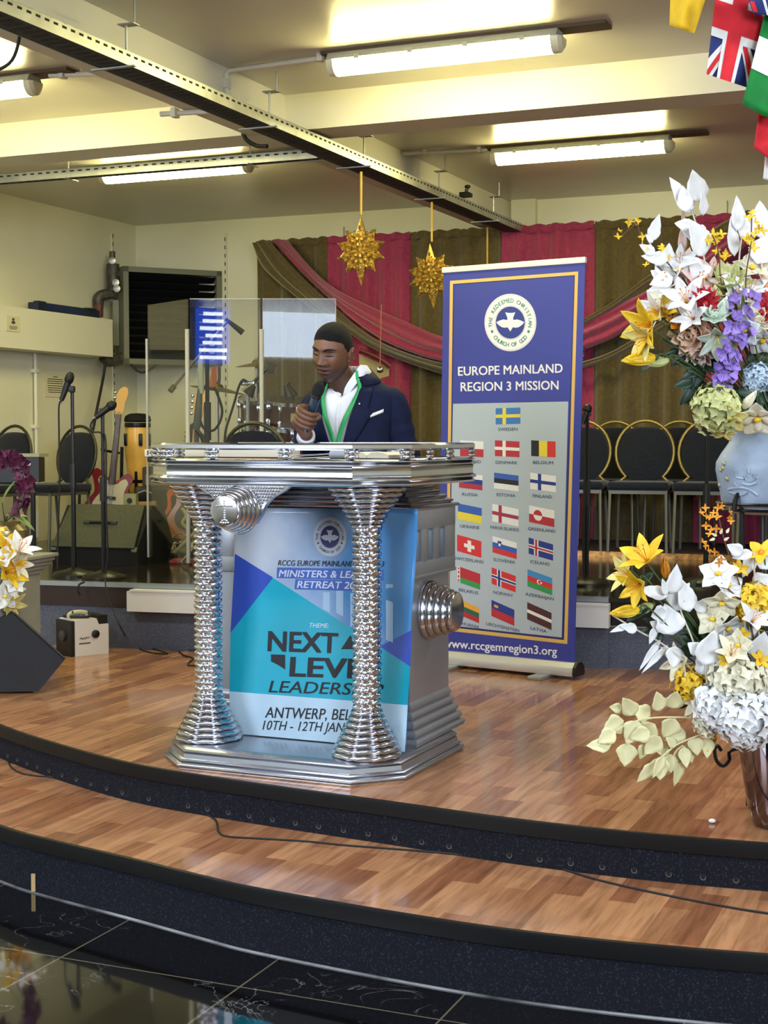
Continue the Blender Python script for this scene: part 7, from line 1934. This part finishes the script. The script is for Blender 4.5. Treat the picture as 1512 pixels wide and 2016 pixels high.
# ---- left edge: pedestal, bouquet, brass pot, purple garland
pp = onz(30, 1300, 0); YPd = 7.35
pp = at(18, 1200, YPd); zt = at(18, 1090, YPd).z
t = mk('pedestal', 'grey pedestal with a stepped capital behind the big wedge speaker', 'pedestal', (pp.x, YPd, 0), -.25)
pg = km('pedestal_grey', (132, 134, 124), .55, noise=(4, .08)); w_ = 46 * YPd / FOC
MB().box((0, 0, (zt - .1) / 2), (w_ * 2, w_ * 1.8, zt - .1)).build('shaft', pg, t, smooth=0)
for k in range(5): MB().rbox((0, 0, zt - .092 + k * .02), (w_ * 2 + .03 + k * .028, w_ * 1.8 + .03 + k * .028, .017), .004).build('capital_slab', pg, t)
MB().tube([(w_ - .02, -w_ * .9, 0), (w_ - .02, -w_ * .9, zt - .1)], .02, 10).build('corner_shaft', pg, t)
pot = at(8, 1040, 7.36)
t = mk('brass_pot', 'round dull brass pot on the grey pedestal at the left edge', 'pot', (at(10, 1060, 7.36).x, 7.36, zt + .004), 0)
MB().lathe([(.06, 0), (.09, .02), (.115, .07), (.11, .115), (.075, .145), (.08, .16), (.06, .158), (.06, .13)], 28).build('body', km('dull_brass', (150, 138, 96), .3, .8, noise=(8, .1)), t)
mouth3 = V((at(10, 1060, 7.36).x, 7.36, zt + .155)); mouth4 = at(-10, 1175, 6.95)
lp = [('long pale green leaf arching down right from the brass pot', (18, 1010), -22, 62, 15), ('upright green leaf rising from the brass pot', (4, 990), 68, 55, 12), ('green leaf bending behind the purple garland', (10, 1015), 10, 46, 14)]
for lb, (a, b), an, L, Wd in lp:
    c = at(a, b, 7.3); t = mk('long_leaf', lb, 'leaf', c, 0, 'long leaves in the brass pot'); mb = MB(); leafm(mb, (0, 0, 0), idir(an, .2), V((0, -.4, 1)), L * 7.3 / FOC, Wd * 7.3 / FOC, .25); mb.build('leaf', mat('leaf_sage', (112, 136, 78), .45, noise=(10, .15)), t, smooth=70, sol=.001)
    MB().tube([(0, 0, 0), mouth3 - c], .003, 6).build('stem', GM, t)
o = at(8, 898, 7.2); t = mk('flower_garland', 'dark purple flower garland hanging at the left edge before the keyboard', 'garland', o, 0)
gp = [at(a, b, 7.2) - o for a, b in ((-20, 925), (0, 908), (18, 904), (38, 912), (48, 940), (46, 970), (40, 1000))]
gc = catmull(gp, 8); MB().tube(gc + [mouth3 - o], .004, 6).build('stem', GM, t)
mb = MB()
for i in range(70):
    p = rf.choice(gc) + V((rf.uniform(-.03, .03), rf.uniform(-.03, .03), rf.uniform(-.03, .03))); ax = V((rf.uniform(-1, 1), -1, rf.uniform(-.6, .6))).normalized(); x, y, z = basis(ax)
    for g in range(3): e = x * math.cos(2.1 * g + i) + y * math.sin(2.1 * g + i); leafm(mb, p, e + z * .4, z, .034, .032, .2, True, 4)
mb.build('blossoms', DP, t, smooth=70)
G3 = 'flowers at the left edge of the stage'
L3 = lambda kind, px, py, r, an, k, m, lb, dY=0, **kw: flower(kind, px, py, r, an, k, m, lb, 6.95 + dY, mouth4, group=G3, **kw)
L3('lily', 10, 1080, 26, 50, .7, YL, 'yellow lily at the top of the left-edge bouquet')
L3('lily', 36, 1088, 32, 60, .4, W1, 'white lily sticking up highest in the left-edge bouquet', -.03)
L3('lily', 30, 1112, 26, 10, .5, IV, 'ivory lily under the highest white lily at left', -.02)
L3('lily', 12, 1128, 32, 20, .7, YL, 'yellow lily in the middle of the left-edge bouquet', -.04)
L3('orchid', 28, 1152, 20, 60, 1, W1, 'small white bloom at the right of the left-edge bouquet', -.05)
L3('orchid', 6, 1100, 26, 100, 1, W1, 'white bloom cut off by the left edge, upper one', -.05)
L3('orchid', 8, 1175, 26, 20, 1, W1, 'white bloom cut off by the left edge, lower one', -.05)
L3('lily', 14, 1190, 28, -20, .5, YP, 'pale yellow lily lowest in the left-edge bouquet', -.03)
L3('lily', 14, 1160, 26, 10, .5, IV, 'cream lily between the white blooms at left', -.0)
# basket that holds the left bouquet
t = mk('flower_holder', 'small grey flower holder behind the big wedge speaker at the left edge', 'flower pot', (mouth4.x, mouth4.y, 0))
MB().lathe([(.09, 0), (.1, .01), (.07, .2), (.06, mouth4.z - .02), (.075, mouth4.z + .02), (.06, mouth4.z + .02)], 20).build('pot', pg, t)

# ================================================================ FLAG BUNTING, upper right
YF = 4.25
fm = lambda n, c: km('cloth_' + n, c, .75, 0, .3, (20, .05))
fY, fR, fW, fB, fG = fm('yellow', (222, 180, 40)), fm('red', (196, 34, 44)), fm('white', (214, 212, 208)), fm('blue', (40, 52, 110)), fm('green', (18, 118, 50))
def cloth(name, label, corners, layers, mats, Y, amp=.012, nu=14, nv=14):
    """corners in pixels TL,TR,BR,BL; layers: (mat index, polygon in 0..1 flag fractions)"""
    o = at(*corners[0], Y); t = mk(name, label, 'flag', o, 0, 'flags on the bunting line')
    def fp(s, q, off=0):
        p = quad_px(corners, s, q); w = amp * (math.sin(s * 7 + q * 2) + .6 * math.sin(q * 6 + s * 3)); return at(p.x, p.y, Y + w - off) - o
    MB().sheet(nu, nv, fp).build('cloth', mats[0], t, smooth=80, sol=.001)
    for i, (mi, poly) in enumerate(layers):
        bm = bmesh.new(); vs = [bm.verts.new((x, y, 0)) for x, y in poly]; bm.faces.new(vs); bmesh.ops.triangulate(bm, faces=bm.faces[:])
        for _ in range(3): bmesh.ops.subdivide_edges(bm, edges=bm.edges[:], cuts=1, use_grid_fill=True)
        bm.verts.index_update(); P = [fp(v.co.x, v.co.y, .002 + .0006 * i) for v in bm.verts]; P2 = [fp(v.co.x, v.co.y, -.002 - .0006 * i) for v in bm.verts]; Fq = [tuple(v.index for v in f.verts) for f in bm.faces]; bm.free()
        MB().add(P, Fq).add(P2, Fq).build('stripe', mats[mi], t, smooth=80)
    return t
bar = lambda x0, y0, x1, y1: [(x0, y0), (x1, y0), (x1, y1), (x0, y1)]
cloth('bunting_flag', 'yellow flag at the left end of the bunting, top right corner', [(1322, -90), (1412, -70), (1367, 66), (1318, 50)], [], [fY], YF)
cloth('bunting_flag', 'red, white and blue crossed flag in the bunting', [(1420, -110), (1560, -60), (1482, 176), (1391, 146)],
      [(1, [(.0, .12), (.0, .0), (.12, 0), (.52, .40), (.40, .40)]), (1, [(1, .12), (1, 0), (.88, 0), (.48, .40), (.60, .40)]), (1, [(.0, .88), (0, 1), (.12, 1), (.56, .60), (.42, .60)]), (1, [(1, .88), (1, 1), (.88, 1), (.44, .60), (.58, .60)]),
       (2, [(0, .97), (0, 1), (.05, 1), (.5, .62), (.45, .60)]), (2, [(.93, 1), (1, 1), (1, .96), (.58, .62), (.52, .64)]), (2, [(0, .03), (0, 0), (.05, 0), (.5, .38), (.45, .4)]),
       (1, bar(.22, 0, .60, 1)), (1, bar(0, .36, 1, .70)), (2, bar(.29, 0, .53, 1)), (2, bar(0, .42, 1, .63))], [fB, fW, fR], YF - .03)
cloth('bunting_flag', 'green and white striped flag overlapping the crossed flag', [(1508, 18), (1585, 48), (1545, 250), (1461, 205)], [(1, bar(0, .28, 1, .62))], [fG, fW], YF - .08, .015)
cloth('bunting_flag', 'red flag with a white lower edge hanging lowest at the right edge', [(1494, 222), (1570, 240), (1562, 350), (1484, 290)], [(1, bar(0, .0, 1, .06))], [fR, fY], YF - .02)
cloth('bunting_flag', 'white flag tip under the red flag at the right edge', [(1508, 296), (1570, 310), (1570, 372), (1502, 352)], [], [fW], YF + .02)
cloth('bunting_flag', 'dark blue flag with white bars at the top right corner', [(1450, -60), (1570, -40), (1570, 34), (1484, 28)], [(1, bar(.30, .3, .36, 1)), (1, bar(.52, .3, .58, 1)), (2, bar(.02, .7, .12, .95))], [fB, fW, fR], YF - .12)
t = thing('bunting_line', 'string of the flag bunting across the top right corner', 'string', at(1250, -130, YF)); o = at(1250, -130, YF)
MB().tube(catmull([V((0, 0, 0)), at(1330, -92, YF) - o, at(1420, -108, YF - .02) - o, at(1500, -62, YF - .1) - o, at(1590, 40, YF - .06) - o, at(1640, 220, YF) - o], 6), .003, 6).build('cord', white, t)
